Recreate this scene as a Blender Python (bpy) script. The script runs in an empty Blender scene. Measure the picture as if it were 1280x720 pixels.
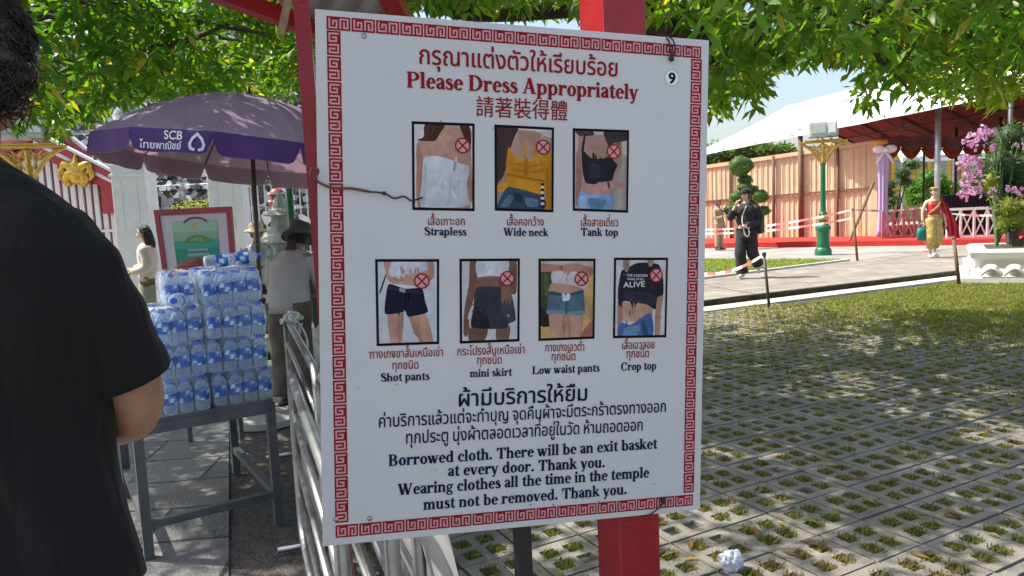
import bpy, bmesh, math, random
import numpy as np
from mathutils import Vector, Matrix, noise as mnoise
random.seed(7); rng = np.random.default_rng(7)
S = bpy.context.scene
COL = S.collection
PI = math.pi

# ------------------------------------------------------------------ camera
FPX = 900.0
PITCH, ROLL = math.radians(5.6), math.radians(2.6)
EYE = Vector((0, 0, 1.5))
FW = Vector((0, math.cos(PITCH), -math.sin(PITCH)))
_R0, _U0 = Vector((1, 0, 0)), Vector((0, math.sin(PITCH), math.cos(PITCH)))
RT = _R0 * math.cos(ROLL) - _U0 * math.sin(ROLL)
UP = _R0 * math.sin(ROLL) + _U0 * math.cos(ROLL)
cam = bpy.data.cameras.new('camera')
cam.sensor_width = 36.0
cam.lens = 36.0 * FPX / 1280.0
cam.clip_start, cam.clip_end = 0.05, 2000
cam.dof.use_dof = True
cam.dof.focus_distance = 1.6
cam.dof.aperture_fstop = 34.0
camo = bpy.data.objects.new('camera', cam)
COL.objects.link(camo)
camo.matrix_world = Matrix((
    (RT.x, UP.x, -FW.x, EYE.x), (RT.y, UP.y, -FW.y, EYE.y), (RT.z, UP.z, -FW.z, EYE.z), (0, 0, 0, 1)))
S.camera = camo

# ------------------------------------------------------------------ light
SUN = Vector((-0.575, 0.12, 0.81)).normalized()
w = bpy.data.worlds.new('World'); S.world = w; w.use_nodes = True
nt = w.node_tree; bg = nt.nodes['Background']
sky = nt.nodes.new('ShaderNodeTexSky'); sky.sky_type = 'NISHITA'; sky.sun_disc = False
sky.sun_elevation = math.asin(SUN.z); sky.sun_rotation = math.atan2(SUN.x, SUN.y)
sky.dust_density = 3.2; sky.air_density = 1.2
nt.links.new(sky.outputs[0], bg.inputs[0]); bg.inputs[1].default_value = 0.15
sl = bpy.data.lights.new('sun', 'SUN'); sl.energy = 4.6; sl.angle = math.radians(0.5); sl.color = (1, .95, .86)
so = bpy.data.objects.new('sun', sl); COL.objects.link(so)
so.rotation_euler = SUN.to_track_quat('Z', 'Y').to_euler()
S.view_settings.view_transform = 'Standard'; S.view_settings.look = 'None'
S.view_settings.exposure = 0.78; S.view_settings.gamma = 1.0
S.cycles.transparent_max_bounces = 24
S.cycles.max_bounces = 10

# ------------------------------------------------------------------ pixel helpers (photo pixels -> world points)
def ray(px, py): return FW + RT * ((px - 640) / FPX) - UP * ((py - 360) / FPX)
def P(px, py, d): return EYE + ray(px, py) * d
def G(px, py, z=0.0):
    r = ray(px, py); return EYE + r * ((z - EYE.z) / r.z)
def PY(px, py, Y):
    r = ray(px, py); return EYE + r * (Y / r.y)
def proj_np(p):
    q = p - np.array(EYE)
    d = q @ np.array(FW)
    return 640 + FPX * (q @ np.array(RT)) / d, 360 - FPX * (q @ np.array(UP)) / d, d
V = Vector

# ------------------------------------------------------------------ materials
def lin(h):
    c = [int(h[i:i + 2], 16) / 255 for i in (0, 2, 4)]
    return tuple(x / 12.92 if x <= .04045 else ((x + .055) / 1.055) ** 2.4 for x in c)
def mat(name, col, rough=.6, metal=0., var=.18, scale=6., bump=0., bscale=60., spec=.5, dirt=None, dscale=3., damt=.5,
        stretch=None, coord='Object', sheen=0.):
    m = bpy.data.materials.new(name); m.use_nodes = True
    n = m.node_tree.nodes; l = m.node_tree.links; b = n['Principled BSDF']
    b.inputs['Roughness'].default_value = rough; b.inputs['Metallic'].default_value = metal
    b.inputs['Specular IOR Level'].default_value = spec
    if sheen: b.inputs['Sheen Weight'].default_value = sheen
    tc = n.new('ShaderNodeTexCoord'); src = tc.outputs[coord]
    if stretch:
        mp = n.new('ShaderNodeMapping'); mp.inputs['Scale'].default_value = stretch
        l.new(src, mp.inputs[0]); src = mp.outputs[0]
    nz = n.new('ShaderNodeTexNoise'); nz.inputs['Scale'].default_value = scale; nz.inputs['Detail'].default_value = 5
    l.new(src, nz.inputs['Vector'])
    cr = n.new('ShaderNodeValToRGB'); e = cr.color_ramp.elements
    e[0].position, e[1].position = .3, .7
    e[0].color = (*[c * (1 - var) for c in col], 1); e[1].color = (*[min(c * (1 + var), 1) for c in col], 1)
    l.new(nz.outputs['Fac'], cr.inputs[0]); out = cr.outputs[0]
    if dirt:
        n2 = n.new('ShaderNodeTexNoise'); n2.inputs['Scale'].default_value = dscale; n2.inputs['Detail'].default_value = 8
        n2.inputs['Roughness'].default_value = .7
        l.new(src, n2.inputs['Vector'])
        r2 = n.new('ShaderNodeValToRGB'); r2.color_ramp.elements[0].position = .5; r2.color_ramp.elements[1].position = .72
        l.new(n2.outputs['Fac'], r2.inputs[0])
        mu = n.new('ShaderNodeMath'); mu.operation = 'MULTIPLY'; mu.inputs[1].default_value = damt
        l.new(r2.outputs[0], mu.inputs[0])
        mx = n.new('ShaderNodeMix'); mx.data_type = 'RGBA'
        l.new(mu.outputs[0], mx.inputs[0]); l.new(out, mx.inputs[6]); mx.inputs[7].default_value = (*dirt, 1)
        out = mx.outputs[2]
    l.new(out, b.inputs['Base Color'])
    if bump:
        n3 = n.new('ShaderNodeTexNoise'); n3.inputs['Scale'].default_value = bscale; n3.inputs['Detail'].default_value = 4
        l.new(src, n3.inputs['Vector'])
        bp = n.new('ShaderNodeBump'); bp.inputs['Strength'].default_value = bump; bp.inputs['Distance'].default_value = .02
        l.new(n3.outputs['Fac'], bp.inputs['Height']); l.new(bp.outputs[0], b.inputs['Normal'])
    return m
def mat_attr(name, rough=.6, translucent=0., spec=.4, noise=0., tint=(3.8, 3.7, .7)):
    """colour comes from the mesh's own 'Col' attribute (leaf or print colours)"""
    m = bpy.data.materials.new(name); m.use_nodes = True
    n = m.node_tree.nodes; l = m.node_tree.links; b = n['Principled BSDF']
    a = n.new('ShaderNodeVertexColor'); a.layer_name = 'Col'
    src = a.outputs[0]
    if noise:
        tc = n.new('ShaderNodeTexCoord'); nz = n.new('ShaderNodeTexNoise'); nz.inputs['Scale'].default_value = 55; nz.inputs['Detail'].default_value = 8; nz.inputs['Roughness'].default_value = .65
        l.new(tc.outputs['Object'], nz.inputs['Vector'])
        mr = n.new('ShaderNodeMapRange'); mr.inputs[1].default_value = .3; mr.inputs[2].default_value = .7
        mr.inputs[3].default_value = 1 - noise; mr.inputs[4].default_value = 1 + noise
        l.new(nz.outputs['Fac'], mr.inputs[0])
        mx = n.new('ShaderNodeMix'); mx.data_type = 'RGBA'; mx.blend_type = 'MULTIPLY'; mx.inputs[0].default_value = 1
        l.new(src, mx.inputs[6]); l.new(mr.outputs[0], mx.inputs[7]); src = mx.outputs[2]
    l.new(src, b.inputs['Base Color'])
    b.inputs['Roughness'].default_value = rough; b.inputs['Specular IOR Level'].default_value = spec
    if translucent:
        t = n.new('ShaderNodeBsdfTranslucent'); ms = n.new('ShaderNodeMixShader'); ms.inputs[0].default_value = translucent
        g = n.new('ShaderNodeMix'); g.data_type = 'RGBA'; g.blend_type = 'MULTIPLY'; g.inputs[0].default_value = 1
        l.new(a.outputs[0], g.inputs[6]); g.inputs[7].default_value = (*tint, 1)
        l.new(g.outputs[2], t.inputs[0])
        l.new(b.outputs[0], ms.inputs[1]); l.new(t.outputs[0], ms.inputs[2])
        l.new(ms.outputs[0], n['Material Output'].inputs[0])
    return m
def add_translucent(m, f, tint):
    n = m.node_tree.nodes; l = m.node_tree.links; b = n['Principled BSDF']; t = n.new('ShaderNodeBsdfTranslucent'); t.inputs[0].default_value = (*tint, 1)
    ms = n.new('ShaderNodeMixShader'); ms.inputs[0].default_value = f; l.new(b.outputs[0], ms.inputs[1]); l.new(t.outputs[0], ms.inputs[2]); l.new(ms.outputs[0], n['Material Output'].inputs[0]); return m
def mat_film(name, tint, alpha, rough=.08, diff=.25):
    """thin clear plastic: mostly see-through, some shine and some milky scatter"""
    m = bpy.data.materials.new(name); m.use_nodes = True
    n = m.node_tree.nodes; l = m.node_tree.links
    b = n['Principled BSDF']; b.inputs['Base Color'].default_value = (*tint, 1); b.inputs['Roughness'].default_value = rough
    tr = n.new('ShaderNodeBsdfTransparent'); tr.inputs[0].default_value = (*[min(1, .75 + .25 * c) for c in tint], 1)
    ms = n.new('ShaderNodeMixShader')
    lw = n.new('ShaderNodeLayerWeight'); lw.inputs[0].default_value = .35
    tc = n.new('ShaderNodeTexCoord'); nz = n.new('ShaderNodeTexNoise'); nz.inputs['Scale'].default_value = 30
    l.new(tc.outputs['Object'], nz.inputs['Vector'])
    bp = n.new('ShaderNodeBump'); bp.inputs['Strength'].default_value = .5; bp.inputs['Distance'].default_value = .01
    l.new(nz.outputs['Fac'], bp.inputs['Height']); l.new(bp.outputs[0], b.inputs['Normal'])
    mr = n.new('ShaderNodeMapRange'); mr.inputs[3].default_value = alpha; mr.inputs[4].default_value = min(1, alpha + .5)
    l.new(lw.outputs['Facing'], mr.inputs[0]); l.new(mr.outputs[0], ms.inputs[0])
    l.new(tr.outputs[0], ms.inputs[1]); l.new(b.outputs[0], ms.inputs[2])
    l.new(ms.outputs[0], n['Material Output'].inputs[0])
    return m

# ------------------------------------------------------------------ mesh builder
def root_loc(o):
    v = V((0, 0, 0))
    while o is not None:
        v += o.location; o = o.parent
    return v
class MB:
    def __init__(s): s.v = []; s.f = []; s.c = []; s.mi = []; s.cur = (1, 1, 1); s.m = 0
    def add(s, vs, fs, col=None):
        k = len(s.v); s.v += [tuple(x) for x in vs]; s.f += [tuple(i + k for i in f) for f in fs]
        s.c += [col or s.cur] * len(vs); s.mi += [s.m] * len(fs); return s
    def box(s, c, size, rz=0., M=None, bev=0.):
        hx, hy, hz = [x / 2 for x in size]; c = V(c)
        if bev <= 0:
            p = [V((x, y, z)) for x in (-hx, hx) for y in (-hy, hy) for z in (-hz, hz)]
            fs = [(0, 1, 3, 2), (4, 6, 7, 5), (0, 4, 5, 1), (2, 3, 7, 6), (0, 2, 6, 4), (1, 5, 7, 3)]
        else:
            bm = bmesh.new(); bmesh.ops.create_cube(bm, size=1)
            for q in bm.verts: q.co = V((q.co.x * size[0], q.co.y * size[1], q.co.z * size[2]))
            bmesh.ops.bevel(bm, geom=bm.edges[:], offset=bev, segments=2, affect='EDGES', profile=.5)
            bm.verts.index_update(); p = [q.co.copy() for q in bm.verts]; fs = [[q.index for q in f.verts] for f in bm.faces]; bm.free()
        R = M or Matrix.Rotation(rz, 3, 'Z')
        return s.add([c + R @ q for q in p], fs)
    def tube(s, pts, r, n=8, cap=True, flat=1.0):
        pts = [V(p) for p in pts]; rs = r if hasattr(r, '__len__') else [r] * len(pts)
        k = len(pts); vs = []; fs = []
        t0 = (pts[1] - pts[0]).normalized()
        a = t0.orthogonal().normalized()
        for i in range(k):
            t = (pts[min(i + 1, k - 1)] - pts[max(i - 1, 0)])
            t = t.normalized() if t.length > 1e-9 else t0
            a = (a - t * a.dot(t)); a = a.normalized() if a.length > 1e-6 else t.orthogonal().normalized()
            b = t.cross(a)
            for j in range(n):
                th = 2 * PI * j / n
                vs.append(pts[i] + (a * math.cos(th) + b * math.sin(th) * flat) * rs[i])
        for i in range(k - 1):
            for j in range(n):
                fs.append((i * n + j, i * n + (j + 1) % n, (i + 1) * n + (j + 1) % n, (i + 1) * n + j))
        if cap: fs += [tuple(range(n - 1, -1, -1)), tuple((k - 1) * n + j for j in range(n))]
        return s.add(vs, fs)
    def bar(s, p0, p1, w, h=None, up=(0, 0, 1)):
        p0, p1 = V(p0), V(p1); h = h or w; t = (p1 - p0).normalized(); u = V(up)
        a = t.cross(u); a = a.normalized() if a.length > 1e-5 else t.orthogonal().normalized(); b = a.cross(t)
        q = []
        for p in (p0, p1):
            for (i, j) in ((-1, -1), (1, -1), (1, 1), (-1, 1)): q.append(p + a * (w / 2 * i) + b * (h / 2 * j))
        return s.add(q, [(3, 2, 1, 0), (4, 5, 6, 7), (0, 1, 5, 4), (1, 2, 6, 5), (2, 3, 7, 6), (3, 0, 4, 7)])
    def lathe(s, c, prof, n=20, rx=1., ry=1., cap=True, rot=0.):
        c = V(c); vs = []; fs = []; k = len(prof)
        for (r, z) in prof:
            for j in range(n):
                th = 2 * PI * j / n + rot; vs.append(c + V((r * rx * math.cos(th), r * ry * math.sin(th), z)))
        for i in range(k - 1):
            for j in range(n): fs.append((i * n + j, i * n + (j + 1) % n, (i + 1) * n + (j + 1) % n, (i + 1) * n + j))
        if cap: fs += [tuple(range(n - 1, -1, -1)), tuple((k - 1) * n + j for j in range(n))]
        return s.add(vs, fs)
    def loft(s, rings, cap=True):
        n = len(rings[0]); vs = [p for r in rings for p in r]; fs = []
        for i in range(len(rings) - 1):
            for j in range(n): fs.append((i * n + j, i * n + (j + 1) % n, (i + 1) * n + (j + 1) % n, (i + 1) * n + j))
        if cap: fs += [tuple(range(n - 1, -1, -1)), tuple((len(rings) - 1) * n + j for j in range(n))]
        return s.add(vs, fs)
    def ell(s, c, r, nu=14, nv=10, M=None):
        c = V(c); r = (r, r, r) if not hasattr(r, '__len__') else r; vs = []; fs = []
        for i in range(nv + 1):
            ph = PI * i / nv
            for j in range(nu):
                th = 2 * PI * j / nu
                p = V((r[0] * math.sin(ph) * math.cos(th), r[1] * math.sin(ph) * math.sin(th), r[2] * math.cos(ph)))
                vs.append(c + (M @ p if M else p))
        for i in range(nv):
            for j in range(nu): fs.append((i * nu + j, (i + 1) * nu + j, (i + 1) * nu + (j + 1) % nu, i * nu + (j + 1) % nu))
        return s.add(vs, fs)
    def prism(s, poly, d):
        """poly: 3-D outline, d: extrusion vector"""
        poly = [V(p) for p in poly]; d = V(d); n = len(poly)
        fs = [tuple(range(n)), tuple(n + i for i in range(n - 1, -1, -1))] + [(i, n + i, n + (i + 1) % n, (i + 1) % n) for i in range(n)]
        return s.add(poly + [p + d for p in poly], fs)
    def grid(s, fn, nu, nv):
        vs = [fn(i / nu, j / nv) for j in range(nv + 1) for i in range(nu + 1)]
        fs = [(j * (nu + 1) + i, j * (nu + 1) + i + 1, (j + 1) * (nu + 1) + i + 1, (j + 1) * (nu + 1) + i) for j in range(nv) for i in range(nu)]
        return s.add(vs, fs)
    def build(s, name, m, parent=None, smooth=False, attr=False, loc=None, fix=True, mats=None):
        me = bpy.data.meshes.new(name); vs = np.array(s.v, dtype=float)
        if parent is not None: o0 = np.array(root_loc(parent))
        elif loc is not None: o0 = np.array(loc, dtype=float)
        else:
            lo, hi = vs.min(0), vs.max(0); o0 = np.array([(lo[0] + hi[0]) / 2, (lo[1] + hi[1]) / 2, lo[2]])
        me.from_pydata([tuple(x) for x in (vs - o0)], [], s.f)
        if attr:
            a = me.color_attributes.new('Col', 'FLOAT_COLOR', 'POINT')
            a.data.foreach_set('color', np.array([(c[0], c[1], c[2], 1) for c in s.c], dtype=np.float32).ravel())
        for q in (mats or [m]): me.materials.append(q)
        if mats: me.polygons.foreach_set('material_index', s.mi)
        if fix:
            bm = bmesh.new(); bm.from_mesh(me); bmesh.ops.recalc_face_normals(bm, faces=bm.faces[:]); bm.to_mesh(me); bm.free()
        if smooth: me.polygons.foreach_set('use_smooth', [True] * len(me.polygons))
        me.update()
        o = bpy.data.objects.new(name, me); COL.objects.link(o)
        if parent is not None: o.parent = parent
        else: o.location = o0
        return o
def auto_smooth(o, ang=40):
    me = o.data; me.polygons.foreach_set('use_smooth', [True] * len(me.polygons))
    me.set_sharp_from_angle(angle=math.radians(ang)); return o
def tag(o, label, cat, group=None):
    o['label'] = label; o['category'] = cat
    if group: o['group'] = group
    return o
def thing(name, label, cat, loc=(0, 0, 0), group=None):
    o = bpy.data.objects.new(name, None); o.empty_display_size = .1; COL.objects.link(o); o.location = loc
    return tag(o, label, cat, group)
def struct(o, kind='structure'): o['kind'] = kind; return o
def dup(o, parent=None):
    c = o.copy(); COL.objects.link(c)
    if parent is not None: c.parent = parent
    for ch in list(o.children): dup(ch, c)
    return c
def catmull(pts, k=6):
    pts = [V(p) for p in pts]; out = []
    for i in range(len(pts) - 1):
        p0, p1, p2, p3 = pts[max(i - 1, 0)], pts[i], pts[i + 1], pts[min(i + 2, len(pts) - 1)]
        for j in range(k):
            t = j / k
            out.append(.5 * ((2 * p1) + (p2 - p0) * t + (2 * p0 - 5 * p1 + 4 * p2 - p3) * t * t + (3 * p1 - p0 - 3 * p2 + p3) * t ** 3))
    out.append(pts[-1]); return out
def lerp_list(ws, n):
    return list(np.interp(np.linspace(0, len(ws) - 1, n), range(len(ws)), ws))
# ------------------------------------------------------------------ ground
def mat_slabs():
    m = bpy.data.materials.new('stone_slabs'); m.use_nodes = True
    n = m.node_tree.nodes; l = m.node_tree.links; b = n['Principled BSDF']
    tc = n.new('ShaderNodeTexCoord'); mp = n.new('ShaderNodeMapping'); mp.inputs['Rotation'].default_value = (0, 0, math.radians(-6))
    l.new(tc.outputs['Object'], mp.inputs[0])
    nzd = n.new('ShaderNodeTexNoise'); nzd.inputs['Scale'].default_value = 3; l.new(mp.outputs[0], nzd.inputs['Vector'])
    mixv = n.new('ShaderNodeMix'); mixv.data_type = 'RGBA'; mixv.inputs[0].default_value = .035
    l.new(mp.outputs[0], mixv.inputs[6]); l.new(nzd.outputs['Color'], mixv.inputs[7])
    br = n.new('ShaderNodeTexBrick'); br.inputs['Scale'].default_value = 1; br.inputs['Brick Width'].default_value = .95
    br.inputs['Row Height'].default_value = .43; br.inputs['Mortar Size'].default_value = .014; br.inputs['Mortar Smooth'].default_value = .3
    br.inputs['Color1'].default_value = (.105, .105, .108, 1); br.inputs['Color2'].default_value = (.17, .165, .16, 1); br.inputs['Mortar'].default_value = (.025, .023, .02, 1)
    l.new(mixv.outputs[2], br.inputs['Vector'])
    nz = n.new('ShaderNodeTexNoise'); nz.inputs['Scale'].default_value = 5; nz.inputs['Detail'].default_value = 10; nz.inputs['Roughness'].default_value = .7
    l.new(tc.outputs['Object'], nz.inputs['Vector'])
    mr = n.new('ShaderNodeMapRange'); mr.inputs[1].default_value = .3; mr.inputs[2].default_value = .7; mr.inputs[3].default_value = .55; mr.inputs[4].default_value = 1.35
    l.new(nz.outputs['Fac'], mr.inputs[0])
    mx = n.new('ShaderNodeMix'); mx.data_type = 'RGBA'; mx.blend_type = 'MULTIPLY'; mx.inputs[0].default_value = 1
    l.new(br.outputs['Color'], mx.inputs[6]); l.new(mr.outputs[0], mx.inputs[7]); l.new(mx.outputs[2], b.inputs['Base Color'])
    r2 = n.new('ShaderNodeMapRange'); r2.inputs[1].default_value = .35; r2.inputs[2].default_value = .65; r2.inputs[3].default_value = .25; r2.inputs[4].default_value = .7
    l.new(nz.outputs['Fac'], r2.inputs[0]); l.new(r2.outputs[0], b.inputs['Roughness'])
    n3 = n.new('ShaderNodeTexNoise'); n3.inputs['Scale'].default_value = 45; n3.inputs['Detail'].default_value = 6; l.new(tc.outputs['Object'], n3.inputs['Vector'])
    ad = n.new('ShaderNodeMath'); ad.operation = 'MULTIPLY_ADD'; ad.inputs[1].default_value = -.8
    l.new(br.outputs['Fac'], ad.inputs[0]); l.new(n3.outputs['Fac'], ad.inputs[2])
    bp = n.new('ShaderNodeBump'); bp.inputs['Strength'].default_value = .6; bp.inputs['Distance'].default_value = .015
    l.new(ad.outputs[0], bp.inputs['Height']); l.new(bp.outputs[0], b.inputs['Normal'])
    return m
def mat_walk():
    m = bpy.data.materials.new('walkway_blocks'); m.use_nodes = True
    n = m.node_tree.nodes; l = m.node_tree.links; b = n['Principled BSDF']; b.inputs['Roughness'].default_value = .85
    tc = n.new('ShaderNodeTexCoord'); mp = n.new('ShaderNodeMapping'); mp.inputs['Rotation'].default_value = (0, 0, math.radians(-28))
    l.new(tc.outputs['Object'], mp.inputs[0])
    br = n.new('ShaderNodeTexBrick'); br.inputs['Scale'].default_value = 1; br.inputs['Brick Width'].default_value = .5; br.inputs['Row Height'].default_value = .26
    br.inputs['Mortar Size'].default_value = .012; br.inputs['Color1'].default_value = (.24, .215, .18, 1); br.inputs['Color2'].default_value = (.32, .285, .235, 1); br.inputs['Mortar'].default_value = (.14, .12, .1, 1)
    l.new(mp.outputs[0], br.inputs['Vector'])
    nz = n.new('ShaderNodeTexNoise'); nz.inputs['Scale'].default_value = 1.3; nz.inputs['Detail'].default_value = 9; nz.inputs['Roughness'].default_value = .7
    l.new(mp.outputs[0], nz.inputs['Vector'])
    mr = n.new('ShaderNodeMapRange'); mr.inputs[1].default_value = .3; mr.inputs[2].default_value = .7; mr.inputs[3].default_value = .7; mr.inputs[4].default_value = 1.2
    l.new(nz.outputs['Fac'], mr.inputs[0])
    mx = n.new('ShaderNodeMix'); mx.data_type = 'RGBA'; mx.blend_type = 'MULTIPLY'; mx.inputs[0].default_value = 1
    l.new(br.outputs['Color'], mx.inputs[6]); l.new(mr.outputs[0], mx.inputs[7]); l.new(mx.outputs[2], b.inputs['Base Color'])
    bp = n.new('ShaderNodeBump'); bp.inputs['Strength'].default_value = .4; bp.inputs['Distance'].default_value = .02
    l.new(br.outputs['Fac'], bp.inputs['Height']); bp.invert = True; l.new(bp.outputs[0], b.inputs['Normal'])
    return m
M = dict(
    concrete=mat('pale_concrete', (.31, .29, .26), .9, var=.2, scale=1.2, bump=.2, bscale=30),
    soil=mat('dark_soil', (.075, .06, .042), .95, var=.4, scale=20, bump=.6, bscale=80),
    paver=mat('paver_concrete', (.25, .228, .195), .9, var=.28, scale=2.5, bump=.6, bscale=120, dirt=(.13, .118, .09), dscale=4, damt=.7),
    kerb=mat('kerb_concrete', (.55, .53, .48), .85, var=.15, scale=3, bump=.2, dirt=(.2, .19, .16), dscale=2, damt=.5),
    gravel=mat('brown_earth', (.085, .074, .066), .95, var=.45, scale=26, bump=1., bscale=70, dirt=(.05, .04, .035), dscale=4, damt=.6),
    lawn=mat('lawn_base', (.14, .17, .05), .95, var=.3, scale=9, bump=.8, bscale=90),
    grass=mat_attr('grass_blades', .7, translucent=.3),
)
M['slabs'] = mat_slabs(); M['walk'] = mat_walk()
g = MB(); g.add([(-300, -60, -.06), (300, -60, -.06), (300, 600, -.06), (-300, 600, -.06)], [(0, 1, 2, 3)])
struct(g.build('ground', M['concrete'], loc=(0, 0, 0)))
def sheet(name, poly, z, m, thick=0.):
    b = MB()
    if thick: b.prism([(p[0], p[1], z) for p in poly], (0, 0, -thick))
    else: b.add([(p[0], p[1], z) for p in poly], [tuple(range(len(poly)))])
    return struct(b.build(name, m, loc=(0, 0, 0)))
# stone slabs to the left, an earth strip under the barriers, paver yard to the right
ea, eb = G(286, 520), G(286, 720); ed = (ea - eb).normalized()
e0, e1 = eb - ed * 3.2, eb + ed * 4.4
rail_a, rail_b = V((-.20, 1.35, 0)), V((-1.36, 4.45, 0)); rd = (rail_b - rail_a).normalized()
rn = V((rd.y, -rd.x, 0))                                             # to the right of the barriers
f0, f1 = rail_a - rd * 2.2 + rn * .12, rail_a + rd * 4.3 + rn * .12
sheet('stone_pavement', [e0, e1, (-2.4, 9.5), (-12, 9.5), (-12, -3), (e0.x, -3)], 0, M['slabs'], .055)
sheet('earth_strip', [e0, f0, f1, e1], -.012, M['gravel'], .04)
KD = V((math.cos(math.radians(26.4)), math.sin(math.radians(26.4)), 0)); KN = V((-KD.y, KD.x, 0))
k0 = G(885, 390)
def kline(s, t): return k0 + KD * s + KN * t
sheet('soil_bed', [f0 + rn * .05, (7, -4), (16, 4), kline(13, -.02), kline(-6, -.02), f1 + rn * .05], -.014, M['soil'])
sheet('kerb', [kline(-9, 0), kline(16, 0), kline(16, .36), kline(-9, .36)], .02, M['kerb'], .07)
ws = G(885, 348, .1); we = G(1060, 326, .1)
sheet('walkway', [kline(-9, .5), kline(16, .5), kline(16, 6), we + (we - ws).normalized() * 9, we, ws, ws + (ws - we).normalized() * 4], .10, M['walk'], .16)
gl0, gl1 = ws + (ws - we).normalized() * 4, we
sheet('far_pavement', [gl1, we + (we - ws).normalized() * 9, (30, 27), (12, 40), (-4, 40), (-5, 24), G(700, 326, .1)], .09, M['concrete'], .1)
sheet('lawn', [gl0, gl1, G(870, 325, .12), G(700, 334, .12)], .115, M['lawn'], .1)
b = MB(); b.prism([kline(s, t) + V((0, 0, .085)) for s, t in ((-9, .485), (16, .485), (16, .499), (-9, .499))], (0, 0, -.13)); struct(b.build('walkway_edge', mat('shaded_mossy_edge', (.05, .045, .03), .95, var=.5, scale=6, bump=.8, bscale=20)))  # thin strip on the walkway side, its shade painted in as a dark mossy colour
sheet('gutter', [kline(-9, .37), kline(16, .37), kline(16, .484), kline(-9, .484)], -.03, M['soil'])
edge = MB(); edge.bar(gl0 + V((0, 0, .01)), gl1 + V((0, 0, .01)), .1, .07)
struct(edge.build('lawn_kerb', M['kerb']))

UU = V((math.cos(math.radians(27.5)), math.sin(math.radians(27.5)), 0)); VV = V((-UU.y, UU.x, 0))
anchor = V((1.198, 3.408, 0)); BS = .30
pv = MB(); gb = MB(); holes = []
cuts = [.0, .035, .115, .17, .25, .285]
cuts = [.006, .052, .128, .172, .248, .294]
for i in range(-12, 40):
    for j in range(-22, 42):
        c = anchor + UU * (i * BS + .15) + VV * (j * BS + .15)
        if (c - rail_a).dot(rn) < .34 or c.y < .9 or (c - k0).dot(KN) > -.16 or c.x > 12.5: continue
        dz = random.gauss(0, .0022); tx, ty = random.gauss(0, .006), random.gauss(0, .006)
        o = anchor + UU * (i * BS) + VV * (j * BS)
        def pt(a, b, z=0): return o + UU * a + VV * b + V((0, 0, z + dz + (a - .15) * tx + (b - .15) * ty))
        k = len(pv.v); vs = [pt(cuts[a], cuts[b]) for b in range(6) for a in range(6)]
        fs = []
        for b in range(5):
            for a in range(5):
                if a in (1, 3) and b in (1, 3): continue
                fs.append((b * 6 + a, b * 6 + a + 1, (b + 1) * 6 + a + 1, (b + 1) * 6 + a))
        near = c.length < 7.5
        base = len(vs)
        for (a, b) in ((1, 1), (3, 1), (1, 3), (3, 3)):
            q = [(b * 6 + a), (b * 6 + a + 1), ((b + 1) * 6 + a + 1), ((b + 1) * 6 + a)]
            lo = []
            for id_ in q:
                lo.append(len(vs)); p = vs[id_].copy(); p.z = -.036; vs.append(p)
            for e in range(4): fs.append((q[(e + 1) % 4], q[e], lo[e], lo[(e + 1) % 4]))
            holes.append((o + UU * ((cuts[a] + cuts[a + 1]) / 2) + VV * ((cuts[b] + cuts[b + 1]) / 2), c))
        q = [0, 5, 35, 30]; lo = []
        for id_ in q:
            lo.append(len(vs)); p = vs[id_].copy(); p.z = -.036; vs.append(p)
        for e in range(4): fs.append((q[e], q[(e + 1) % 4], lo[(e + 1) % 4], lo[e]))
        pv.add(vs, fs)
struct(pv.build('paving_blocks', M['paver'], loc=(0, 0, 0), fix=False))
def blade(b, x, y, z, h, col, wd=.004):
    a = random.uniform(0, 2 * PI); le = random.uniform(.2, 1.0) * h
    dx, dy = math.cos(a), math.sin(a); px, py = -dy * wd, dx * wd
    b.add([(x - px, y - py, z), (x + px, y + py, z), (x + dx * le * .45 + px * .7, y + dy * le * .45 + py * .7, z + h * .7), (x + dx * le, y + dy * le, z + h)],
          [(0, 1, 2), (0, 2, 3)], col)
def gcol(dry):
    if random.random() < dry: v = random.uniform(.6, 1.2); c = random.choice([(.20, .17, .06), (.24, .19, .08), (.15, .14, .05), (.13, .09, .05)]); return (c[0] * v, c[1] * v, c[2] * v)
    v = random.uniform(.7, 1.35); return (.12 * v, .145 * v, .03 * v)
for (h, c) in holes:
    far = max(0., min(1., (c.y - 5.5) / 4)); rgt = max(0., min(1., (c.x - 2.2) / 3)); lush = far * rgt
    if random.random() < .025: continue
    dist = c.length
    n = 120 if dist < 5 else (60 if dist < 7.5 else 30)
    dry = max(.05, min(.95, .66 + .9 * (mnoise.noise(V((h.x * 1.1, h.y * 1.1, 3))) ) - .35 * lush))
    dens = .55 + random.random() * .6
    for k in range(int(n * dens)):
        r = .037 if random.random() < .85 else .05
        blade(gb, h.x + random.uniform(-r, r), h.y + random.uniform(-r, r), -.014, random.uniform(.010, .034) * (1 + .7 * lush), gcol(dry), .0042 if dist < 6 else .008)
    if random.random() < lush + .15 * far:
        for k in range(int(26 * lush) + 4):
            blade(gb, h.x + random.gauss(0, .09), h.y + random.gauss(0, .09), 0, random.uniform(.02, .05), gcol(dry * .5), .008)
struct(gb.build('grass', M['grass'], attr=True, loc=(0, 0, 0), fix=False), 'stuff')
lw = MB()
A_, B_, C_, D_ = G(800, 352, .12), we, G(870, 325, .12), G(800, 330, .12)
for k in range(9000):
    a, b = random.random(), random.random()
    p = (A_ * (1 - a) + B_ * a) * (1 - b) + (D_ * (1 - a) + C_ * a) * b
    blade(lw, p.x, p.y, .115, random.uniform(.03, .08), random.choice([(.13, .18, .04), (.16, .20, .05), (.21, .22, .08)]), .012)
struct(lw.build('lawn_grass', M['grass'], attr=True, loc=(0, 0, 0), fix=False), 'stuff')
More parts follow.
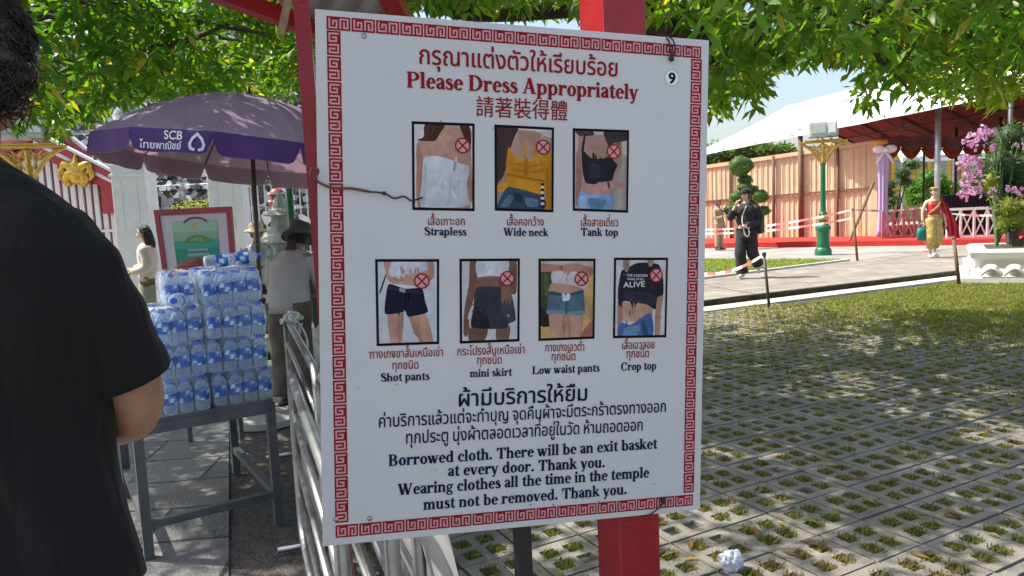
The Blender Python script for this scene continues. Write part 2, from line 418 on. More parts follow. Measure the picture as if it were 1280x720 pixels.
# fallen leaves
fl = MB()
for k in range(420):
    x, y = random.uniform(-.2, 4.5), random.uniform(2.3, 8.5)
    if (V((x, y, 0)) - rail_a).dot(rn) < .2: continue
    a = random.uniform(0, 2 * PI); L = random.uniform(.03, .055); d = V((math.cos(a), math.sin(a), 0)); s = V((-d.y, d.x, 0)) * L * .3
    p = V((x, y, .008)); up = V((0, 0, random.uniform(.004, .016)))
    fl.add([p - d * L, p + s + up, p + d * L + up * .5, p - s + up * .6], [(0, 1, 2, 3)], random.choice([(.24, .13, .06), (.33, .25, .09), (.14, .09, .05), (.2, .2, .06)]))
struct(fl.build('fallen_leaves', M['grass'], attr=True, loc=(0, 0, 0), fix=False), 'stuff')
# ------------------------------------------------------------------ glyphs
LET = {}
def _st(x, y0, y1, w=128, b=1, t=0):
    o = [[(x, y0), (x + w, y0), (x + w, y1), (x, y1)]]
    if b: o.append([(x - 48, y0), (x + w + 48, y0), (x + w + 48, y0 + 34), (x - 48, y0 + 34)])
    if t == 1: o.append([(x - 48, y1 - 34), (x + w + 48, y1 - 34), (x + w + 48, y1), (x - 48, y1)])
    if t == 2: o.append([(x - 58, y1 - 38), (x + 8, y1 - 60), (x + 8, y1), (x - 58, y1 - 12)])
    return o
def _bowl(cx, cy, rx, ry, a0=0, a1=360, wh=128, wv=42, n=22):
    o = []
    for i in range(n):
        q = []
        for (a, k) in ((i, 0), (i + 1, 0), (i + 1, 1), (i, 1)):
            th = math.radians(a0 + (a1 - a0) * a / n); R = (rx - wh, ry - wv) if k else (rx, ry)
            q.append((cx + R[0] * math.cos(th), cy + R[1] * math.sin(th)))
        o.append(q)
    return o
def _sk(pts, ws, k=5):
    c = catmull([(p[0], p[1], 0) for p in pts], k); w_ = lerp_list(ws, len(c)); e = []
    for i, p in enumerate(c):
        t = (c[min(i + 1, len(c) - 1)] - c[max(i - 1, 0)]).normalized(); n = V((-t.y, t.x, 0)) * w_[i] / 2
        e.append(((p + n).to_2d(), (p - n).to_2d()))
    return [[tuple(e[i][0]), tuple(e[i][1]), tuple(e[i + 1][1]), tuple(e[i + 1][0])] for i in range(len(e) - 1)]
def _r(x0, y0, x1, y1): return [[(x0, y0), (x1, y0), (x1, y1), (x0, y1)]]
def _dot(x, y, r): return [[(x + r * math.cos(2 * PI * i / 12), y + r * math.sin(2 * PI * i / 12)) for i in range(12)]]
def _dg(x0, y0, x1, y1, w): return [[(x0 - w / 2, y0), (x0 + w / 2, y0), (x1 + w / 2, y1), (x1 - w / 2, y1)]]
def _sf(x, y, w=150): return _r(x - w / 2, y, x + w / 2, y + 32)
LET[' '] = ([], 240)
LET['.'] = (_dot(110, 65, 75), 240)
LET['a'] = (_st(255, 60, 330, 122, b=0) + _sk([(75, 340), (110, 425), (200, 445), (290, 420), (316, 310)], [120, 60, 42, 70, 122]) + _sk([(300, 265), (190, 230), (100, 180), (95, 95), (150, 35), (225, 45), (300, 100)], [40, 60, 100, 125, 85, 55, 40]) + _sk([(316, 90), (335, 28), (410, 38)], [122, 80, 34]), 430)
LET['b'] = (_st(70, 0, 680, 122, b=0, t=2) + _bowl(285, 225, 215, 238, -155, 155), 540)
LET['c'] = (_bowl(240, 225, 208, 238, 48, 318) + _dot(350, 345, 62), 440)
LET['d'] = (_bowl(245, 225, 212, 238, 25, 335) + _st(335, 0, 680, 122, b=0, t=2) + _r(440, 0, 505, 34), 540)
LET['e'] = (_bowl(240, 225, 210, 238, 4, 318) + _r(100, 225, 440, 262), 460)
LET['g'] = (_bowl(215, 305, 175, 150, 0, 360, 95, 36) + _bowl(225, -75, 205, 118, 0, 360, 78, 44) + _sk([(110, 190), (80, 110), (160, 55), (300, 55)], [40, 70, 80, 70]) + _dot(410, 415, 45), 470)
LET['h'] = (_st(60, 0, 680, 122, t=2) + _bowl(310, 300, 160, 155, 0, 150, 122, 60) + _st(348, 0, 300, 122), 550)
LET['n'] = (_st(60, 0, 455, 122, t=2) + _bowl(310, 300, 160, 158, 0, 150, 122, 60) + _st(348, 0, 300, 122), 550)
LET['m'] = (_st(60, 0, 455, 122, t=2) + _bowl(300, 300, 150, 158, 0, 150, 122, 60) + _st(328, 0, 300, 122) + _bowl(570, 300, 150, 158, 0, 150, 122, 60) + _st(598, 0, 300, 122), 800)
LET['u'] = (_st(60, 150, 455, 122, b=0, t=2) + _bowl(235, 160, 175, 172, 180, 320, 122, 60) + _st(340, 0, 455, 122, b=0, t=2) + _r(455, 0, 520, 34), 550)
LET['i'] = (_st(65, 0, 455, 122, t=2) + _dot(126, 605, 76), 270)
LET['k'] = (_st(60, 0, 680, 122, t=2) + _sk([(180, 200), (300, 330), (380, 430)], [50, 50, 50]) + _dg(440, 0, 250, 290, 150) + _sf(440, 0, 210) + _sf(385, 418, 180), 545)
LET['l'] = (_st(65, 0, 680, 122, t=2), 270)
LET['o'] = (_bowl(245, 225, 215, 238), 495)
LET['p'] = (_st(60, -205, 455, 122, t=2) + _bowl(280, 225, 212, 238, -155, 155), 540)
LET['r'] = (_st(60, 0, 455, 122, t=2) + _sk([(175, 300), (230, 400), (320, 430)], [45, 60, 80]) + _dot(350, 385, 66), 430)
LET['s'] = (_sk([(310, 350), (265, 425), (185, 440), (105, 400), (105, 325), (190, 258), (285, 200), (312, 115), (260, 32), (165, 15), (85, 45), (55, 130)], [36, 42, 55, 90, 115, 125, 125, 115, 85, 48, 42, 36]), 385)
LET['t'] = (_st(95, 70, 520, 118, b=0) + [[(95, 520), (213, 450), (213, 600), (195, 600)]] + _r(20, 415, 315, 455) + _sk([(154, 85), (190, 28), (255, 22), (325, 85)], [118, 85, 55, 34]), 335)
LET['v'] = (_dg(235, 0, 85, 450, 135) + _dg(245, 0, 400, 450, 48) + _sf(85, 420, 210) + _sf(410, 420, 150), 490)
LET['w'] = (_dg(225, 0, 80, 450, 135) + _dg(240, 0, 350, 450, 48) + _dg(470, 0, 340, 450, 135) + _dg(485, 0, 620, 450, 48) + _sf(80, 420, 200) + _sf(340, 420, 180) + _sf(630, 420, 140), 715)
LET['x'] = (_dg(370, 0, 110, 450, 150) + _dg(70, 0, 390, 450, 48) + _sf(380, 0, 190) + _sf(75, 0, 150) + _sf(110, 418, 200) + _sf(395, 418, 150), 480)
LET['y'] = (_dg(245, 0, 85, 450, 135) + _sk([(400, 450), (270, 60), (200, -130), (95, -175)], [48, 52, 60, 90]) + _sf(85, 420, 210) + _sf(410, 420, 150), 490)
LET['A'] = (_dg(90, 0, 320, 680, 52) + _dg(540, 0, 320, 680, 150) + _r(180, 215, 450, 258) + _sf(90, 0, 180) + _sf(540, 0, 240), 690)
LET['B'] = (_st(75, 0, 665, 135, b=1, t=1) + _bowl(290, 500, 235, 165, -90, 90, 130, 42) + _bowl(300, 180, 275, 180, -90, 90, 138, 42) + _r(200, 0, 300, 40) + _r(200, 625, 300, 665) + _r(200, 320, 300, 360), 640)
LET['C'] = (_bowl(350, 332, 315, 350, 48, 312, 145, 42) + _st(575, 455, 675, 42, b=0) + _sk([(555, 80), (615, 180)], [42, 36]), 700)
LET['D'] = (_st(75, 0, 665, 140, b=1, t=1) + _bowl(260, 332, 400, 333, -90, 90, 148, 42) + _r(200, 0, 265, 42) + _r(200, 623, 265, 665), 710)
LET['L'] = (_st(75, 0, 665, 140, b=1, t=1) + _r(200, 0, 590, 42) + [[(590, 0), (625, 220), (590, 220), (450, 42)]], 650)
LET['P'] = (_st(75, 0, 665, 140, b=1, t=1) + _bowl(290, 480, 285, 185, -90, 90, 142, 42) + _r(200, 623, 300, 665) + _r(200, 295, 300, 337), 610)
LET['S'] = (_sk([(455, 480), (410, 600), (290, 655), (165, 625), (120, 535), (180, 430), (330, 340), (455, 250), (480, 150), (420, 45), (290, 12), (165, 50), (80, 190)], [38, 44, 55, 95, 135, 150, 150, 150, 135, 100, 52, 44, 38]), 560)
LET['T'] = (_st(265, 0, 665, 140) + _r(40, 622, 630, 665) + [[(40, 480), (75, 480), (160, 640), (40, 665)], [(630, 480), (595, 480), (510, 640), (630, 665)]], 670)
LET['W'] = (_dg(300, 0, 110, 665, 148) + _dg(315, 0, 470, 665, 52) + _dg(640, 0, 460, 665, 148) + _dg(655, 0, 850, 665, 52) + _sf(110, 633, 240) + _sf(470, 633, 220) + _sf(860, 633, 170), 970)
_cache = {}
def font_glyph(ch, off):
    k = (ch, off)
    if k not in _cache:
        def mk(s, of):
            c = bpy.data.curves.new('glyph', 'FONT'); c.body = s; c.offset = of; c.resolution_u = 3
            ob = bpy.data.objects.new('glyph', c); COL.objects.link(ob)
            me = bpy.data.meshes.new_from_object(ob)
            vs = [tuple(q.co[:2]) for q in me.vertices]; fs = [tuple(p.vertices) for p in me.polygons]
            bpy.data.objects.remove(ob); bpy.data.curves.remove(c); bpy.data.meshes.remove(me); return vs, fs
        vs, fs = mk(ch, off)
        r0 = max(q[0] for q in mk('|', 0)[0]); r1 = max(q[0] for q in mk(ch + '|', 0)[0])
        _cache[k] = (vs, fs, r1 - r0)
    return _cache[k]
UPV = 'ัิีึื็ํ'; TONE = '่้๊๋์'
def line_font(s, off=0., bold=0.):
    """list of (verts, faces) pieces laid along x, em height ~1"""
    x = 0; out = []; prev_up = False
    for i, ch in enumerate(s):
        if ch == ' ': x += .24; prev_up = False; continue
        vs, fs, adv = font_glyph(ch, off); dy = 0
        if ch in TONE:
            nxt = s[i + 1] if i + 1 < len(s) else ''
            if prev_up or nxt == 'ำ': dy = .20
        if ch in UPV: prev_up = True
        elif ch not in TONE: prev_up = False
        for e_ in ((0, 0), (bold, 0), (bold * .5, bold * .6)) if bold else ((0, 0),): out.append(([(q[0] + x + e_[0], q[1] + dy + e_[1]) for q in vs], fs))
        x += adv
    return out
def line_serif(s):
    x = 0; out = []
    for ch in s:
        polys, adv = LET[ch]
        for p in polys:                                             # each piece three times, a little apart: a bold cut
            for (ex, ey) in ((0, 0), (32, 0), (16, 18)): out.append(([((q[0] + x + ex) / 1000, (q[1] + ey) / 1000) for q in p], [tuple(range(len(p)))]))
        x += adv
    return out
def put_line(b, pieces, p0, p1, h, ua, va, nrm, lift=.0, step=.00002, col=None):
    """p0,p1: baseline ends (3-D); h: height of one em; the line is stretched to fit between them"""
    xs = [q[0] for pc in pieces for q in pc[0]]; x0, x1 = min(xs), max(xs)
    d = p1 - p0; t = d.normalized(); upv = nrm.cross(t)
    for k, (vs, fs) in enumerate(pieces):
        b.add([p0 + d * ((q[0] - x0) / (x1 - x0)) + upv * (q[1] * h) + nrm * (lift + step * (k % 18)) for q in vs], fs, col)

# ------------------------------------------------------------------ the sign
def rod(wv):
    return Matrix.Rotation(V(wv).length, 3, V(wv).normalized())
SW, SH = .7932, 1.0
_SR = rod((.0629, -.2494, -.0053)); _SC = V((.0253, -.0125, 1.436))
def cam2w(q): return EYE + RT * q.x - UP * q.y + FW * q.z
def SP(u, v, lift=0.): return cam2w(_SR @ V((u - SW / 2, v - SH / 2, -lift)) + _SC)
s_u = (SP(1, 0) - SP(0, 0)).normalized(); s_v = (SP(0, 1) - SP(0, 0)).normalized(); s_n = s_v.cross(s_u).normalized()
if s_n.dot(EYE - SP(.4, .5)) < 0: s_n = -s_n
S_O = SP(0, 0)
def SX(px, py, lift=0.):
    r = ray(px, py); t = (S_O - EYE).dot(s_n) / r.dot(s_n); return EYE + r * t + s_n * lift
M.update(
    panel=mat('sign_white_sheet', (.575, .565, .56), .42, var=.03, scale=3, dirt=(.36, .35, .34), dscale=6, damt=.22, bump=.03, bscale=6),
    panel_edge=mat('sign_edge', (.4, .4, .4), .6),
    print_red=mat('print_red', (.25, .006, .010), .6, spec=.15, var=.12, scale=12),
    print_pink=mat('print_pink', (.58, .29, .30), .6, spec=.2, var=.05),
    print_navy=mat('print_navy', (.006, .007, .045), .6, spec=.12, var=.12, scale=12),
    print_black=mat('print_black', (.004, .004, .005), .6, spec=.12),
    photo=mat_attr('printed_photograph', .6, noise=.16, spec=.12),
    white_print=mat('white_print', (.62, .62, .62), .45, var=.03),
    screw=mat('screw_steel', (.35, .35, .35), .35, metal=.9),
    wire_black=mat('black_wire', (.015, .015, .015), .5),
    wire_red=mat('red_brown_wire', (.17, .035, .025), .45),
    stain=mat('brown_stain', (.16, .11, .07), .8, var=.4, scale=60),
    red_paint=mat('red_gloss_paint', (.33, .010, .016), .35, var=.18, scale=14, bump=.12, bscale=90, dirt=(.17, .02, .02), dscale=7, damt=.6),
)
sign = thing('dress_code_sign', 'white dress code notice board with red key pattern border', 'sign', SP(SW / 2, SH))
b = MB()
b.prism([SP(0, 0), SP(SW, 0), SP(SW, SH), SP(0, SH)], -s_n * .012)
b.build('panel', M['panel'], sign)
# key border
br_, bp_ = MB(), MB()
def qd(b, o, du, dv, u0, v0, u1, v1, lift):
    b.add([o + du * u0 + dv * v0 + s_n * lift, o + du * u1 + dv * v0 + s_n * lift, o + du * u1 + dv * v1 + s_n * lift, o + du * u0 + dv * v1 + s_n * lift], [(0, 1, 2, 3)])
SPI = [(1, 1, 2, 7), (2, 6, 6, 7), (5, 2, 6, 6), (3, 2, 5, 3), (3, 3, 4, 5),
       (7, 1, 8, 7), (8, 1, 12, 2), (11, 2, 12, 7), (9, 6, 11, 7), (9, 3, 10, 6)]
def key_run(A, B, wd, n, vert):
    """A->B along the outer edge; tile pattern 13 x 8 cells"""
    d = (B - A); L = d.length / n; t = d.normalized(); s = s_v.copy() if not vert else s_u.copy()
    if not vert: s = (s - t * s.dot(t)).normalized()
    else: s = (s - t * s.dot(t)).normalized()
    for k in range(n):
        o = A + t * (L * k)
        qd(br_, o, t, s, 0, 0, L * .955, wd, .0006)
        cu, cv = L * .955 / 13, wd / 8
        for (x0, y0, x1, y1) in SPI:
            if vert: y0, y1 = 8 - y1, 8 - y0
            qd(bp_, o, t, s, x0 * cu, y0 * cv, x1 * cu, y1 * cv, .0010)
tl, tr, br2, bl = SX(408, 19.8), SX(877.5, 58.5), SX(866.8, 631.5), SX(419.5, 672.5)
wd = .0245
key_run(tl, tr, wd, 17, False)
bt = (br2 - bl).normalized(); bup = (s_n.cross(bt)).normalized()
key_run(bl + bup * wd, br2 + bup * wd, wd, 17, False)
lt = (bl - tl).normalized()
key_run(tl + lt * (wd * 1.06), bl - lt * (wd * 1.1), wd, 20, True)
rt_ = (br2 - tr).normalized(); ru = V(s_u); ru = (ru - rt_ * ru.dot(rt_)).normalized()
key_run(tr + rt_ * (wd * 1.06) - ru * wd, br2 - rt_ * (wd * 1.1) - ru * wd, wd, 20, True)
bo = br_.build('key_border', M['print_red'], sign, fix=False)
bp_.build('key_line', M['print_pink'], bo, fix=False)
def sline(text, x0, y0, x1, y1, em, m, kind='serif', off=.0, name='text_line'):
    b = MB(); pc = line_serif(text) if kind == 'serif' else line_font(text, 0., off)
    p0, p1 = SX(x0, y0), SX(x1, y1)
    depth = ((p0 + p1) / 2 - EYE).dot(FW)
    put_line(b, pc, p0, p1, em / FPX * depth, s_u, s_v, s_n, .0012, .00002)
    return b.build(name, m, sign, fix=False)
R_, N_ = M['print_red'], M['print_navy']
TO = .03
sline('กรุณาแต่งตัวให้เรียบร้อย', 524, 80, 771.5, 96, 31, R_, 'font', TO)
sline('Please Dress Appropriately', 508.5, 109.5, 798, 124.5, 28, R_)
sline('請著裝得體', 595, 143.5, 709, 149, 27, R_, 'font', .012)
SERIF = [('Strapless', 530.5, 294, 583, 294.5, 14.6), ('Wide neck', 629, 294.8, 685.6, 295.4, 14.6), ('Tank top', 726, 295, 772.3, 295, 14.6),
         ('Shot pants', 476, 477, 537, 474.6, 15), ('mini skirt', 587, 471.6, 640, 469.4, 14.6), ('Low waist pants', 665.3, 467.8, 749.4, 464.2, 14.6), ('Crop top', 776, 463.2, 820, 461.6, 14.6),
         ('Borrowed cloth. There will be an exit basket', 485.6, 582.6, 821.6, 560.4, 20.5), ('at every door. Thank you.', 559.6, 595.2, 755.8, 583.8, 20.5),
         ('Wearing clothes all the time in the temple', 496.6, 619, 811.4, 596.4, 20.5), ('must not be removed. Thank you.', 528.7, 637.4, 783, 617.4, 20.5)]
for a in SERIF: sline(*a, N_)
THAI = [('เสื้อเกาะอก', 535, 281.5, 581, 281.5, 14.5), ('เสื้อคอกว้าง', 633.5, 282, 679.5, 282.4, 14.5), ('เสื้อสายเดี่ยว', 726, 283, 772.5, 283, 14.5),
        ('กางเกงขาสั้นเหนือเข่า', 462.3, 448, 553.5, 445, 15), ('ทุกชนิด', 490.5, 461.7, 523, 460.6, 15), ('กระโปรงสั้นเหนือเข่า', 571.4, 444.4, 655.5, 441.5, 15),
        ('ทุกชนิด', 596.4, 455.4, 627, 454.4, 15), ('กางเกงเอวต่ำ', 681.4, 439.5, 730, 438.3, 15), ('ทุกชนิด', 689.4, 450.8, 719, 449.8, 15), ('เสื้อเอวลอย', 777.6, 436.6, 817.7, 435.4, 15), ('ทุกชนิด', 783, 447.3, 811, 446.3, 15)]
for a in THAI: sline(*a, R_, 'font', .018)
sline('ผ้ามีบริการให้ยืม', 573.2, 508.3, 733.7, 500.5, 28, N_, 'font', .034)
sline('ค่าบริการแล้วแต่จะทำบุญ จุดคืนผ้าจะมีตระกร้าตรงทางออก', 473.5, 534.4, 832, 514.6, 21.5, N_, 'font', .026)
sline('ทุกประตู นุ่งผ้าตลอดเวลาที่อยู่ในวัด ห้ามถอดออก', 507.5, 554.6, 803, 538, 21.5, N_, 'font', .026)
# number disc
c9 = SX(839.6, 97.5)
def disc(b, c, r, lift, n=24, r0=0.):
    if r0 <= 0: b.add([c + s_n * lift + s_u * (r * math.cos(2 * PI * i / n)) + s_v * (r * math.sin(2 * PI * i / n)) for i in range(n)], [tuple(range(n))])
    else:
        vs = [c + s_n * lift + s_u * (q * math.cos(2 * PI * i / n)) + s_v * (q * math.sin(2 * PI * i / n)) for q in (r, r0) for i in range(n)]
        b.add(vs, [(i, (i + 1) % n, n + (i + 1) % n, n + i) for i in range(n)])
b = MB(); disc(b, c9, .0155, .0008); nd = b.build('number_disc', mat('white_sticker', (.78, .78, .77), .5, var=.04), sign, fix=False)
b = MB(); disc(b, c9, .0162, .0010, 28, .0150); b.build('disc_ring', M['panel_edge'], nd, fix=False)
b = MB(); put_line(b, line_font('9', .03), SX(835.2, 104), SX(844.2, 104.4), 18.5 / FPX * 1.48, s_u, s_v, s_n, .0014); b.build('number', M['print_black'], nd, fix=False)
# printed photographs: colour shapes in box coordinates (0..1, y down)
def hx(s): return lin(s)
SK, SK2, SKD = 'b58c78', 'a37a68', '8a6455'
PICS = [
 ('strapless top', [(514.5, 151.5), (593.2, 154.3), (593.2, 264), (515.4, 262.6)], 'c9c6c4', (.83, .24), [
   (SK, [(.2, 0), (.95, 0), (.98, .3), (.97, 1), (.06, 1), (.05, .3), (.08, .2), (.25, .17)]), (SK2, [(.05, .22), (.14, .4), (.12, .95), (.05, 1), (.03, .35)]),
   (SK2, [(.9, .5), (.97, .45), (1, .9), (.93, .97)]), ('4a2c24', [(.18, 0), (.52, 0), (.44, .1), (.36, .19), (.2, .2), (.04, .19), (.16, .15)]), ('4a2c24', [(.78, 0), (.95, 0), (.98, .22), (.86, .14)]),
   ('c4c4ca', [(.15, .42), (.22, .38), (.4, .375), (.6, .41), (.8, .46), (.93, .48), (.95, .56), (.9, .7), (.93, .88), (.97, .95), (.7, .99), (.1, .99), (.12, .7)]),
   ('b2b2ba', [(.15, .5), (.2, .48), (.18, .95), (.1, .99), (.12, .7)]), ('b0b0b8', [(.6, .6), (.63, .61), (.62, .95), (.58, .95)]), ('b6b6bc', [(.82, .55), (.86, .56), (.8, .9), (.77, .9)])]),
 ('yellow ruched crop top', [(617.9, 155.6), (692.5, 159.4), (691.8, 265.5), (618.4, 263.4)], '8d7c72', (.84, .22), [
   ('c9c3bd', [(.3, 0), (1, 0), (1, .1), (.35, .06)]), ('b29083', [(.24, .05), (.96, .1), (.96, .9), (.2, .9)]), ('a7816f', [(.4, .02), (.78, .04), (.72, .2), (.42, .18)]), ('40302e', [(0, 0), (.38, 0), (.32, .1), (.22, .3), (.16, .5), (.1, .62), (.02, .68), (0, .7)]),
   ('c08322', [(.2, .25), (.25, .25), (.28, .32), (.52, .40), (.88, .31), (.9, .22), (.97, .24), (1, .4), (.88, .55), (.84, .82), (.2, .73), (.16, .5)]),
   ('a86c17', [(.2, .56), (.85, .63), (.85, .66), (.2, .6)]), ('a86c17', [(.5, .38), (.55, .38), (.54, .62), (.5, .62)]), ('b0741b', [(.24, .42), (.5, .45), (.5, .47), (.24, .45)]), ('b0741b', [(.24, .5), (.5, .52), (.5, .54), (.24, .53)]), ('b0741b', [(.56, .46), (.84, .42), (.84, .44), (.56, .49)]), ('b0741b', [(.56, .53), (.84, .5), (.84, .53), (.56, .56)]),
   ('c98b2b', [(0, .72), (.2, .66), (.22, .73), (.08, .8), (0, .8)]), ('a8701e', [(.88, .5), (1, .42), (1, 1), (.9, 1)]), ('34475a', [(.0, .97), (.1, .82), (.22, .73), (.84, .83), (.86, 1), (0, 1)]), ('52687e', [(.05, .98), (.2, .84), (.3, .85), (.2, .98)]), ('22303e', [(.3, .8), (.46, .82), (.44, .92), (.33, .9)]), ('5d7287', [(.5, .86), (.74, .88), (.74, .97), (.55, .97)])] +
   [('d6d0c6' if i % 2 else '2a2522', [(.8, .67 + i * .035), (.86, .67 + i * .035), (.865, .7 + i * .035), (.8, .7 + i * .035)]) for i in range(9)]),
 ('black tank top', [(715.8, 160.2), (786.3, 162.7), (785, 266), (715.8, 263.5)], 'b8aca6', (.74, .25), [
   ('9b948f', [(.72, .35), (1, .3), (1, 1), (.74, 1)]), ('ad867c', [(.06, .1), (.12, .05), (.86, .05), (.9, .4), (.74, .75), (.72, .95), (.12, .95), (.14, .7), (.04, .6)]), ('9a7469', [(.02, .3), (.1, .25), (.13, .7), (.06, .95), (.01, .95)]), ('4c3f3c', [(.0, .0), (.34, 0), (.34, .05), (.1, .07)]), ('3e3634', [(.56, 0), (1, 0), (1, .1), (.75, .14), (.66, .2), (.55, .05)]),
   ('22252a', [(.12, .22), (.2, .28), (.3, .34), (.45, .35), (.62, .33), (.68, .3), (.74, .36), (.82, .42), (.76, .52), (.72, .62), (.6, .64), (.35, .68), (.2, .66), (.14, .5)]), ('22252a', [(.17, .04), (.2, .05), (.16, .26), (.12, .24)]), ('22252a', [(.6, .36), (.72, .28), (.74, .32), (.64, .4)]),
   ('30343a', [(.3, .42), (.5, .44), (.46, .6), (.28, .58)]), ('7f9cbb', [(.1, .78), (.3, .82), (.72, .8), (.74, 1), (.06, 1)]), ('5c7c9f', [(.25, .86), (.6, .88), (.52, 1), (.3, 1)]), ('97b2cd', [(.1, .84), (.22, .86), (.2, 1), (.08, 1)]),
   ('b08a80', [(.28, .73), (.45, .66), (.62, .64), (.9, .63), (1, .64), (1, .72), (.7, .72), (.55, .78), (.4, .82), (.3, .78)]), ('5a3d35', [(.62, .64), (.66, .64), (.68, .72), (.64, .72)])]),
 ('navy short pants', [(468.8, 323.8), (549, 323.8), (549, 430), (470.8, 432.8)], 'bdbdc2', (.74, .24), [
   ('c5c5cb', [(.2, 0), (.8, 0), (.84, .3), (.22, .32)]), ('b38a76', [(.1, 0), (.22, 0), (.18, .14), (.3, .22), (.4, .2), (.62, .14), (.84, .1), (.82, 0), (.94, 0), (.95, .2), (.7, .3), (.42, .28), (.24, .27), (.15, .2)]), ('3d4048', [(.02, .36), (.12, .16), (.14, .17), (.04, .38)]),
   (SK, [(.15, .62), (.42, .62), (.38, 1), (.2, 1)]), (SK, [(.5, .66), (.8, .64), (.94, 1), (.7, 1)]), (SK2, [(.34, .66), (.42, .64), (.38, 1), (.33, 1)]), (SK2, [(.5, .67), (.58, .66), (.76, 1), (.7, 1)]),
   ('15192c', [(.18, .27), (.45, .33), (.74, .33), (.8, .5), (.84, .63), (.5, .68), (.45, .56), (.42, .62), (.11, .64), (.12, .45)]), ('262b40', [(.2, .3), (.74, .37), (.74, .4), (.2, .34)]), ('8c8d92', [(.36, .32), (.46, .34), (.45, .38), (.36, .36)]), ('0e1120', [(.44, .4), (.47, .4), (.47, .6), (.44, .56)])]),
 ('grey mini skirt', [(574.2, 323.4), (649.8, 323), (649.3, 426.8), (574.7, 429.6)], 'b9b8bb', (.81, .22), [
   ('6e4f44', [(.14, 0), (.28, 0), (.26, .3), (.2, .5), (.1, .7), (.14, .85), (.08, .95), (.02, .9), (.04, .6), (.12, .3)]), ('7d5b4e', [(.27, .2), (.8, .2), (.8, .36), (.24, .36)]), ('6e4f44', [(.84, 0), (.98, 0), (.98, .4), (.86, .4)]), ('c2c1c6', [(.26, 0), (.84, 0), (.78, .2), (.5, .17), (.28, .2)]),
   ('6e4f44', [(.14, .84), (.46, .84), (.4, 1), (.12, 1)]), ('76564a', [(.62, .84), (.86, .82), (.84, 1), (.62, 1)]), ('34343c', [(.26, .33), (.7, .33), (.9, .45), (.97, .75), (.84, .8), (.8, .86), (.5, .86), (.16, .83), (.2, .6)]), ('45454e', [(.7, .45), (.9, .5), (.95, .74), (.84, .78), (.7, .6)]), ('24242b', [(.2, .62), (.4, .66), (.5, .84), (.16, .83)]), ('9a9aa0', [(.82, .68), (.85, .68), (.85, .71), (.82, .71)]),
   ('7d5b4e', [(.7, .33), (.84, .32), (.9, .45), (.86, .55), (.82, .46), (.8, .56), (.77, .47), (.73, .54), (.7, .44)])]),
 ('denim low waist shorts', [(673, 323.2), (744.4, 323.2), (743, 423.4), (673, 426.3)], 'c39b62', (.77, .23), [
   ('3d4a30', [(0, .1), (.2, .1), (.2, .8), (0, .8)]), ('26241f', [(0, .6), (.14, .7), (.18, .84), (0, .84)]), ('4f5a36', [(.05, .2), (.12, .16), (.18, .4), (.08, .45)]), ('b7b3a6', [(.1, 0), (1, 0), (1, .06), (.1, .06)]), ('b08d5e', [(.8, .4), (1, .5), (1, .8), (.85, .7)]), ('a86a5e', [(.78, .95), (1, .78), (1, 1), (.75, 1)]),
   ('c2bfc4', [(.2, .15), (.5, .06), (.86, .1), (.86, .36), (.5, .3), (.22, .28)]), (SK, [(.2, .28), (.55, .3), (.8, .36), (.8, .42), (.16, .42)]), (SK2, [(.0, .03), (.4, .05), (.7, .03), (1, .1), (.96, .2), (.6, .13), (.5, .2), (.45, .12), (0, .14)]),
   (SK, [(.15, .68), (.46, .7), (.46, 1), (.22, 1)]), (SK, [(.5, .7), (.8, .7), (.76, 1), (.52, 1)]), (SK2, [(.4, .72), (.46, .7), (.46, 1), (.42, 1)]), (SK2, [(.5, .72), (.55, .7), (.58, 1), (.52, 1)]), ('4f6674', [(.16, .39), (.5, .43), (.8, .38), (.84, .68), (.7, .71), (.5, .7), (.46, .68), (.12, .68)]), ('6f8894', [(.12, .63), (.46, .65), (.46, .69), (.12, .68)]), ('6f8894', [(.5, .67), (.84, .65), (.84, .69), (.5, .71)]), ('384c5a', [(.16, .39), (.5, .43), (.8, .38), (.8, .42), (.5, .46), (.16, .43)]), ('3c505e', [(.47, .5), (.5, .5), (.5, .69), (.47, .68)])] +
   [('cfd3d4', [(.4 + .05 * i, .42 + .03 * (i % 2)), (.46 + .05 * i, .44), (.47 + .04 * i, .5), (.42 + .03 * i, .52)]) for i in range(3)]),
 ('black crop top', [(767.4, 322), (835, 322), (832.7, 421.7), (766, 422.8)], 'bfbcc0', (.8, .2), [
   (SK, [(.12, .55), (.7, .6), (.72, .8), (.1, .8)]), (SK2, [(.04, .4), (.1, .45), (.14, .62), (.1, 1), (.04, 1)]), (SK2, [(.82, .48), (.96, .46), (.92, .7), (.9, 1), (.8, 1)]), ('24242a', [(.1, .15), (.22, .1), (.4, .04), (.6, .03), (.86, .06), (.95, .25), (.96, .45), (.84, .5), (.8, .66), (.6, .58), (.16, .54), (.12, .62), (.06, .58), (.04, .4)]),
   ('31313a', [(.2, .4), (.8, .46), (.76, .6), (.2, .52)]), ('8a7c72', [(.14, 0), (.26, 0), (.25, .12), (.2, .16), (.14, .1)]), ('8a7c72', [(.62, 0), (.74, 0), (.72, .08), (.66, .08)]), ('41618c', [(.1, .82), (.3, .86), (.7, .7), (.76, 1), (.06, 1)]), ('6584ab', [(.2, .9), (.5, .86), (.46, 1), (.16, 1)]), ('2f4a70', [(.52, .82), (.6, .8), (.66, 1), (.56, 1)]), ('6b493e', [(.27, .68), (.29, .68), (.29, .73), (.27, .73)])]),
]
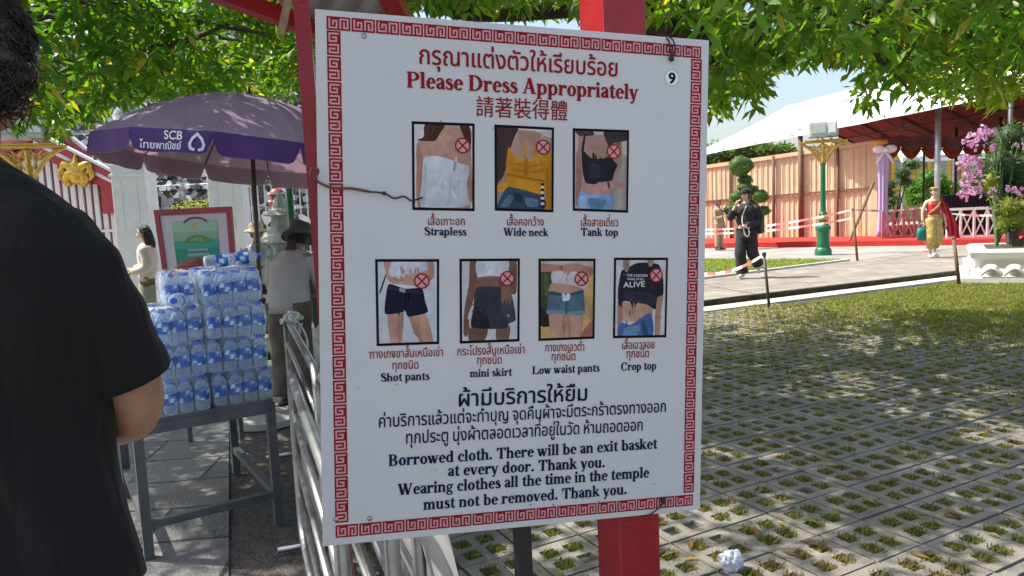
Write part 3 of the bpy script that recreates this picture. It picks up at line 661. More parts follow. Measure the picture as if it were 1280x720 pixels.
for (nm, q, bgc, xm, shapes) in PICS:
    q = [SX(*p) for p in q]
    def bx(x, y, lift, ins=.04):
        x = ins + x * (1 - 2 * ins); y = ins * .8 + y * (1 - 1.6 * ins)
        return (q[0] * (1 - x) + q[1] * x) * (1 - y) + (q[3] * (1 - x) + q[2] * x) * y + s_n * lift
    b = MB(); b.add([p + s_n * .0006 for p in q], [(0, 1, 2, 3)]); fr = b.build('picture', M['print_black'], sign, fix=False); fr['label'] = 'black framed picture of a ' + nm
    b = MB(); b.add([bx(x, y, .0009) for x, y in ((0, 0), (1, 0), (1, 1), (0, 1))], [(0, 1, 2, 3)], hx(bgc))
    cl = lambda a: min(1, max(0, a))
    for k, (c, pl) in enumerate(shapes):
        n_ = len(pl); w2 = []
        for i in range(n_):                                             # rounded outline
            A_, B_, C_, D_ = pl[i - 1], pl[i], pl[(i + 1) % n_], pl[(i + 2) % n_]
            for t in (0, .25, .5, .75):
                w2.append(tuple(cl(.5 * (2 * B_[q2] + .55 * ((C_[q2] - A_[q2]) * t + (2 * A_[q2] - 5 * B_[q2] + 4 * C_[q2] - D_[q2]) * t * t + (3 * B_[q2] - A_[q2] - 3 * C_[q2] + D_[q2]) * t ** 3) + .45 * 2 * (C_[q2] - B_[q2]) * t)) for q2 in (0, 1)))
        if n_ < 4 or nm.startswith('yellow') and k > 16: w2 = [(cl(x), cl(y)) for x, y in pl]
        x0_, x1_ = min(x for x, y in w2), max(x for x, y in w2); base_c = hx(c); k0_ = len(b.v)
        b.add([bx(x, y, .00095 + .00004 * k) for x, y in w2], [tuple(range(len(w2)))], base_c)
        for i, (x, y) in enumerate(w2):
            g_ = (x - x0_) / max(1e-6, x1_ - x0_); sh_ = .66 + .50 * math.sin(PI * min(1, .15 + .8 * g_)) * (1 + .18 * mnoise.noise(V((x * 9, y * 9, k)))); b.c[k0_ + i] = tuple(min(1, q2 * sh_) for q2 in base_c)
    for k, (c, pl) in enumerate(shapes):                               # printed folds and soft skin tones
        xs, ys = [p_[0] for p_ in pl], [p_[1] for p_ in pl]; w_, h_ = max(xs) - min(xs), max(ys) - min(ys)
        if w_ * h_ < .07: continue
        mx, my = sum(xs) / len(xs), sum(ys) / len(ys); base_c = hx(c)
        for j in range(9):
            sx_, sy_ = mx + random.uniform(-.26, .26) * w_, my + random.uniform(-.28, .28) * h_; a = random.gauss(1.4, .5); L_ = random.uniform(.05, .13) * min(w_, h_) * 2; wd2 = random.uniform(.012, .035) * w_ + .004; f_ = random.choice([.90, .93, .95, 1.05, 1.07])
            ca, sa = math.cos(a), math.sin(a)
            b.add([bx(cl(sx_ + ca * u_ * L_ - sa * v_ * wd2), cl(sy_ + sa * u_ * L_ + ca * v_ * wd2), .0009 + .00004 * k + .00005 + .000003 * j) for u_, v_ in ((-1, 0), (-.4, .8), (.4, 1), (1, 0), (.4, -.7), (-.4, -1))], [tuple(range(6))], tuple(min(1, q_ * f_) for q_ in base_c))
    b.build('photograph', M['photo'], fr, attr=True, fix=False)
    b = MB(); b2 = MB(); c = bx(xm[0], xm[1], 0); r = .0150
    disc(b, c, r, .0022, 20); d_ = b.build('prohibition_mark', M['print_pink'], fr, fix=False)
    disc(b2, c, r, .0025, 24, r * .82)
    for sg in (1, -1):
        a = (s_u + s_v * sg).normalized() * r * .8; n2 = (s_u - s_v * sg).normalized() * r * .1
        b2.add([c - a - n2 + s_n * (.0026 + .0001 * sg), c - a + n2 + s_n * (.0026 + .0001 * sg), c + a + n2 + s_n * (.0026 + .0001 * sg), c + a - n2 + s_n * (.0026 + .0001 * sg)], [(0, 1, 2, 3)])
    b2.build('cross', M['print_red'], d_, fix=False)
    if nm == 'black crop top':
        b = MB()
        put_line(b, line_font('ALIVE', .01), bx(.14, .36, .003), bx(.57, .35, .003), .016, s_u, s_v, s_n)
        put_line(b, line_font('THE CHICKEN', .01), bx(.2, .215, .003), bx(.62, .22, .003), .0075, s_u, s_v, s_n)
        put_line(b, line_font('WAS STILL', .01), bx(.21, .262, .003), bx(.56, .265, .003), .0065, s_u, s_v, s_n)
        b.build('shirt_lettering', M['white_print'], fr, fix=False)
for (x, y) in ((455, 45), (420, 649), (462, 648), (838, 73), (829, 627)):
    b = MB(); c = SX(x, y); M3 = Matrix((s_u, -s_v, s_n)).transposed()
    b.ell(c, (.0055, .0055, .003), 12, 8, M3); b.build('screw', M['screw'], sign, smooth=True)
# specks, scuffs and the grime along the lower edge
b = MB()
for k in range(46):
    u, v = random.uniform(.02, SW - .02), random.uniform(.02, .98)
    if k > 26: u, v = random.uniform(.32, .62), random.uniform(.935, .985)
    o = SP(u, v, .0016); a = random.uniform(0, PI); L = random.uniform(.001, .0045); t = s_u * math.cos(a) + s_v * math.sin(a); n2 = s_u * -math.sin(a) + s_v * math.cos(a); wv = random.uniform(.0006, .0016)
    b.add([o - t * L, o + n2 * wv, o + t * L, o - n2 * wv], [(0, 1, 2, 3)])
b.build('scuff_marks', M['stain'], sign, fix=False)
# ties
def tie(px, py, pts):
    b = MB(); b.tube(catmull([SX(x, y, l) for x, y, l in pts], 4), .0016, 6)
    b.ell(SX(px, py, .005), .006, 8, 6); return b.build('wire_tie', M['wire_black'], sign, smooth=True)
tie(838, 74, [(828, 38, -.03), (834, 50, .004), (838, 73, .006), (842, 60, .006), (838, 48, .004), (832, 40, -.02)])
tie(828, 625, [(800, 648, -.02), (810, 643, .004), (826, 630, .006), (830, 622, .008), (826, 628, .004)])
b = MB()
b.tube(catmull([SX(398, 228, -.03), SX(389, 222, .0), SX(391, 212, .02), SX(398, 214, .02), SX(396, 226, .012), SX(415, 235, .008), SX(440, 236, .005), SX(462, 240, .006)], 5), .0026, 6)
tw = tag(b.build('hanging_wire', M['wire_red'], None, smooth=True), 'red and black wire hooked round the thin red pole and lying across the sign', 'wire')
b = MB(); b.tube(catmull([SX(462, 240, .006), SX(480, 242, .007), SX(492, 248, .006), SX(505, 246, .008), SX(514, 251, .006), SX(528, 247, .006)], 5), .0017, 6)
b.ell(SX(480, 242, .006), .004, 8, 6); b.build('bare_end', M['wire_black'], tw, smooth=True)

# the square post that carries the board
pc = SX(792, 330, -.075); pa = math.atan2(s_u.y, s_u.x) + math.radians(5)
post = MB(); PTOP, PW, PDp = 2.75, .098, .115
post.box((pc.x, pc.y, PTOP / 2), (PW, PDp, PTOP), pa, bev=.004)
pst = post.build('sign_post', M['red_paint'], None); tag(pst, 'square red painted post behind the white notice board', 'post')
b = MB(); q = P(654, 700, 1.62); b.box((q.x, q.y, .47), (.034, .034, .94), pa, bev=.003)
q0 = P(654, 660, 1.62); b.box((q0.x, q0.y, .015), (.12, .12, .03), pa)
tag(b.build('short_post', mat('black_paint', (.02, .021, .024), .5, var=.3), None), 'thin black metal post under the lower edge of the board', 'post')
# ------------------------------------------------------------------ awning with a corrugated roof over the board
M.update(
    zinc=mat('corrugated_zinc', (.42, .43, .43), .45, metal=.4, var=.25, scale=4, dirt=(.2, .16, .13), dscale=3, damt=.5),
    wood=mat('raw_wood', (.36, .26, .17), .8, var=.25, scale=5, stretch=(20, 20, 1)),
    steel=mat('stainless_steel', (.36, .365, .37), .38, metal=1., var=.25, scale=5, bump=.03, bscale=8, dirt=(.16, .15, .14), dscale=9, damt=.6),
    dark_steel=mat('grey_painted_steel', (.085, .095, .105), .45, var=.25, scale=9, dirt=(.16, .12, .09), dscale=14, damt=.45, bump=.1, bscale=60),
    black=mat('black_rubber', (.012, .012, .013), .6),
    sheet=mat('milky_plastic_sheet', (.34, .35, .35), .3, var=.15, scale=5, bump=.4, bscale=9),
    rope_w=mat('white_rope', (.6, .58, .54), .8),
)
aw = thing('corrugated_awning', 'red steel awning with corrugated roof above the notice board', 'awning', (-.55, 1.2, 0))
R1, R2 = P(286, -4, 2.16), P(397, 38, 2.42); rdir = (R2 - R1) / (R2.y - R1.y)
def AL(y, dz=0): return R1 + rdir * (y - R1.y) + V((0, 0, dz))          # the roof's left edge
def AZ(x, y, dz=0): q = AL(y, dz); q.x = x; return q
b = MB()
def corr(u, v):
    y = 1.0 + 1.62 * v; l = AL(y); x = max(l.x + .02, -1.5); q = V((x + (-.30 - x) * u, y, l.z)); q.z += .013 * math.sin((q.x * .75 + y * .4) / .076 * 2 * PI) + .035; return q
b.grid(corr, 140, 60)
b.build('roof_sheet', M['zinc'], aw, smooth=True)
b = MB(); b.bar(AL(1.0), AL(2.62), .04, .05); b.build('rafter', M['red_paint'], aw)
b = MB(); b.bar(AZ(-.40, 1.0), AZ(-.315, 2.60), .06, .05); b.build('rafter', M['red_paint'], aw)
b = MB(); b.bar(AL(2.52, -.045), AZ(-.28, 2.52, -.045), .04, .04); b.build('crossbeam', M['red_paint'], aw)
b = MB(); b.bar(AL(1.1, -.045), AZ(-.36, 1.1, -.045), .04, .04); b.build('crossbeam', M['red_paint'], aw)
pt0 = P(374, -30, 1.72); pt1 = P(397, 262, 1.76); k = (0 - pt1.z) / (pt1.z - pt0.z); pt2 = pt1 + (pt1 - pt0) * k
b = MB(); b.bar(pt0 + (pt0 - pt1) * .3, pt2, .036, .036, up=(1, .2, 0)); b.build('pole', M['red_paint'], aw)
b = MB(); b.bar(P(366, -25, 1.9), P(351, 42, 1.86), .017, .012, up=(0, 1, 0)); b.build('wooden_batten', M['wood'], aw)

# ------------------------------------------------------------------ stainless barriers
def barrier(a, bb, off, h, label):
    a = a + rn * off; bb = bb + rn * off
    t = (bb - a).normalized(); L = (bb - a).length
    root = thing('crowd_barrier', label, 'barrier', ((a + bb) / 2)[:], 'stainless barriers stacked beside the board')
    zt, zb = h, .12
    def pth(s, z): return a + t * s + V((0, 0, z))
    b = MB(); r = .019
    loop = [pth(.0, zb + .1), pth(.0, zt - .09), pth(.03, zt - .03), pth(.09, zt), pth(L - .09, zt), pth(L - .03, zt - .03), pth(L, zt - .09), pth(L, zb + .1), pth(L - .03, zb + .03), pth(L - .09, zb), pth(.09, zb), pth(.03, zb + .03), pth(.0, zb + .1)]
    b.tube(loop, r, 10, cap=False); b.build('frame', M['steel'], root, smooth=True)
    n = 4
    for i in range(1, n):
        b = MB(); z = zb + (zt - zb) * i / n; b.tube([pth(.01, z), pth(L - .01, z)], .0125, 8); b.build('rail', M['steel'], root, smooth=True)
    for s in (.34, L - .34):
        b = MB(); b.tube([pth(s, zb), pth(s, .03)], .016, 8)
        b.tube([pth(s, .018) - rn * .2, pth(s, .018) + rn * .2], .016, 8); b.build('foot', M['steel'], root, smooth=True)
    return root
mid = rail_a + rd * 1.62
barrier(rail_a + rd * .22, rail_a + rd * 1.68, -.02, .90, 'stainless steel barrier nearest the lower left of the board')
barrier(rail_a + rd * 1.72, rail_a + rd * 3.85, -.03, .90, 'stainless steel barrier farther back, ending beside the bottled water')
barrier(rail_a + rd * .30, rail_a + rd * 1.95, -.12, .86, 'lower stainless barrier on the table side of the near barrier')
barrier(rail_a + rd * .5, rail_a + rd * 2.9, .10, .92, 'stainless barrier on the paver side, half under the plastic sheet')
b = MB()
def shf(u, v):
    s = .15 + 3.0 * u; p = rail_a + rd * s + rn * (.075 + .16 * v ** 1.5 + .015 * math.sin(u * 40 + v * 6))
    return V((p.x, p.y, .93 - .84 * v + .015 * math.sin(u * 23 + 1) * (v + .2) + .02 * mnoise.noise(V((u * 9, v * 4, 0)))))
b.grid(shf, 60, 18)
tag(b.build('plastic_sheet', M['sheet'], None, smooth=True), 'milky plastic sheet draped over the stainless barriers', 'sheet')
rp = MB(); c = rail_a + rd * 3.3 + V((0, 0, .93))
for i in range(3): rp.tube(catmull([c + V((random.gauss(0, .035), random.gauss(0, .05), random.gauss(0, .03))) for _ in range(9)], 4), .007, 6)
rp.tube(catmull([c, c + V((.05, .05, -.12)), c + V((.03, .1, -.3))], 4), .007, 6)
tag(rp.build('tied_rope', M['rope_w'], None, smooth=True), 'knotted white rope tied on the far end of the barriers', 'rope')

# ------------------------------------------------------------------ table and bottled water
TFL, TFR = G(187, 698), G(349, 655); TT = .655
tu = (TFR - TFL); TW = tu.length; tu.normalize(); tv = V((-tu.y, tu.x, 0)); TD = .95
def TP(a, b_, z): return TFL + tu * (a * TW) + tv * (b_ * TD) + V((0, 0, z))
tb = thing('steel_table', 'dark grey steel frame table under the packs of bottled water', 'table', TP(.5, .5, 0))
b = MB(); b.prism([TP(-.02, -.02, TT), TP(1.02, -.02, TT), TP(1.02, 1.02, TT), TP(-.02, 1.02, TT)], (0, 0, -.02)); b.build('tabletop', M['dark_steel'], tb)
for (p, q) in (((0, 0), (1, 0)), ((1, 0), (1, 1)), ((1, 1), (0, 1)), ((0, 1), (0, 0))):
    b = MB(); b.bar(TP(*p, TT - .046), TP(*q, TT - .046), .04, .05); b.build('apron', M['dark_steel'], tb)
for p in ((0, 0), (1, 0), (1, 1), (0, 1)):
    b = MB(); b.bar(TP(*p, 0), TP(*p, TT - .022), .042, .042, up=tuple(tu)); b.build('leg', M['dark_steel'], tb)
for (p, q) in (((0, 0), (1, 0)), ((1, 0), (1, 1)), ((0, 1), (0, 0))):
    b = MB(); b.bar(TP(*p, .16), TP(*q, .16), .036, .036); b.build('stretcher', M['dark_steel'], tb)
M.update(pet=mat_film('clear_bottle_plastic', (.74, .88, 1.0), .16, .05), film=mat_film('shrink_wrap', (.93, .97, 1.), .05, .11),
         cap=mat('blue_cap', (.02, .10, .55), .4), blabel=mat_attr('bottle_label', .35, noise=.05), bag=mat('white_carrier_bag', (.62, .66, .72), .4, var=.1, bump=.5, bscale=12))
LH, BR = .166, .0345
PROF = [(.0, .0), (.026, .0), (.031, .006), (.0305, .02), (.0325, .028), (.0305, .036), (.0325, .044), (.0305, .052), (.0325, .06), (.0315, .066), (.0315, .112), (.0325, .118), (.0315, .132), (.024, .15), (.0145, .164), (.012, .168), (.012, .17)]
PROF = [(r, z * .875) for r, z in PROF]
def make_pack(name, label, nx, ny, group):
    root = thing(name, label, 'water pack', (0, 0, 0), group)
    bt0 = None
    for i in range(nx):
        for j in range(ny):
            x, y = (i - (nx - 1) / 2) * BR * 2.02, (j - (ny - 1) / 2) * BR * 2.02
            if bt0 is None:
                b = MB(); b.lathe((0, 0, 0), PROF, 14); bt = b.build('bottle', M['pet'], root, smooth=True, loc=(0, 0, 0)); bt.location = (0, 0, 0)
                b = MB(); b.lathe((0, 0, .1445), [(.0, .02), (.014, .02), (.0145, .016), (.0145, .0), (.0, .0)], 12); b.build('bottle_cap', M['cap'], bt, smooth=False)
                b = MB()
                n = 28
                for k in range(n):
                    a0, a1 = 2 * PI * k / n, 2 * PI * (k + 1) / n; r = .0330
                    h0 = .072; 
                    for zi in range(5):
                        z0, z1 = .050 + .0105 * zi, .050 + .0105 * (zi + 1)
                        ph = math.sin(2 * a0 + .9 * zi) + .6 * math.sin(5 * a0 - 1.3 * zi + 1)
                        cc = (.62, .72, .82) if ph > .8 else ((.09, .30, .66) if ph > -.1 else (.02, .10, .42))
                        b.add([(r * math.cos(a0), r * math.sin(a0), z0), (r * math.cos(a1), r * math.sin(a1), z0), (r * math.cos(a1), r * math.sin(a1), z1), (r * math.cos(a0), r * math.sin(a0), z1)], [(0, 1, 2, 3)], cc)
                b.build('bottle_label', M['blabel'], bt, attr=True, fix=False)
                bt.location = (x, y, 0); bt0 = bt
            else:
                c = dup(bt0, root); c.location = (x, y, 0); c.rotation_euler = (random.gauss(0, .02), random.gauss(0, .02), random.uniform(0, 6.28))
    X, Y = nx * BR * 1.01 + .004, ny * BR * 1.01 + .004; b = MB(); rings = []
    for (z, k, jx) in ((.001, 1., 0), (.03, 1.0, .002), (.08, 1.0, .003), (.115, 1.0, .003), (.14, .97, .004), (.162, .86, .004), (.168, .5, .006)):
        r = []
        for q in range(40):
            th = 2 * PI * q / 40; cx, sy = math.cos(th), math.sin(th)
            e = .35; x = X * k * math.copysign(abs(cx) ** e, cx); y = Y * k * math.copysign(abs(sy) ** e, sy)
            r.append(V((x + random.gauss(0, jx), y + random.gauss(0, jx), z + random.gauss(0, jx * .6))))
        rings.append(r)
    b.loft(rings); b.build('shrink_wrap', M['film'], root, smooth=True)
    return root
ta = math.atan2(tu.y, tu.x)
pk = make_pack('bottle_pack', 'x', 4, 3, 'shrink wrapped packs of bottled water on the steel table')
LAY = ['bottom layer', 'second layer up', 'third layer up']
slots = []
WPK, DPK = 4 * BR * 2.03 + .012, 3 * BR * 2.03 + .012
for lz in range(3):
    for row in range(2):
        for cI in range(2): slots.append((cI, row, lz))
slots += [(1.0, 0.05, 3), (1.0, 1.05, 3)]
RW = ['front row', 'back row']
for k, (cI, row, lz) in enumerate(slots):
    o = pk if k == 0 else dup(pk)
    p = TP(.5, 0, TT) + tu * ((cI - .5) * WPK + .035 + lz * -.004 + random.gauss(0, .006)) + tv * (.085 + row * DPK + lz * .012 + random.gauss(0, .006)) + V((0, 0, lz * .164 + .001))
    o.location = p; o.rotation_euler = (random.gauss(0, .014), random.gauss(0, .018), ta + random.gauss(0, .03))
    if lz < 3: o['label'] = 'water pack at the %s of the %s, %s' % (['left', 'right'][cI], LAY[lz], RW[row])
    else: o['label'] = ['topmost water pack at the front right of the stack', 'top water pack behind the front right one'][k - 12]
o = make_pack('small_bottle_pack', 'small narrow water pack standing left on the top layer', 2, 3, 'shrink wrapped packs of bottled water on the steel table')
o.location = TP(.5, 0, TT) + tu * (-.06) + tv * .17 + V((0, 0, .164 * 3 + .002)); o.rotation_euler.z = ta + .06
# loose bottles lying on top
one = thing('water_bottle', 'loose water bottle lying on top of the stack', 'bottle', (0, 0, 0), 'loose bottles on the stack')
src = [c for c in pk.children if c.name.startswith('bottle')][0]
c = dup(src, one); c.location = (0, 0, 0)
for k, (ta_, tb_, nl, rx, rz, lab) in enumerate([(.62, .12, 4, 1.5, 2.2, 'loose bottle lying across the front of the topmost water pack'), (.86, .3, 4, 1.5, 1.9, 'loose bottle lying behind the first one on the topmost water packs'), (.40, .06, 3, 1.52, .25, 'loose bottle lying cap forward on the third layer of packs')]):
    o = one if k == 0 else dup(one)
    o.location = TP(ta_, tb_, TT + .164 * nl + .038); o.rotation_euler = (rx, 0, rz); o['label'] = lab
M['basket'] = mat('red_brown_straw', (.22, .05, .04), .75, var=.5, scale=14, stretch=(1, 1, 9))
b = MB(); c = P(247, 346, 4.25)
for i in range(9):
    a = i / 8 * PI / 2; rr = .115 * math.cos(a) + .012
    b.tube([c + V((rr * math.cos(t), rr * math.sin(t), .10 * math.sin(a))) for t in np.linspace(0, 2 * PI, 25)], .012, 6, cap=False)
b.ell(c + V((0, 0, .0)), (.105, .105, .095), 20, 8)
tag(b.build('straw_hat', M['basket'], None, smooth=True), 'red brown striped straw hat resting behind the left top water pack', 'hat')
# base under the hat so that it rests on the packs: a folded dark cloth
b = MB(); b.box((c.x, c.y, c.z - .075), (.2, .2, .15), .4, bev=.03)
tag(b.build('folded_cloth', mat('dark_brown_cloth', (.05, .035, .03), .9, bump=.3), None), 'folded dark cloth under the red brown straw hat', 'cloth')

# ------------------------------------------------------------------ umbrella
M.update(umb_top=mat('faded_purple_canvas', (.38, .30, .42), .75, var=.15, scale=3, bump=.15, bscale=150, dirt=(.16, .13, .14), dscale=2, damt=.4),
         umb_val=mat('purple_canvas', (.075, .022, .16), .6, var=.1, scale=4, bump=.15, bscale=150),
         umb_under=mat('umbrella_lining', (.66, .52, .56), .8, var=.08),
         pole=mat('dark_brown_pole', (.05, .035, .03), .4), umb_text=mat('white_lettering', (.72, .70, .74), .5))
add_translucent(M['umb_top'], .5, (.66, .5, .66)); add_translucent(M['umb_under'], .5, (.9, .74, .78)); add_translucent(M['umb_val'], .15, (.12, .04, .25))
UC = PY(312, 250, 5.5); UCX, UCY, URZ, UR = UC.x, UC.y, 2.06, 1.02
um = thing('market_umbrella', 'faded purple parasol with white lettering on its valance', 'umbrella', (UCX, UCY, 0))
tiltM = Matrix.Rotation(math.radians(6.5), 3, 'Y') @ Matrix.Rotation(math.radians(-3.8), 3, 'X')
NP = 12; phase = math.radians(9)
def upt(rad, z, th): return V((UCX, UCY, URZ)) + tiltM @ V((rad * math.cos(th), rad * math.sin(th), z))
def dome(fr): return .44 * (1 - fr ** 1.9)
b = MB(); bu = MB()
for k in range(NP):
    a0 = phase + 2 * PI * k / NP; a1 = a0 + 2 * PI / NP
    def fn(u, v, dz=0):
        fr = v; th = a0 + (a1 - a0) * u; rr = UR * fr * (1 - .034 * 4 * u * (1 - u) * fr * 1.0)
        return upt(rr, dome(fr) - .05 * fr * 4 * u * (1 - u) * (1 - fr) * 1.2 + dz, th)
    b.grid(lambda u, v: fn(u, v), 8, 10); bu.grid(lambda u, v: fn(u, v, -.006), 8, 10)
can = b.build('canopy', M['umb_top'], um, smooth=True)
bu.build('lining', M['umb_under'], um, smooth=True)
VH = .145
for k in range(NP):
    a0 = phase + 2 * PI * k / NP; a1 = a0 + 2 * PI / NP
    bo, bi = MB(), MB()
    def vf(u, v, out):
        th = a0 + (a1 - a0) * u; rr = UR * (1 - .034 * 4 * u * (1 - u))
        e = min(u, 1 - u) / .13; cut = 1 if e >= 1 else math.sqrt(max(0, 1 - (1 - e) ** 2)) * .75 + .25
        z = -v * VH * cut
        q = upt(rr + (.02 * v * math.sin(u * 9 + k)) + (0.003 if out else -.003), z, th); return q
    bo.grid(lambda u, v: vf(u, v, True), 16, 5); o = bo.build('valance', M['umb_val'], um, smooth=True)
    bi.grid(lambda u, v: vf(u, v, False), 16, 5); bi.build('valance_lining', M['umb_under'], o, smooth=True)
for k in range(NP):
    a0 = phase + 2 * PI * k / NP
    b = MB(); b.tube([upt(UR * f, dome(f) - .022, a0) for f in np.linspace(.03, .985, 9)], .005, 6)
    r = b.build('rib', M['pole'], um)
    b = MB(); b.bar(upt(.03, .05, a0), upt(UR * .55, dome(.55) - .03, a0), .008, .008); b.build('strut', M['pole'], r)
b = MB(); b.tube([V((UCX, UCY, .02)), upt(0, .44, 0)], .0165, 12); b.build('pole', M['pole'], um, smooth=True)
b = MB(); b.lathe(upt(0, .43, 0), [(.03, 0), (.03, .02), (.015, .035), (.012, .07), (0, .08)], 12); b.build('finial', M['pole'], um, smooth=True)
b = MB(); b.lathe((UCX, UCY, 0), [(.26, 0), (.26, .05), (.1, .08), (.03, .1), (.03, .3)], 20); b.build('base', M['concrete'], um, smooth=False)
# lettering on the panel that faces left of the camera
kf = min(range(NP), key=lambda k: abs(((phase + 2 * PI * (k + .5) / NP) - math.radians(253) + PI) % (2 * PI) - PI))
a0 = phase + 2 * PI * kf / NP; a1 = a0 + 2 * PI / NP
def on_val(u, v):
    th = a0 + (a1 - a0) * u; rr = UR * (1 - .034 * 4 * u * (1 - u)) + .009 + .02 * v * math.sin(u * 9 + kf)
    return upt(rr, -v * VH, th)
def val_text(b, pieces, u0, u1, v0, h):
    xs = [q[0] for pc_ in pieces for q in pc_[0]]; x0, x1 = min(xs), max(xs)
    for k, (vs, fs) in enumerate(pieces):
        b.add([on_val(u0 + (u1 - u0) * (q[0] - x0) / (x1 - x0), v0 - q[1] * h) for q in vs], fs)
b = MB(); val_text(b, line_font('SCB', .015), .41, .65, .44, .52); b.build('lettering', M['umb_text'], um, fix=False)
b = MB(); val_text(b, line_font('ไทยพาณิชย์', .012), .12, .65, .86, .44); b.build('lettering', M['umb_text'], um, fix=False)
b = MB()
lf = [(.5, .0), (.22, .28), (.08, .62), (.16, .9), (.4, .98), (.44, .84), (.28, .8), (.22, .62), (.32, .38), (.5, .2), (.68, .38), (.78, .62), (.72, .8), (.56, .84), (.6, .98), (.84, .9), (.92, .62), (.78, .28)]
for i in range(9):
    q = [lf[i], lf[i + 1] if i + 1 < 9 else lf[9]]
inner = [(.5, .2), (.32, .38), (.22, .62), (.28, .8), (.44, .84)]; outer = [(.5, .0), (.22, .28), (.08, .62), (.16, .9), (.4, .98)]
for sg in (0, 1):
    for i in range(4):
        q = [outer[i], outer[i + 1], inner[i + 1], inner[i]]
        if sg: q = [(1 - x, y) for x, y in q]
        b.add([on_val(.71 + .23 * x, .08 + .84 * y) for x, y in q], [(0, 1, 2, 3)])
b.build('emblem', M['umb_text'], um, fix=False)

# ------------------------------------------------------------------ framed poster
PD = 5.0
q = [P(196, 266, PD), P(286.5, 261.5, PD), P(293, 345, PD + .03), P(208, 350, PD + .03)]
pu, pv_ = (q[1] - q[0]), (q[3] - q[0]); pn = pv_.cross(pu).normalized()
if pn.dot(EYE - q[0]) < 0: pn = -pn
def FP(x, y, l=0.): return (q[0] * (1 - x) + q[1] * x) * (1 - y) + (q[3] * (1 - x) + q[2] * x) * y + pn * l
fp = thing('framed_poster', 'green poster in a red frame on an easel behind the bottled water', 'poster', (q[3].x, q[3].y + .1, 0))
M.update(frame_red=mat('dark_red_frame', (.26, .02, .028), .4), mount=mat('pink_grey_mount', (.50, .44, .47), .6, var=.04), poster=mat_attr('poster_print', .35, noise=.1))
b = MB(); b.prism([FP(0, 0), FP(1, 0), FP(1, 1), FP(0, 1)], -pn * .02); b.build('mount_board', M['mount'], fp)
b = MB()
for (x0, y0, x1, y1) in ((-.03, -.04, 1.03, .045), (-.03, .955, 1.03, 1.04), (-.03, .045, .035, .955), (.965, .045, 1.03, .955)):
    b.prism([FP(x0, y0, .012), FP(x1, y0, .012), FP(x1, y1, .012), FP(x0, y1, .012)], -pn * .034)
b.build('frame', M['frame_red'], fp)
b = MB()
def PB(x, y, l): return FP(.185 + .63 * x, .14 + .83 * y, .003 + l)
b.add([PB(0, 0, 0), PB(1, 0, 0), PB(1, 1, 0), PB(0, 1, 0)], [(0, 1, 2, 3)], hx('0f7c66'))
for k, (c_, pl) in enumerate([('8fae93', [(0, 0), (1, 0), (1, .4), (0, .4)]), ('7c9d7c', [(0, .2), (1, .2), (1, .38), (0, .38)]), ('2f8f77', [(0, .36), (1, .34), (1, .5), (0, .5)]), ('4f7d43', [(.2, .4), (.32, .3), (.5, .26), (.68, .27), (.82, .34), (.9, .4)]), ('6d9450', [(.34, .36), (.5, .29), (.62, .31), (.7, .38)]), ('c39a4a', [(.45, .06), (.53, .06), (.51, .15), (.47, .15)]), ('0b5a4c', [(0, .8), (1, .8), (1, 1), (0, 1)])]):
    b.add([PB(x, y, .0006 + .0004 * k) for x, y in pl], [tuple(range(len(pl)))], hx(c_))
po = b.build('poster_print', M['poster'], fp, attr=True, fix=False)
b = MB()
for y, x0, x1, h in ((.50, .3, .76, .055), (.585, .28, .78, .06), (.685, .22, .82, .085), (.80, .26, .84, .07)):
    random.seed(int(y * 100)); x = x0
    while x < x1:
        w_ = random.uniform(.02, .045)
        for kk in range(2): b.add([PB(x + kk * w_ * .5, y + h * (.1 + .5 * kk), .0045), PB(x + w_ * (.5 + .35 * kk), y + h * (.1 + .5 * kk), .0045), PB(x + w_ * (.5 + .35 * kk), y + h * (.55 + .4 * kk), .0045), PB(x + kk * w_ * .5, y + h * (.55 + .4 * kk), .0045)], [(0, 1, 2, 3)])
        x += w_ * 1.25
b.build('poster_lettering', M['white_print'], po, fix=False)
b = MB(); pts = [FP(.36, .17, .006), FP(.42, .12, .006), FP(.52, .10, .006), FP(.62, .12, .006), FP(.68, .165, .006)]; b.tube(catmull(pts, 3), .006, 6); b.build('red_arc', M['frame_red'], fp)
for x, l in ((.12, -.03), (.88, -.03), (.5, -.4)):
    p = FP(x, .6, -.03); b = MB(); b.bar(p, V((p.x, p.y + (0 if l > -.1 else .45), 0.0)), .03, .03); b.build('easel_leg', M['dark_steel'], fp)
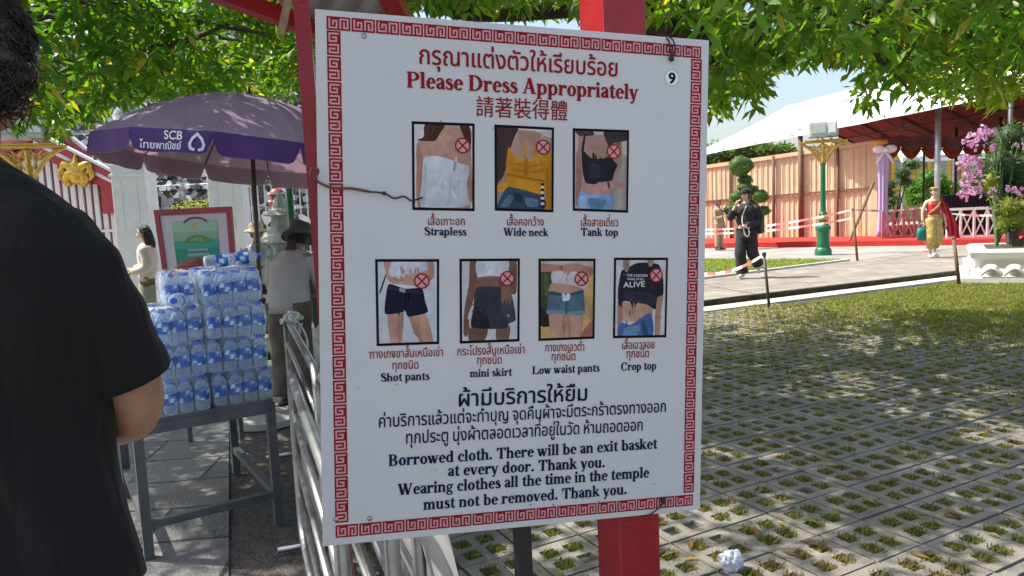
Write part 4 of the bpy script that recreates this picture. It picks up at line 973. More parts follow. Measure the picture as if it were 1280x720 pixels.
# ------------------------------------------------------------------ leaves
def leaf_mesh(name, base, d, L, Wd, col, m, parent, droop=.25):
    N = len(base); d = d / (np.linalg.norm(d, axis=1)[:, None] + 1e-9)
    rnd = rng.normal(size=(N, 3)); s = np.cross(d, rnd); s /= np.linalg.norm(s, axis=1)[:, None] + 1e-9
    up = np.cross(s, d); L = L[:, None]; Wd = Wd[:, None]
    mid = base + d * L * .5 - np.array([0, 0, 1]) * L * droop * .25
    tip = base + d * L - np.array([0, 0, 1]) * L * droop
    l = mid + s * Wd * .5 + up * Wd * .18; r = mid - s * Wd * .5 + up * Wd * .18
    vs = np.stack([base, r, tip, l, mid], 1).reshape(-1, 3)
    o0 = np.array(root_loc(parent)) if parent is not None else np.array([base[:, 0].mean(), base[:, 1].mean(), base[:, 2].min()])
    me = bpy.data.meshes.new(name); k = np.arange(N)[:, None] * 5
    f = np.concatenate([k + np.array([[0, 1, 2, 4]]), k + np.array([[0, 4, 2, 3]])], 1).reshape(-1)
    me.vertices.add(N * 5); me.vertices.foreach_set('co', (vs - o0).astype(np.float32).ravel())
    me.loops.add(N * 8); me.loops.foreach_set('vertex_index', f.astype(np.int32))
    me.polygons.add(N * 2); me.polygons.foreach_set('loop_start', np.arange(0, N * 8, 4, dtype=np.int32))
    me.update(calc_edges=True)
    a = me.color_attributes.new('Col', 'FLOAT_COLOR', 'POINT')
    c = np.concatenate([np.repeat(col, 5, 0), np.ones((N * 5, 1))], 1).astype(np.float32); a.data.foreach_set('color', c.ravel())
    me.materials.append(m); ob = bpy.data.objects.new(name, me); COL.objects.link(ob)
    if parent is not None: ob.parent = parent
    else: ob.location = o0
    return ob
def leaf_cols(n, base, var=.35, yellow=.06):
    v = rng.uniform(1 - var, 1 + var, (n, 1)); c = np.array(base)[None] * v
    c[:, 0] *= rng.uniform(.7, 1.35, n)
    yy = rng.random(n) < yellow; c[yy] = np.array([.26, .24, .05]) * rng.uniform(.6, 1.1, (yy.sum(), 1))
    return c
def cloud(spec, dens, L, Wd, col, name, m, parent, yellow=.03, shell=.6, core=.0):
    """spec: list of (centre, (rx,ry,rz)); leaves spread through the outer part of each ellipsoid"""
    bs, ds = [], []
    for c, r in spec:
        r = np.array(r); n = int(dens * (r[0] * r[1] + r[1] * r[2] + r[0] * r[2]) / 3 * 12.6)
        q = rng.normal(size=(n, 3)); q /= np.linalg.norm(q, axis=1)[:, None]
        lump = np.array([.88 + .3 * mnoise.noise(V(tuple(x * 2.3 + 7 * r[0]))) for x in q])
        bs.append(np.array(c) + q * r * (rng.uniform(shell, 1, (n, 1)) * lump[:, None])); ds.append(q + rng.normal(0, .5, (n, 3)))
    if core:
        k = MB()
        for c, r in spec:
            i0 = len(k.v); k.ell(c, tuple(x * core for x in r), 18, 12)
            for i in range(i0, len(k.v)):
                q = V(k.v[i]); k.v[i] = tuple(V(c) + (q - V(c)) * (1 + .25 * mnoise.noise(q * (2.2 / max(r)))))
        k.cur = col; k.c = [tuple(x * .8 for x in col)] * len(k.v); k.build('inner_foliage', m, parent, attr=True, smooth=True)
    b = np.concatenate(bs); d = np.concatenate(ds); n = len(b)
    return leaf_mesh(name, b, d, rng.uniform(.7, 1.2, n) * L, rng.uniform(.8, 1.2, n) * Wd, leaf_cols(n, col, yellow=yellow), m, parent)
M.update(leaf=mat_attr('leaf', .45, translucent=.42, spec=.5), leaf2=mat_attr('garden_leaf', .55, translucent=.25), petal=mat_attr('petal', .6, translucent=.35, tint=(1.4, 1.2, 1.4)),
         bark=mat('brown_bark', (.075, .055, .04), .9, var=.35, scale=9, bump=.8, bscale=24, stretch=(1, 1, .25)),
         white_wall=mat('white_plaster', (.66, .67, .68), .8, var=.06, scale=2, dirt=(.42, .43, .45), dscale=3, damt=.4, bump=.1, bscale=30),
         gold=mat('gilded_metal', (.55, .34, .06), .32, metal=.75, var=.25, scale=20, bump=.2, bscale=50),
         green=mat('green_gloss_paint', (.012, .13, .06), .3, var=.15, scale=5),
         red_wood=mat('red_lacquer', (.34, .03, .04), .5, var=.15, scale=6), pink_wood=mat('faded_red_lacquer', (.44, .13, .15), .6, var=.15, scale=6),
         slat=mat('white_slats', (.68, .63, .63), .7, var=.08), dark=mat('dark_interior', (.03, .028, .028), .9),
         stone=mat('grey_carved_stone', (.36, .38, .37), .85, var=.2, scale=9, bump=.5, bscale=30),
         iron=mat('dark_iron', (.05, .05, .055), .5))
def mat_mosaic():
    m = bpy.data.materials.new('porcelain_mosaic'); m.use_nodes = True
    n = m.node_tree.nodes; l = m.node_tree.links; b = n['Principled BSDF']; b.inputs['Roughness'].default_value = .5
    tc = n.new('ShaderNodeTexCoord'); vo = n.new('ShaderNodeTexVoronoi'); vo.inputs['Scale'].default_value = 5.0
    l.new(tc.outputs['Object'], vo.inputs['Vector'])
    cr = n.new('ShaderNodeValToRGB'); cr.color_ramp.interpolation = 'CONSTANT'; e = cr.color_ramp.elements
    e[0].color = (.03, .03, .03, 1); e[1].position = .3; e[1].color = (.30, .29, .28, 1)
    for p, c in ((.5, (.52, .51, .5, 1)), (.64, (.08, .08, .085, 1)), (.78, (.72, .72, .7, 1)), (.94, (.12, .15, .11, 1))): q = e.new(p); q.color = c
    sp = n.new('ShaderNodeSeparateColor'); l.new(vo.outputs['Color'], sp.inputs[0]); l.new(sp.outputs[0], cr.inputs[0])
    l.new(cr.outputs[0], b.inputs['Base Color'])
    bp = n.new('ShaderNodeBump'); bp.inputs['Strength'].default_value = .8; bp.inputs['Distance'].default_value = .06
    l.new(vo.outputs['Distance'], bp.inputs['Height']); l.new(bp.outputs[0], b.inputs['Normal'])
    return m
M['mosaic'] = mat_mosaic()

# ------------------------------------------------------------------ temple ground to the left
pr = thing('temple_tower', 'grey stepped mosaic covered temple tower beyond the parasol', 'tower', (-11, 33, 0))
z = 0; r = 9.5
prof = []
for k in range(9):
    h = 1.15 - .03 * k
    b = MB(); q = PI / 4
    b.lathe((-11, 33, 0), [(r * 1.414, z), (r * 1.414, z + h * .62), (r * 1.44, z + h * .66), (r * 1.44, z + h * .8), (r * 1.36, z + h * .86), (r * 1.36, z + h)], 4, rot=q)
    n = 9
    for s in range(4):
        for j in range(n):
            a = PI / 2 * s; off = (j - (n - 1) / 2) * (2 * r / n)
            d = V((math.cos(a), math.sin(a), 0)); t = V((-d.y, d.x, 0)); c = V((-11, 33, z + h * .3)) + d * (r + .02) + t * off
            b.box(c, (.35, .5, h * .5), a)
    b.build('tier', M['mosaic'], pr); z += h; r *= .9 if k else .86
b = MB(); b.lathe((-11, 33, z - .02), [(r * .8, 0), (r * .85, 2), (r * .6, 6), (r * .3, 9), (.1, 11)], 20); b.build('spire', M['mosaic'], pr, smooth=True)

for (px, lab) in ((175, 'white plaster gate pier left of the framed poster'), (291, 'white plaster gate pier right of the framed poster')):
    c = PY(px, 300, 13.2); pl = thing('gate_pier', lab, 'pier', (c.x, c.y, 0), 'white plaster gate piers')
    b = MB(); b.box((c.x, c.y, 1.6), (.58, .58, 3.2), .12, bev=.02); b.build('shaft', M['white_wall'], pl)
    for (zz, w_, h) in ((.12, .72, .24), (.30, .66, .12), (2.55, .63, .05), (2.72, .63, .05), (3.25, .70, .10), (3.36, .8, .12)): b = MB(); b.box((c.x, c.y, zz), (w_, w_, h), .12, bev=.01); b.build('moulding', M['white_wall'], pl)
    b = MB(); b.lathe((c.x, c.y, 3.42), [(.3, 0), (.22, .1), (.26, .2), (.14, .4), (.05, .7), (0, .8)], 16); b.build('finial', M['stone'], pl, smooth=True)
    b = MB()
    for dx in (-.13, .13): b.box(V((c.x, c.y, 2.0)) + Matrix.Rotation(.12, 3, 'Z') @ V((dx, -.292, 0)), (.02, .012, .9), .12)
    for dz in (-.46, .46): b.box(V((c.x, c.y, 2.0 + dz)) + Matrix.Rotation(.12, 3, 'Z') @ V((0, -.292, 0)), (.28, .012, .02), .12)
    b.build('panel_moulding', M['white_wall'], pl)

# the hall with red stepped bargeboards, white slatted gable and gilded emblem
HY = 15.0
def H(px, py, dy=0.): return PY(px, py, HY + dy)
hall = thing('temple_hall', 'hall with white slatted gable wall and red stepped roof edges behind the man', 'hall', (H(40, 300).x, HY, 0))
a, c2 = H(-120, 330), H(163, 330)
b = MB(); b.prism([V((a.x, HY + .35, 0)), V((c2.x, HY + .35, 0)), V((c2.x, HY + .35, H(160, 250).z)), H(45, 165, .35), V((a.x, HY + .35, H(-40, 210).z))], (0, .2, 0)); b.build('gable_wall', M['pink_wood'], hall)
b = MB(); x = a.x + .1
def ztop(x):
    x0, z0, x1, z1 = H(45, 175).x, H(45, 175).z, H(160, 252).x, H(160, 252).z
    return z0 - abs(x - x0) * (z0 - z1) / (x1 - x0)
while x < c2.x - .05:
    zt_ = ztop(x) - .1
    b.box((x, HY, zt_ / 2), (.095, .05, zt_)); x += .155
b.build('slatted_screen', M['slat'], hall)
for zz in (H(100, 290).z, H(100, 330).z):
    b = MB(); b.box(((a.x + c2.x) / 2, HY - .045, zz), (c2.x - a.x, .04, .05)); b.build('screen_rail', M['slat'], hall)
def barge(p, q, w_, m, dy, nm):
    b = MB(); b.bar(H(*p, dy), H(*q, dy), .14, w_, up=(0, 0, 1)); return b.build(nm, m, hall)
barge((44, 186), (166, 247), .16, M['red_wood'], -.10, 'bargeboard'); barge((44, 178), (164, 238), .07, M['white_wall'], -.13, 'bargeboard_trim')
barge((44, 171), (160, 230), .12, M['red_wood'], -.16, 'bargeboard'); barge((44, 164), (157, 222), .05, M['white_wall'], -.19, 'bargeboard_trim')
barge((44, 186), (-110, 262), .16, M['red_wood'], -.10, 'bargeboard'); barge((44, 171), (-110, 247), .12, M['red_wood'], -.16, 'bargeboard')
barge((30, 128), (112, 196), .13, M['pink_wood'], .9, 'bargeboard'); barge((30, 122), (108, 187), .06, M['white_wall'], .86, 'bargeboard_trim')
barge((30, 128), (-90, 190), .13, M['pink_wood'], .9, 'bargeboard')
b = MB(); b.box(H(148, 250), (.5, .35, .55), 0); b.build('bracket', M['red_wood'], hall)
b = MB(); A1, A2, A3 = H(44, 168, -.1), H(164, 236, -.1), H(-110, 244, -.1)
for e in (A2, A3): b.prism([A1, e, e + V((-1.2, 1.6, .2)), A1 + V((-.6, 1.6, .2))], (0, 0, -.08))
b.build('roof', mat('red_roof_tiles', (.28, .06, .05), .6, var=.3, scale=12, bump=.4, bscale=14), hall)
b = MB(); A1, A2, A3 = H(30, 124, 1), H(110, 191, 1), H(-90, 186, 1)
for e in (A2, A3): b.prism([A1, e, e + V((-1.2, 1.6, .2)), A1 + V((-.6, 1.6, .2))], (0, 0, -.08))
b.build('roof', mat('pale_roof_tiles', (.32, .30, .31), .5, var=.2, scale=12, bump=.4, bscale=14), hall)
b = MB(); b.prism([H(30, 126, 1.2), H(108, 192, 1.2), H(-90, 190, 1.2)], (0, .2, 0)); b.build('upper_gable', M['pink_wood'], hall)
def emb(x, y, dy=-.25): return H(95 + x, 214 + y, dy)
b = MB()
for s in (-1, 1):
    b.tube(catmull([emb(s * 3, -2), emb(s * 9, -6), emb(s * 15, -8), emb(s * 17, -3), emb(s * 14, 3)], 4), lerp_list([.10, .09, .08, .06, .03], 17), 8)
    b.tube(catmull([emb(s * 3, 4), emb(s * 9, 5), emb(s * 12, 11), emb(s * 9, 16), emb(s * 13, 17)], 4), lerp_list([.10, .10, .09, .07, .04], 17), 8)
    b.tube(catmull([emb(s * 14, 3), emb(s * 18, -2), emb(s * 20, 6), emb(s * 16, 12)], 4), lerp_list([.05, .06, .06, .02], 13), 8)
b.ell(emb(0, 2), (.2, .1, .24), 14, 10); b.ell(emb(0, -6), (.10, .09, .11), 12, 8); b.lathe(emb(0, -7), [(.09, 0), (.1, .04), (.06, .08), (.05, .14), (.015, .22), (0, .26)], 12); b.tube([emb(-8, 14), emb(0, 10), emb(8, 14)], .05, 8)
b.build('gilded_emblem', M['gold'], hall, smooth=True)

# low planted wall, iron fence, green post, stone pagoda, red lantern behind the umbrella
b = MB(); p, q = PY(196, 300, 16), PY(420, 300, 16); b.box(((p.x + q.x) / 2, 16, .95), (q.x - p.x + .6, .5, 1.9))
tag(b.build('rubble_wall', M['mosaic'], None), 'grey mottled stone wall between and beyond the white gate piers', 'wall')
c = PY(250, 258, 15.6); sh = thing('clipped_shrub', 'yellow green shrub on top of the wall above the framed poster', 'shrub', (c.x, c.y, 1.8))
cloud([((c.x + dx, c.y, c.z - .02 + dz), (.24, .25, .14)) for dx, dz in ((-.42, -.03), (-.2, .02), (0, .06), (.22, .03), (.42, -.02))], 160, .09, .035, (.20, .22, .06), 'foliage', M['leaf2'], sh)
b = MB(); b.tube([(c.x, c.y, 1.8), (c.x, c.y, c.z)], .03, 6); b.build('stem', M['bark'], sh)
fe = thing('iron_fence', 'tall fence of thin grey bars behind the stone pagoda', 'fence', (PY(360, 300, 12.5).x, 12.5, 0))
b = MB(); x = PY(318, 300, 12.5).x
while x < PY(420, 300, 12.5).x: b.tube([(x, 12.5, 0), (x, 12.5, 2.5)], .013, 6); x += .12
b.build('bars', M['slat'], fe)
for zz in (.3, 1.25, 2.35):
    b = MB(); b.box((PY(369, 300, 12.5).x, 12.5, zz), (1.5, .03, .05)); b.build('rail', M['iron'], fe)
c = PY(364, 270, 9.2); b = MB(); b.tube([(c.x, c.y, 0), (c.x, c.y, 2.6)], .045, 12); b.lathe((c.x, c.y, 0), [(.1, 0), (.1, .15), (.05, .2)], 12)
tag(b.build('green_post', M['green'], None, smooth=True), 'slim green post beyond the woman in the grey sweater', 'post')
c = PY(352, 285, 10.2); pg = thing('stone_pagoda', 'small pale stone pagoda with flared roof beyond the woman in grey', 'statue', (c.x, c.y, 0))
b = MB(); b.lathe((c.x, c.y, 0), [(.42, 0), (.42, .3), (.34, .34), (.34, .9), (.4, .95), (.4, 1.05), (.25, 1.1), (.22, 1.32)], 8); b.build('pedestal', M['stone'], pg)
b = MB(); b.lathe((c.x, c.y, 1.3), [(.46, .0), (.34, .08), (.2, .17), (.15, .22), (.14, .36), (.26, .38), (.12, .48), (.1, .56), (.04, .66), (0, .74)], 8); b.build('flared_roof', M['stone'], pg)
c = PY(347, 254, 11); ln = thing('red_lantern', 'red hanging lantern with pale bands beside the green post', 'lantern', (c.x, c.y, 0))
b = MB(); b.lathe((c.x, c.y, c.z - .2), [(.06, 0), (.12, .05), (.13, .2), (.12, .36), (.06, .42)], 12); b.build('shade', M['red_wood'], ln, smooth=True)
b = MB()
for dz in (-.12, .02, .13): b.lathe((c.x, c.y, c.z + dz), [(.134, 0), (.134, .03)], 12)
b.build('band', M['white_wall'], ln)
b = MB(); b.tube([(c.x + .2, c.y, 0), (c.x + .2, c.y, c.z + .35), (c.x, c.y, c.z + .35), (c.x, c.y, c.z + .2)], .018, 6); b.build('stand', M['iron'], ln)

# ------------------------------------------------------------------ lamp posts
M['lamp_body'] = mat('grey_lamp_housing', (.42, .43, .40), .5, var=.1); M['lamp_glass'] = mat('lamp_glass', (.38, .40, .36), .15, var=.1)
lamp = thing('lamp_post', 'green and gold lamp post with two floodlights in front of the peach curtain wall', 'lamp post', (0, 0, 0), 'green and gold lamp posts')
b = MB(); b.lathe((0, 0, 0), [(.22, 0), (.22, .10), (.20, .16), (.17, .2), (.155, .5), (.165, .66), (.2, .7), (.2, .76), (.15, .8), (.12, .84), (.12, .94)], 24); b.build('base', M['green'], lamp, smooth=False, loc=(0, 0, 0)); 
b = MB(); b.lathe((0, 0, .94), [(.13, 0), (.15, .04), (.13, .1), (.1, .12)], 20); b.build('ring', M['gold'], lamp, smooth=True)
b = MB(); b.lathe((0, 0, 1.05), [(.10, 0), (.11, .06), (.08, .12), (.07, .3), (.062, 1.35), (.075, 1.38), (.075, 1.42)], 20); b.build('pole', M['green'], lamp, smooth=False)
b = MB()
for s in (-1, 1):
    b.tube(catmull([(s * .05, 0, 2.5), (s * .16, 0, 2.68), (s * .3, 0, 2.86), (s * .48, 0, 2.98), (s * .58, 0, 3.0)], 4), lerp_list([.03, .04, .045, .04, .02], 17), 8)
    b.tube(catmull([(s * .02, 0, 2.62), (s * .1, 0, 2.74), (s * .14, 0, 2.86), (s * .08, 0, 2.92), (s * .04, 0, 2.84)], 4), .022, 6)
    b.tube(catmull([(s * .16, 0, 2.82), (s * .26, 0, 2.92), (s * .36, 0, 2.93), (s * .3, 0, 2.86)], 4), .02, 6)
    b.tube(catmull([(s * .05, 0, 2.98), (s * .16, 0, 2.9), (s * .24, 0, 2.98)], 4), .02, 6)
b.lathe((0, 0, 2.45), [(.05, 0), (.07, .06), (.045, .12), (.06, .2), (.04, .35), (.06, .52), (.03, .56)], 14)
b.build('filigree_bracket', M['gold'], lamp, smooth=True)
b = MB(); b.box((0, 0, 3.04), (1.22, .09, .05), bev=.01); b.box((0, 0, 3.085), (.9, .07, .03)); b.build('crossbar', M['gold'], lamp)
for (x, w_, nm) in ((-.12, .46, 0), (.22, .27, 1)):
    b = MB(); b.box((x, -.03, 3.36), (w_, .2, .40 if not nm else .36), M=Matrix.Rotation(-.15, 3, 'X'), bev=.02); f_ = b.build('floodlight', M['lamp_body'], lamp)
    b = MB(); b.box((x, -.142, 3.38), (w_ - .1, .02, .24), M=Matrix.Rotation(-.15, 3, 'X')); b.build('glass', M['lamp_glass'] if not nm else M['white_print'], f_)
    b = MB(); b.tube([(x - w_ / 2 - .02, 0, 3.36), (x - w_ / 2 - .02, 0, 3.16), (x + w_ / 2 + .02, 0, 3.16), (x + w_ / 2 + .02, 0, 3.36)], .016, 6); b.tube([(x, 0, 3.16), (x, 0, 3.08)], .02, 6); b.build('yoke', M['lamp_body'], f_)
lp = G(1029, 323); lamp.location = (lp.x, lp.y, .1); lamp.rotation_euler.z = -.35
l2 = dup(lamp); q = PY(46, 300, 12.3); l2.location = (q.x, q.y, .0); l2.rotation_euler.z = .2; l2['label'] = 'gilded lamp post bracket rising behind the man in the black shirt'

# ------------------------------------------------------------------ stage, curtain wall and marquee
M.update(carpet=mat('red_carpet', (.46, .028, .02), .95, var=.15, scale=5, bump=.3, bscale=200),
         curtain=mat('peach_curtain', (.59, .46, .285), .85, var=.08, scale=2, sheen=.2, dirt=(.42, .29, .18), dscale=1.2, damt=.45), brown=mat('brown_post', (.16, .085, .05), .7, var=.2),
         tent=mat('white_tent_canvas', (.78, .79, .80), .7, var=.04, scale=1), lining=mat('maroon_lining', (.19, .055, .048), .85, var=.15, scale=1.5),
         tube=mat('galvanised_tube', (.40, .41, .42), .45, metal=.5), lilac=mat('lilac_satin', (.46, .38, .66), .5, var=.1, sheen=.3),
         swag=mat('orange_swag', (.42, .10, .03), .7, var=.2), swag2=mat('mauve_swag', (.30, .17, .19), .7, var=.15), orange=mat('orange_cloth', (.72, .30, .03), .7),
         white_paint=mat('white_paint', (.72, .70, .68), .6, var=.05), blackcloth=mat('black_pleated_cloth', (.012, .012, .014), .8),
         tape_r=mat('red_tape', (.55, .05, .06), .5), tape_w=mat('white_tape', (.75, .72, .72), .5))
c0, c1 = G(885, 310), G(1182, 306.5); cd = (c1 - c0).normalized(); cn = V((-cd.y, cd.x, 0))
if cn.y < 0: cn = -cn
b = MB(); A0, A1 = c0 - cd * 5 - cn * 1.7, c0 + cd * 13 - cn * 1.7
b.prism([A0 + V((0, 0, .26)), A1 + V((0, 0, .26)), A1 + cn * 16 + V((0, 0, .26)), A0 + cn * 16 + V((0, 0, .26))], (0, 0, -.3))
tag(b.build('stage', M['carpet'], None), 'low red carpeted stage under the marquee', 'stage')
W1, W2 = P(887, 208, 29.5), P(1095, 178, 25.2); W0 = W1 + (W1 - W2) * .35
wl = thing('curtain_wall', 'long wall of peach curtain panels along the red carpet', 'screen', ((W1 + W2) / 2).xy[:] + (.26,))
PX = [850, 914, 968, 1002, 1048, 1094]
def wpt(px):
    """point of the wall foot line seen at column px"""
    A, B = W1.xy, W2.xy; lo, hi = -.6, 1.1
    for _ in range(40):
        m_ = (lo + hi) / 2; p = A + (B - A) * m_; x, y, d = proj_np(np.array([p.x, p.y, 1.5]))
        if x < px: lo = m_
        else: hi = m_
    return m_
def wz(t): return W1.z + (W2.z - W1.z) * t
wdir = (W2.xy - W1.xy); wL = wdir.length; wdn = wdir.normalized(); wnrm = V((wdn.y, -wdn.x, 0))
for i in range(5):
    t0, t1 = wpt(PX[i]), wpt(PX[i + 1])
    b = MB()
    def cf(u, v):
        t = t0 + (t1 - t0) * u; p = W1.xy + wdir * t
        s = t * wL; dd = .016 * math.sin(s * 2 * PI / .21 + .8 * math.sin(s * 1.9)) + .010 * math.sin(s * 2 * PI / .083 + 1) + .02 * math.sin(s * .9 + v * 2)
        if abs(v - .5) < .06: dd *= .4
        q = V((p.x, p.y, 0)) + wnrm * dd; q.z = .262 + (wz(t) - .262) * v; return q
    b.grid(cf, max(24, int((t1 - t0) * wL / .02)), 16); b.build('curtain_panel', M['curtain'], wl, smooth=True)
for i, px in enumerate(PX):
    t = wpt(px); p = W1.xy + wdir * t; b = MB(); b.tube([V((p.x, p.y, .25)) + wnrm * .08, V((p.x, p.y, wz(t) + (.05 if px != 1002 else .9))) + wnrm * .08], .05 if px != 1002 else .085, 10); b.build('post', M['brown'], wl, smooth=True)
for v, hh, mm in ((1.0, .14, M['curtain']), (.52, .07, M['brown'])):
    t0, t1 = wpt(PX[0]), wpt(PX[-1]); p, q = [V(((W1.xy + wdir * t).x, (W1.xy + wdir * t).y, .262 + (wz(t) - .262) * v)) + wnrm * .055 for t in (t0, t1)]
    b = MB(); b.bar(p, q, .06, hh); b.build('rail', mm, wl)
t = wpt(1094); p = W1.xy + wdir * t
b = MB(); b.box(V((p.x, p.y, (wz(t) + .3) / 2)) + wnrm * .02, (.22, .22, wz(t) - .2), math.atan2(wdn.y, wdn.x)); b.build('end_post', M['curtain'], wl)
# lilac drape with bow
p = P(1104, 240, 24.7); dr = thing('lilac_drape', 'lilac satin drape with a bow hanging at the end of the peach wall', 'drape', (p.x, p.y, .26))
b = MB(); rings = []
ztp = P(1104, 190, 24.7).z
for k in range(14):
    v = k / 13; zz = .27 + (ztp - .27) * v; rr = .20 - .07 * math.sin(v * PI) + .02 * v
    rings.append([V((p.x + (rr + .025 * math.cos(7 * th)) * math.cos(th), p.y + (rr + .025 * math.cos(7 * th)) * .6 * math.sin(th), zz)) for th in np.linspace(0, 2 * PI, 42, endpoint=False)])
b.loft(rings); b.build('drape', M['lilac'], dr, smooth=True)
b = MB(); q = V((p.x, p.y - .1, ztp))
for s in (-1, 1):
    b.ell(q + V((s * .2, 0, .08)), (.22, .1, .14), 12, 8); b.tube(catmull([q, q + V((s * .16, -.03, -.2)), q + V((s * .28, -.03, -.4))], 4), lerp_list([.05, .09, .07], 9), 8, flat=.4)
b.ell(q + V((0, -.06, .05)), .09, 10, 8); b.build('bow', M['tent'], dr, smooth=True)
b = MB(); b.ell(V((p.x - .15, p.y, ztp + .3)), (.24, .12, .12), 12, 8); b.tube([V((p.x - .3, p.y, ztp + .2)), V((p.x + .1, p.y, ztp + .36))], .09, 8); b.build('orange_ruffle', M['orange'], dr, smooth=True)

# marquee
E1, E2 = P(886, 187, 32), P(1141, 134, 22); ed_ = (E2 - E1); MA, MZ = E1 - ed_ * .10, E1 + ed_ * 1.5
hd = V((ed_.x, ed_.y, 0)).normalized(); md = V((-hd.y, hd.x, 0))
if md.x < 0: md = -md
mq = thing('marquee', 'large white marquee with maroon lining over the red carpeted stage', 'marquee', ((E1 + E2) / 2).xy[:] + (0,))
HW, RISE = 5.2, 2.15
def mp(t, w_, dz=0):
    """t along the eave 0..1, w_ across 0..2 (1 = ridge)"""
    p = MA + (MZ - MA) * t + md * (HW * w_); h = RISE * (1 - abs(1 - w_)); return V((p.x, p.y, p.z + h + dz - .10 * math.sin(w_ * PI if w_ < 1 else (2 - w_) * PI) - .02 * abs(math.sin(t * PI * 8))))
b = MB(); b.grid(lambda u, v: mp(u, v * 2), 64, 24); b.build('roof_canvas', M['tent'], mq, smooth=True)
b = MB(); b.grid(lambda u, v: mp(u, .012 + v * 1.976, -.07), 48, 24); b.build('lining', M['lining'], mq, smooth=True)
b = MB(); b.grid(lambda u, v: mp(u, 0, -.16 * v - .012) + md * .01, 64, 2); b.build('eave_flap', M['tent'], mq)
for k in range(9):
    t = k / 8
    b = MB(); b.tube([mp(t, .0, -.12), mp(t, .5, -.12), mp(t, 1, -.14), mp(t, 1.5, -.12), mp(t, 2, -.12)], .04, 6)
    b.tube([mp(t, .0, -.12), mp(t, .55, -.62), mp(t, 1, -.75), mp(t, 1.45, -.62), mp(t, 2, -.12)], .028, 6)
    for w_ in np.linspace(.25, 1.75, 10): b.tube([mp(t, w_, -.12), mp(t, w_ + .09, -.12 - .42 * (1 - abs(1 - w_)) - .1)], .018, 5)
    b.build('truss', M['iron'], mq)
for w_ in (.33, .66, 1, 1.33, 1.66):
    b = MB(); b.tube([mp(s, w_, -.1) for s in np.linspace(0, 1, 9)], .025, 6); b.build('purlin', M['iron'], mq)
for (px, py0, d, m_, r_) in ((1172, 200, 22.5, M['tube'], .085), (1262, 200, 19, M['iron'], .06), (1155, 200, 33, M['iron'], .05), (1195, 200, 31, M['iron'], .06), (1250, 200, 28, M['iron'], .06), (880, 250, 31, M['tube'], .06)):
    p = P(px, py0, d); b = MB(); b.tube([(p.x, p.y, .25), (p.x, p.y, 4.5)], r_, 10); b.build('pole', m_, mq, smooth=True)
# swags along the far side
for k in range(7):
    p, q = P(1100 + 26 * k, 170, 30), P(1126 + 26 * k, 170 - 1, 29.7)
    for nm, m_, drop, off, th in (('swag', M['swag'], .40, 0, .62), ('swag', M['swag2'], .30, -.08, .40)):
        b = MB()
        def sw(u, v):
            s = p * (1 - u) + q * u; dd = 4 * u * (1 - u); return s + V((0, off + .06 * math.sin(v * 9 * PI), -drop * dd * (.35 + .65 * v) - th * v + .05))
        b.grid(sw, 14, 18); b.build(nm, m_, mq, smooth=True)
# fan hanging under the lining
p = P(1128, 158, 24); fan = thing('ceiling_fan', 'dark ceiling fan hanging under the marquee lining', 'fan', p[:])
b = MB(); b.tube([p, p + V((0, 0, .7))], .02, 6); b.lathe(p + V((0, 0, -.1)), [(.0, 0), (.1, .02), (.1, .12), (.0, .14)], 12); b.build('motor', M['iron'], fan)
for k in range(3):
    a = k * 2.094 + .4; b = MB(); b.box(p + V((.4 * math.cos(a), .4 * math.sin(a), 0)), (.6, .12, .015), a); b.build('blade', M['iron'], fan)
# second canopy, building and planting beyond
p0, p1 = P(1128, 204, 43), P(1256, 196, 43); c2_ = thing('garden_canopy', 'smaller white canopy seen beneath the marquee roof', 'canopy', ((p0 + p1) / 2).xy[:] + (0,))
b = MB(); b.prism([p0, p1, p1 + V((0, 0, .35)), p1 + V((-.6, 2, 1.1)), p0 + V((.6, 2, 1.1)), p0 + V((0, 0, .35))], (0, .05, 0)); b.prism([p0 + V((0, 0, .3)), p1 + V((0, 0, .3)), p1 + V((-.6, 2, 1.1)), p0 + V((.6, 2, 1.1))], (0, .01, .05)); b.build('roof', M['tent'], c2_)
for p in (p0, p1, p0 * .5 + p1 * .5): b = MB(); b.tube([(p.x, p.y, 0), (p.x, p.y, p.z)], .05, 8); b.build('pole', M['tube'], c2_)
p0, p1 = P(1095, 290, 52), P(1275, 285, 52); hb = thing('temple_building', 'ochre temple building with gilded window frames behind the garden', 'building', ((p0 + p1) / 2).xy[:] + (0,))
b = MB(); b.box(((p0.x + p1.x) / 2, 53, 3), (p1.x - p0.x + 6, 2, 6)); b.build('wall', mat('ochre_plaster', (.36, .26, .12), .85, var=.2, scale=3), hb)
for px in (1125, 1170, 1212):
    p = P(px, 216, 51.8); b = MB(); b.box((p.x, 51.9, p.z), (1.7, .16, 2.4), bev=.04); w_ = b.build('window_frame', M['gold'], hb); b = MB(); b.box((p.x, 51.8, p.z), (1.0, .1, 1.8)); b.build('shutter', mat('grey_shutter', (.22, .24, .25), .6), w_)
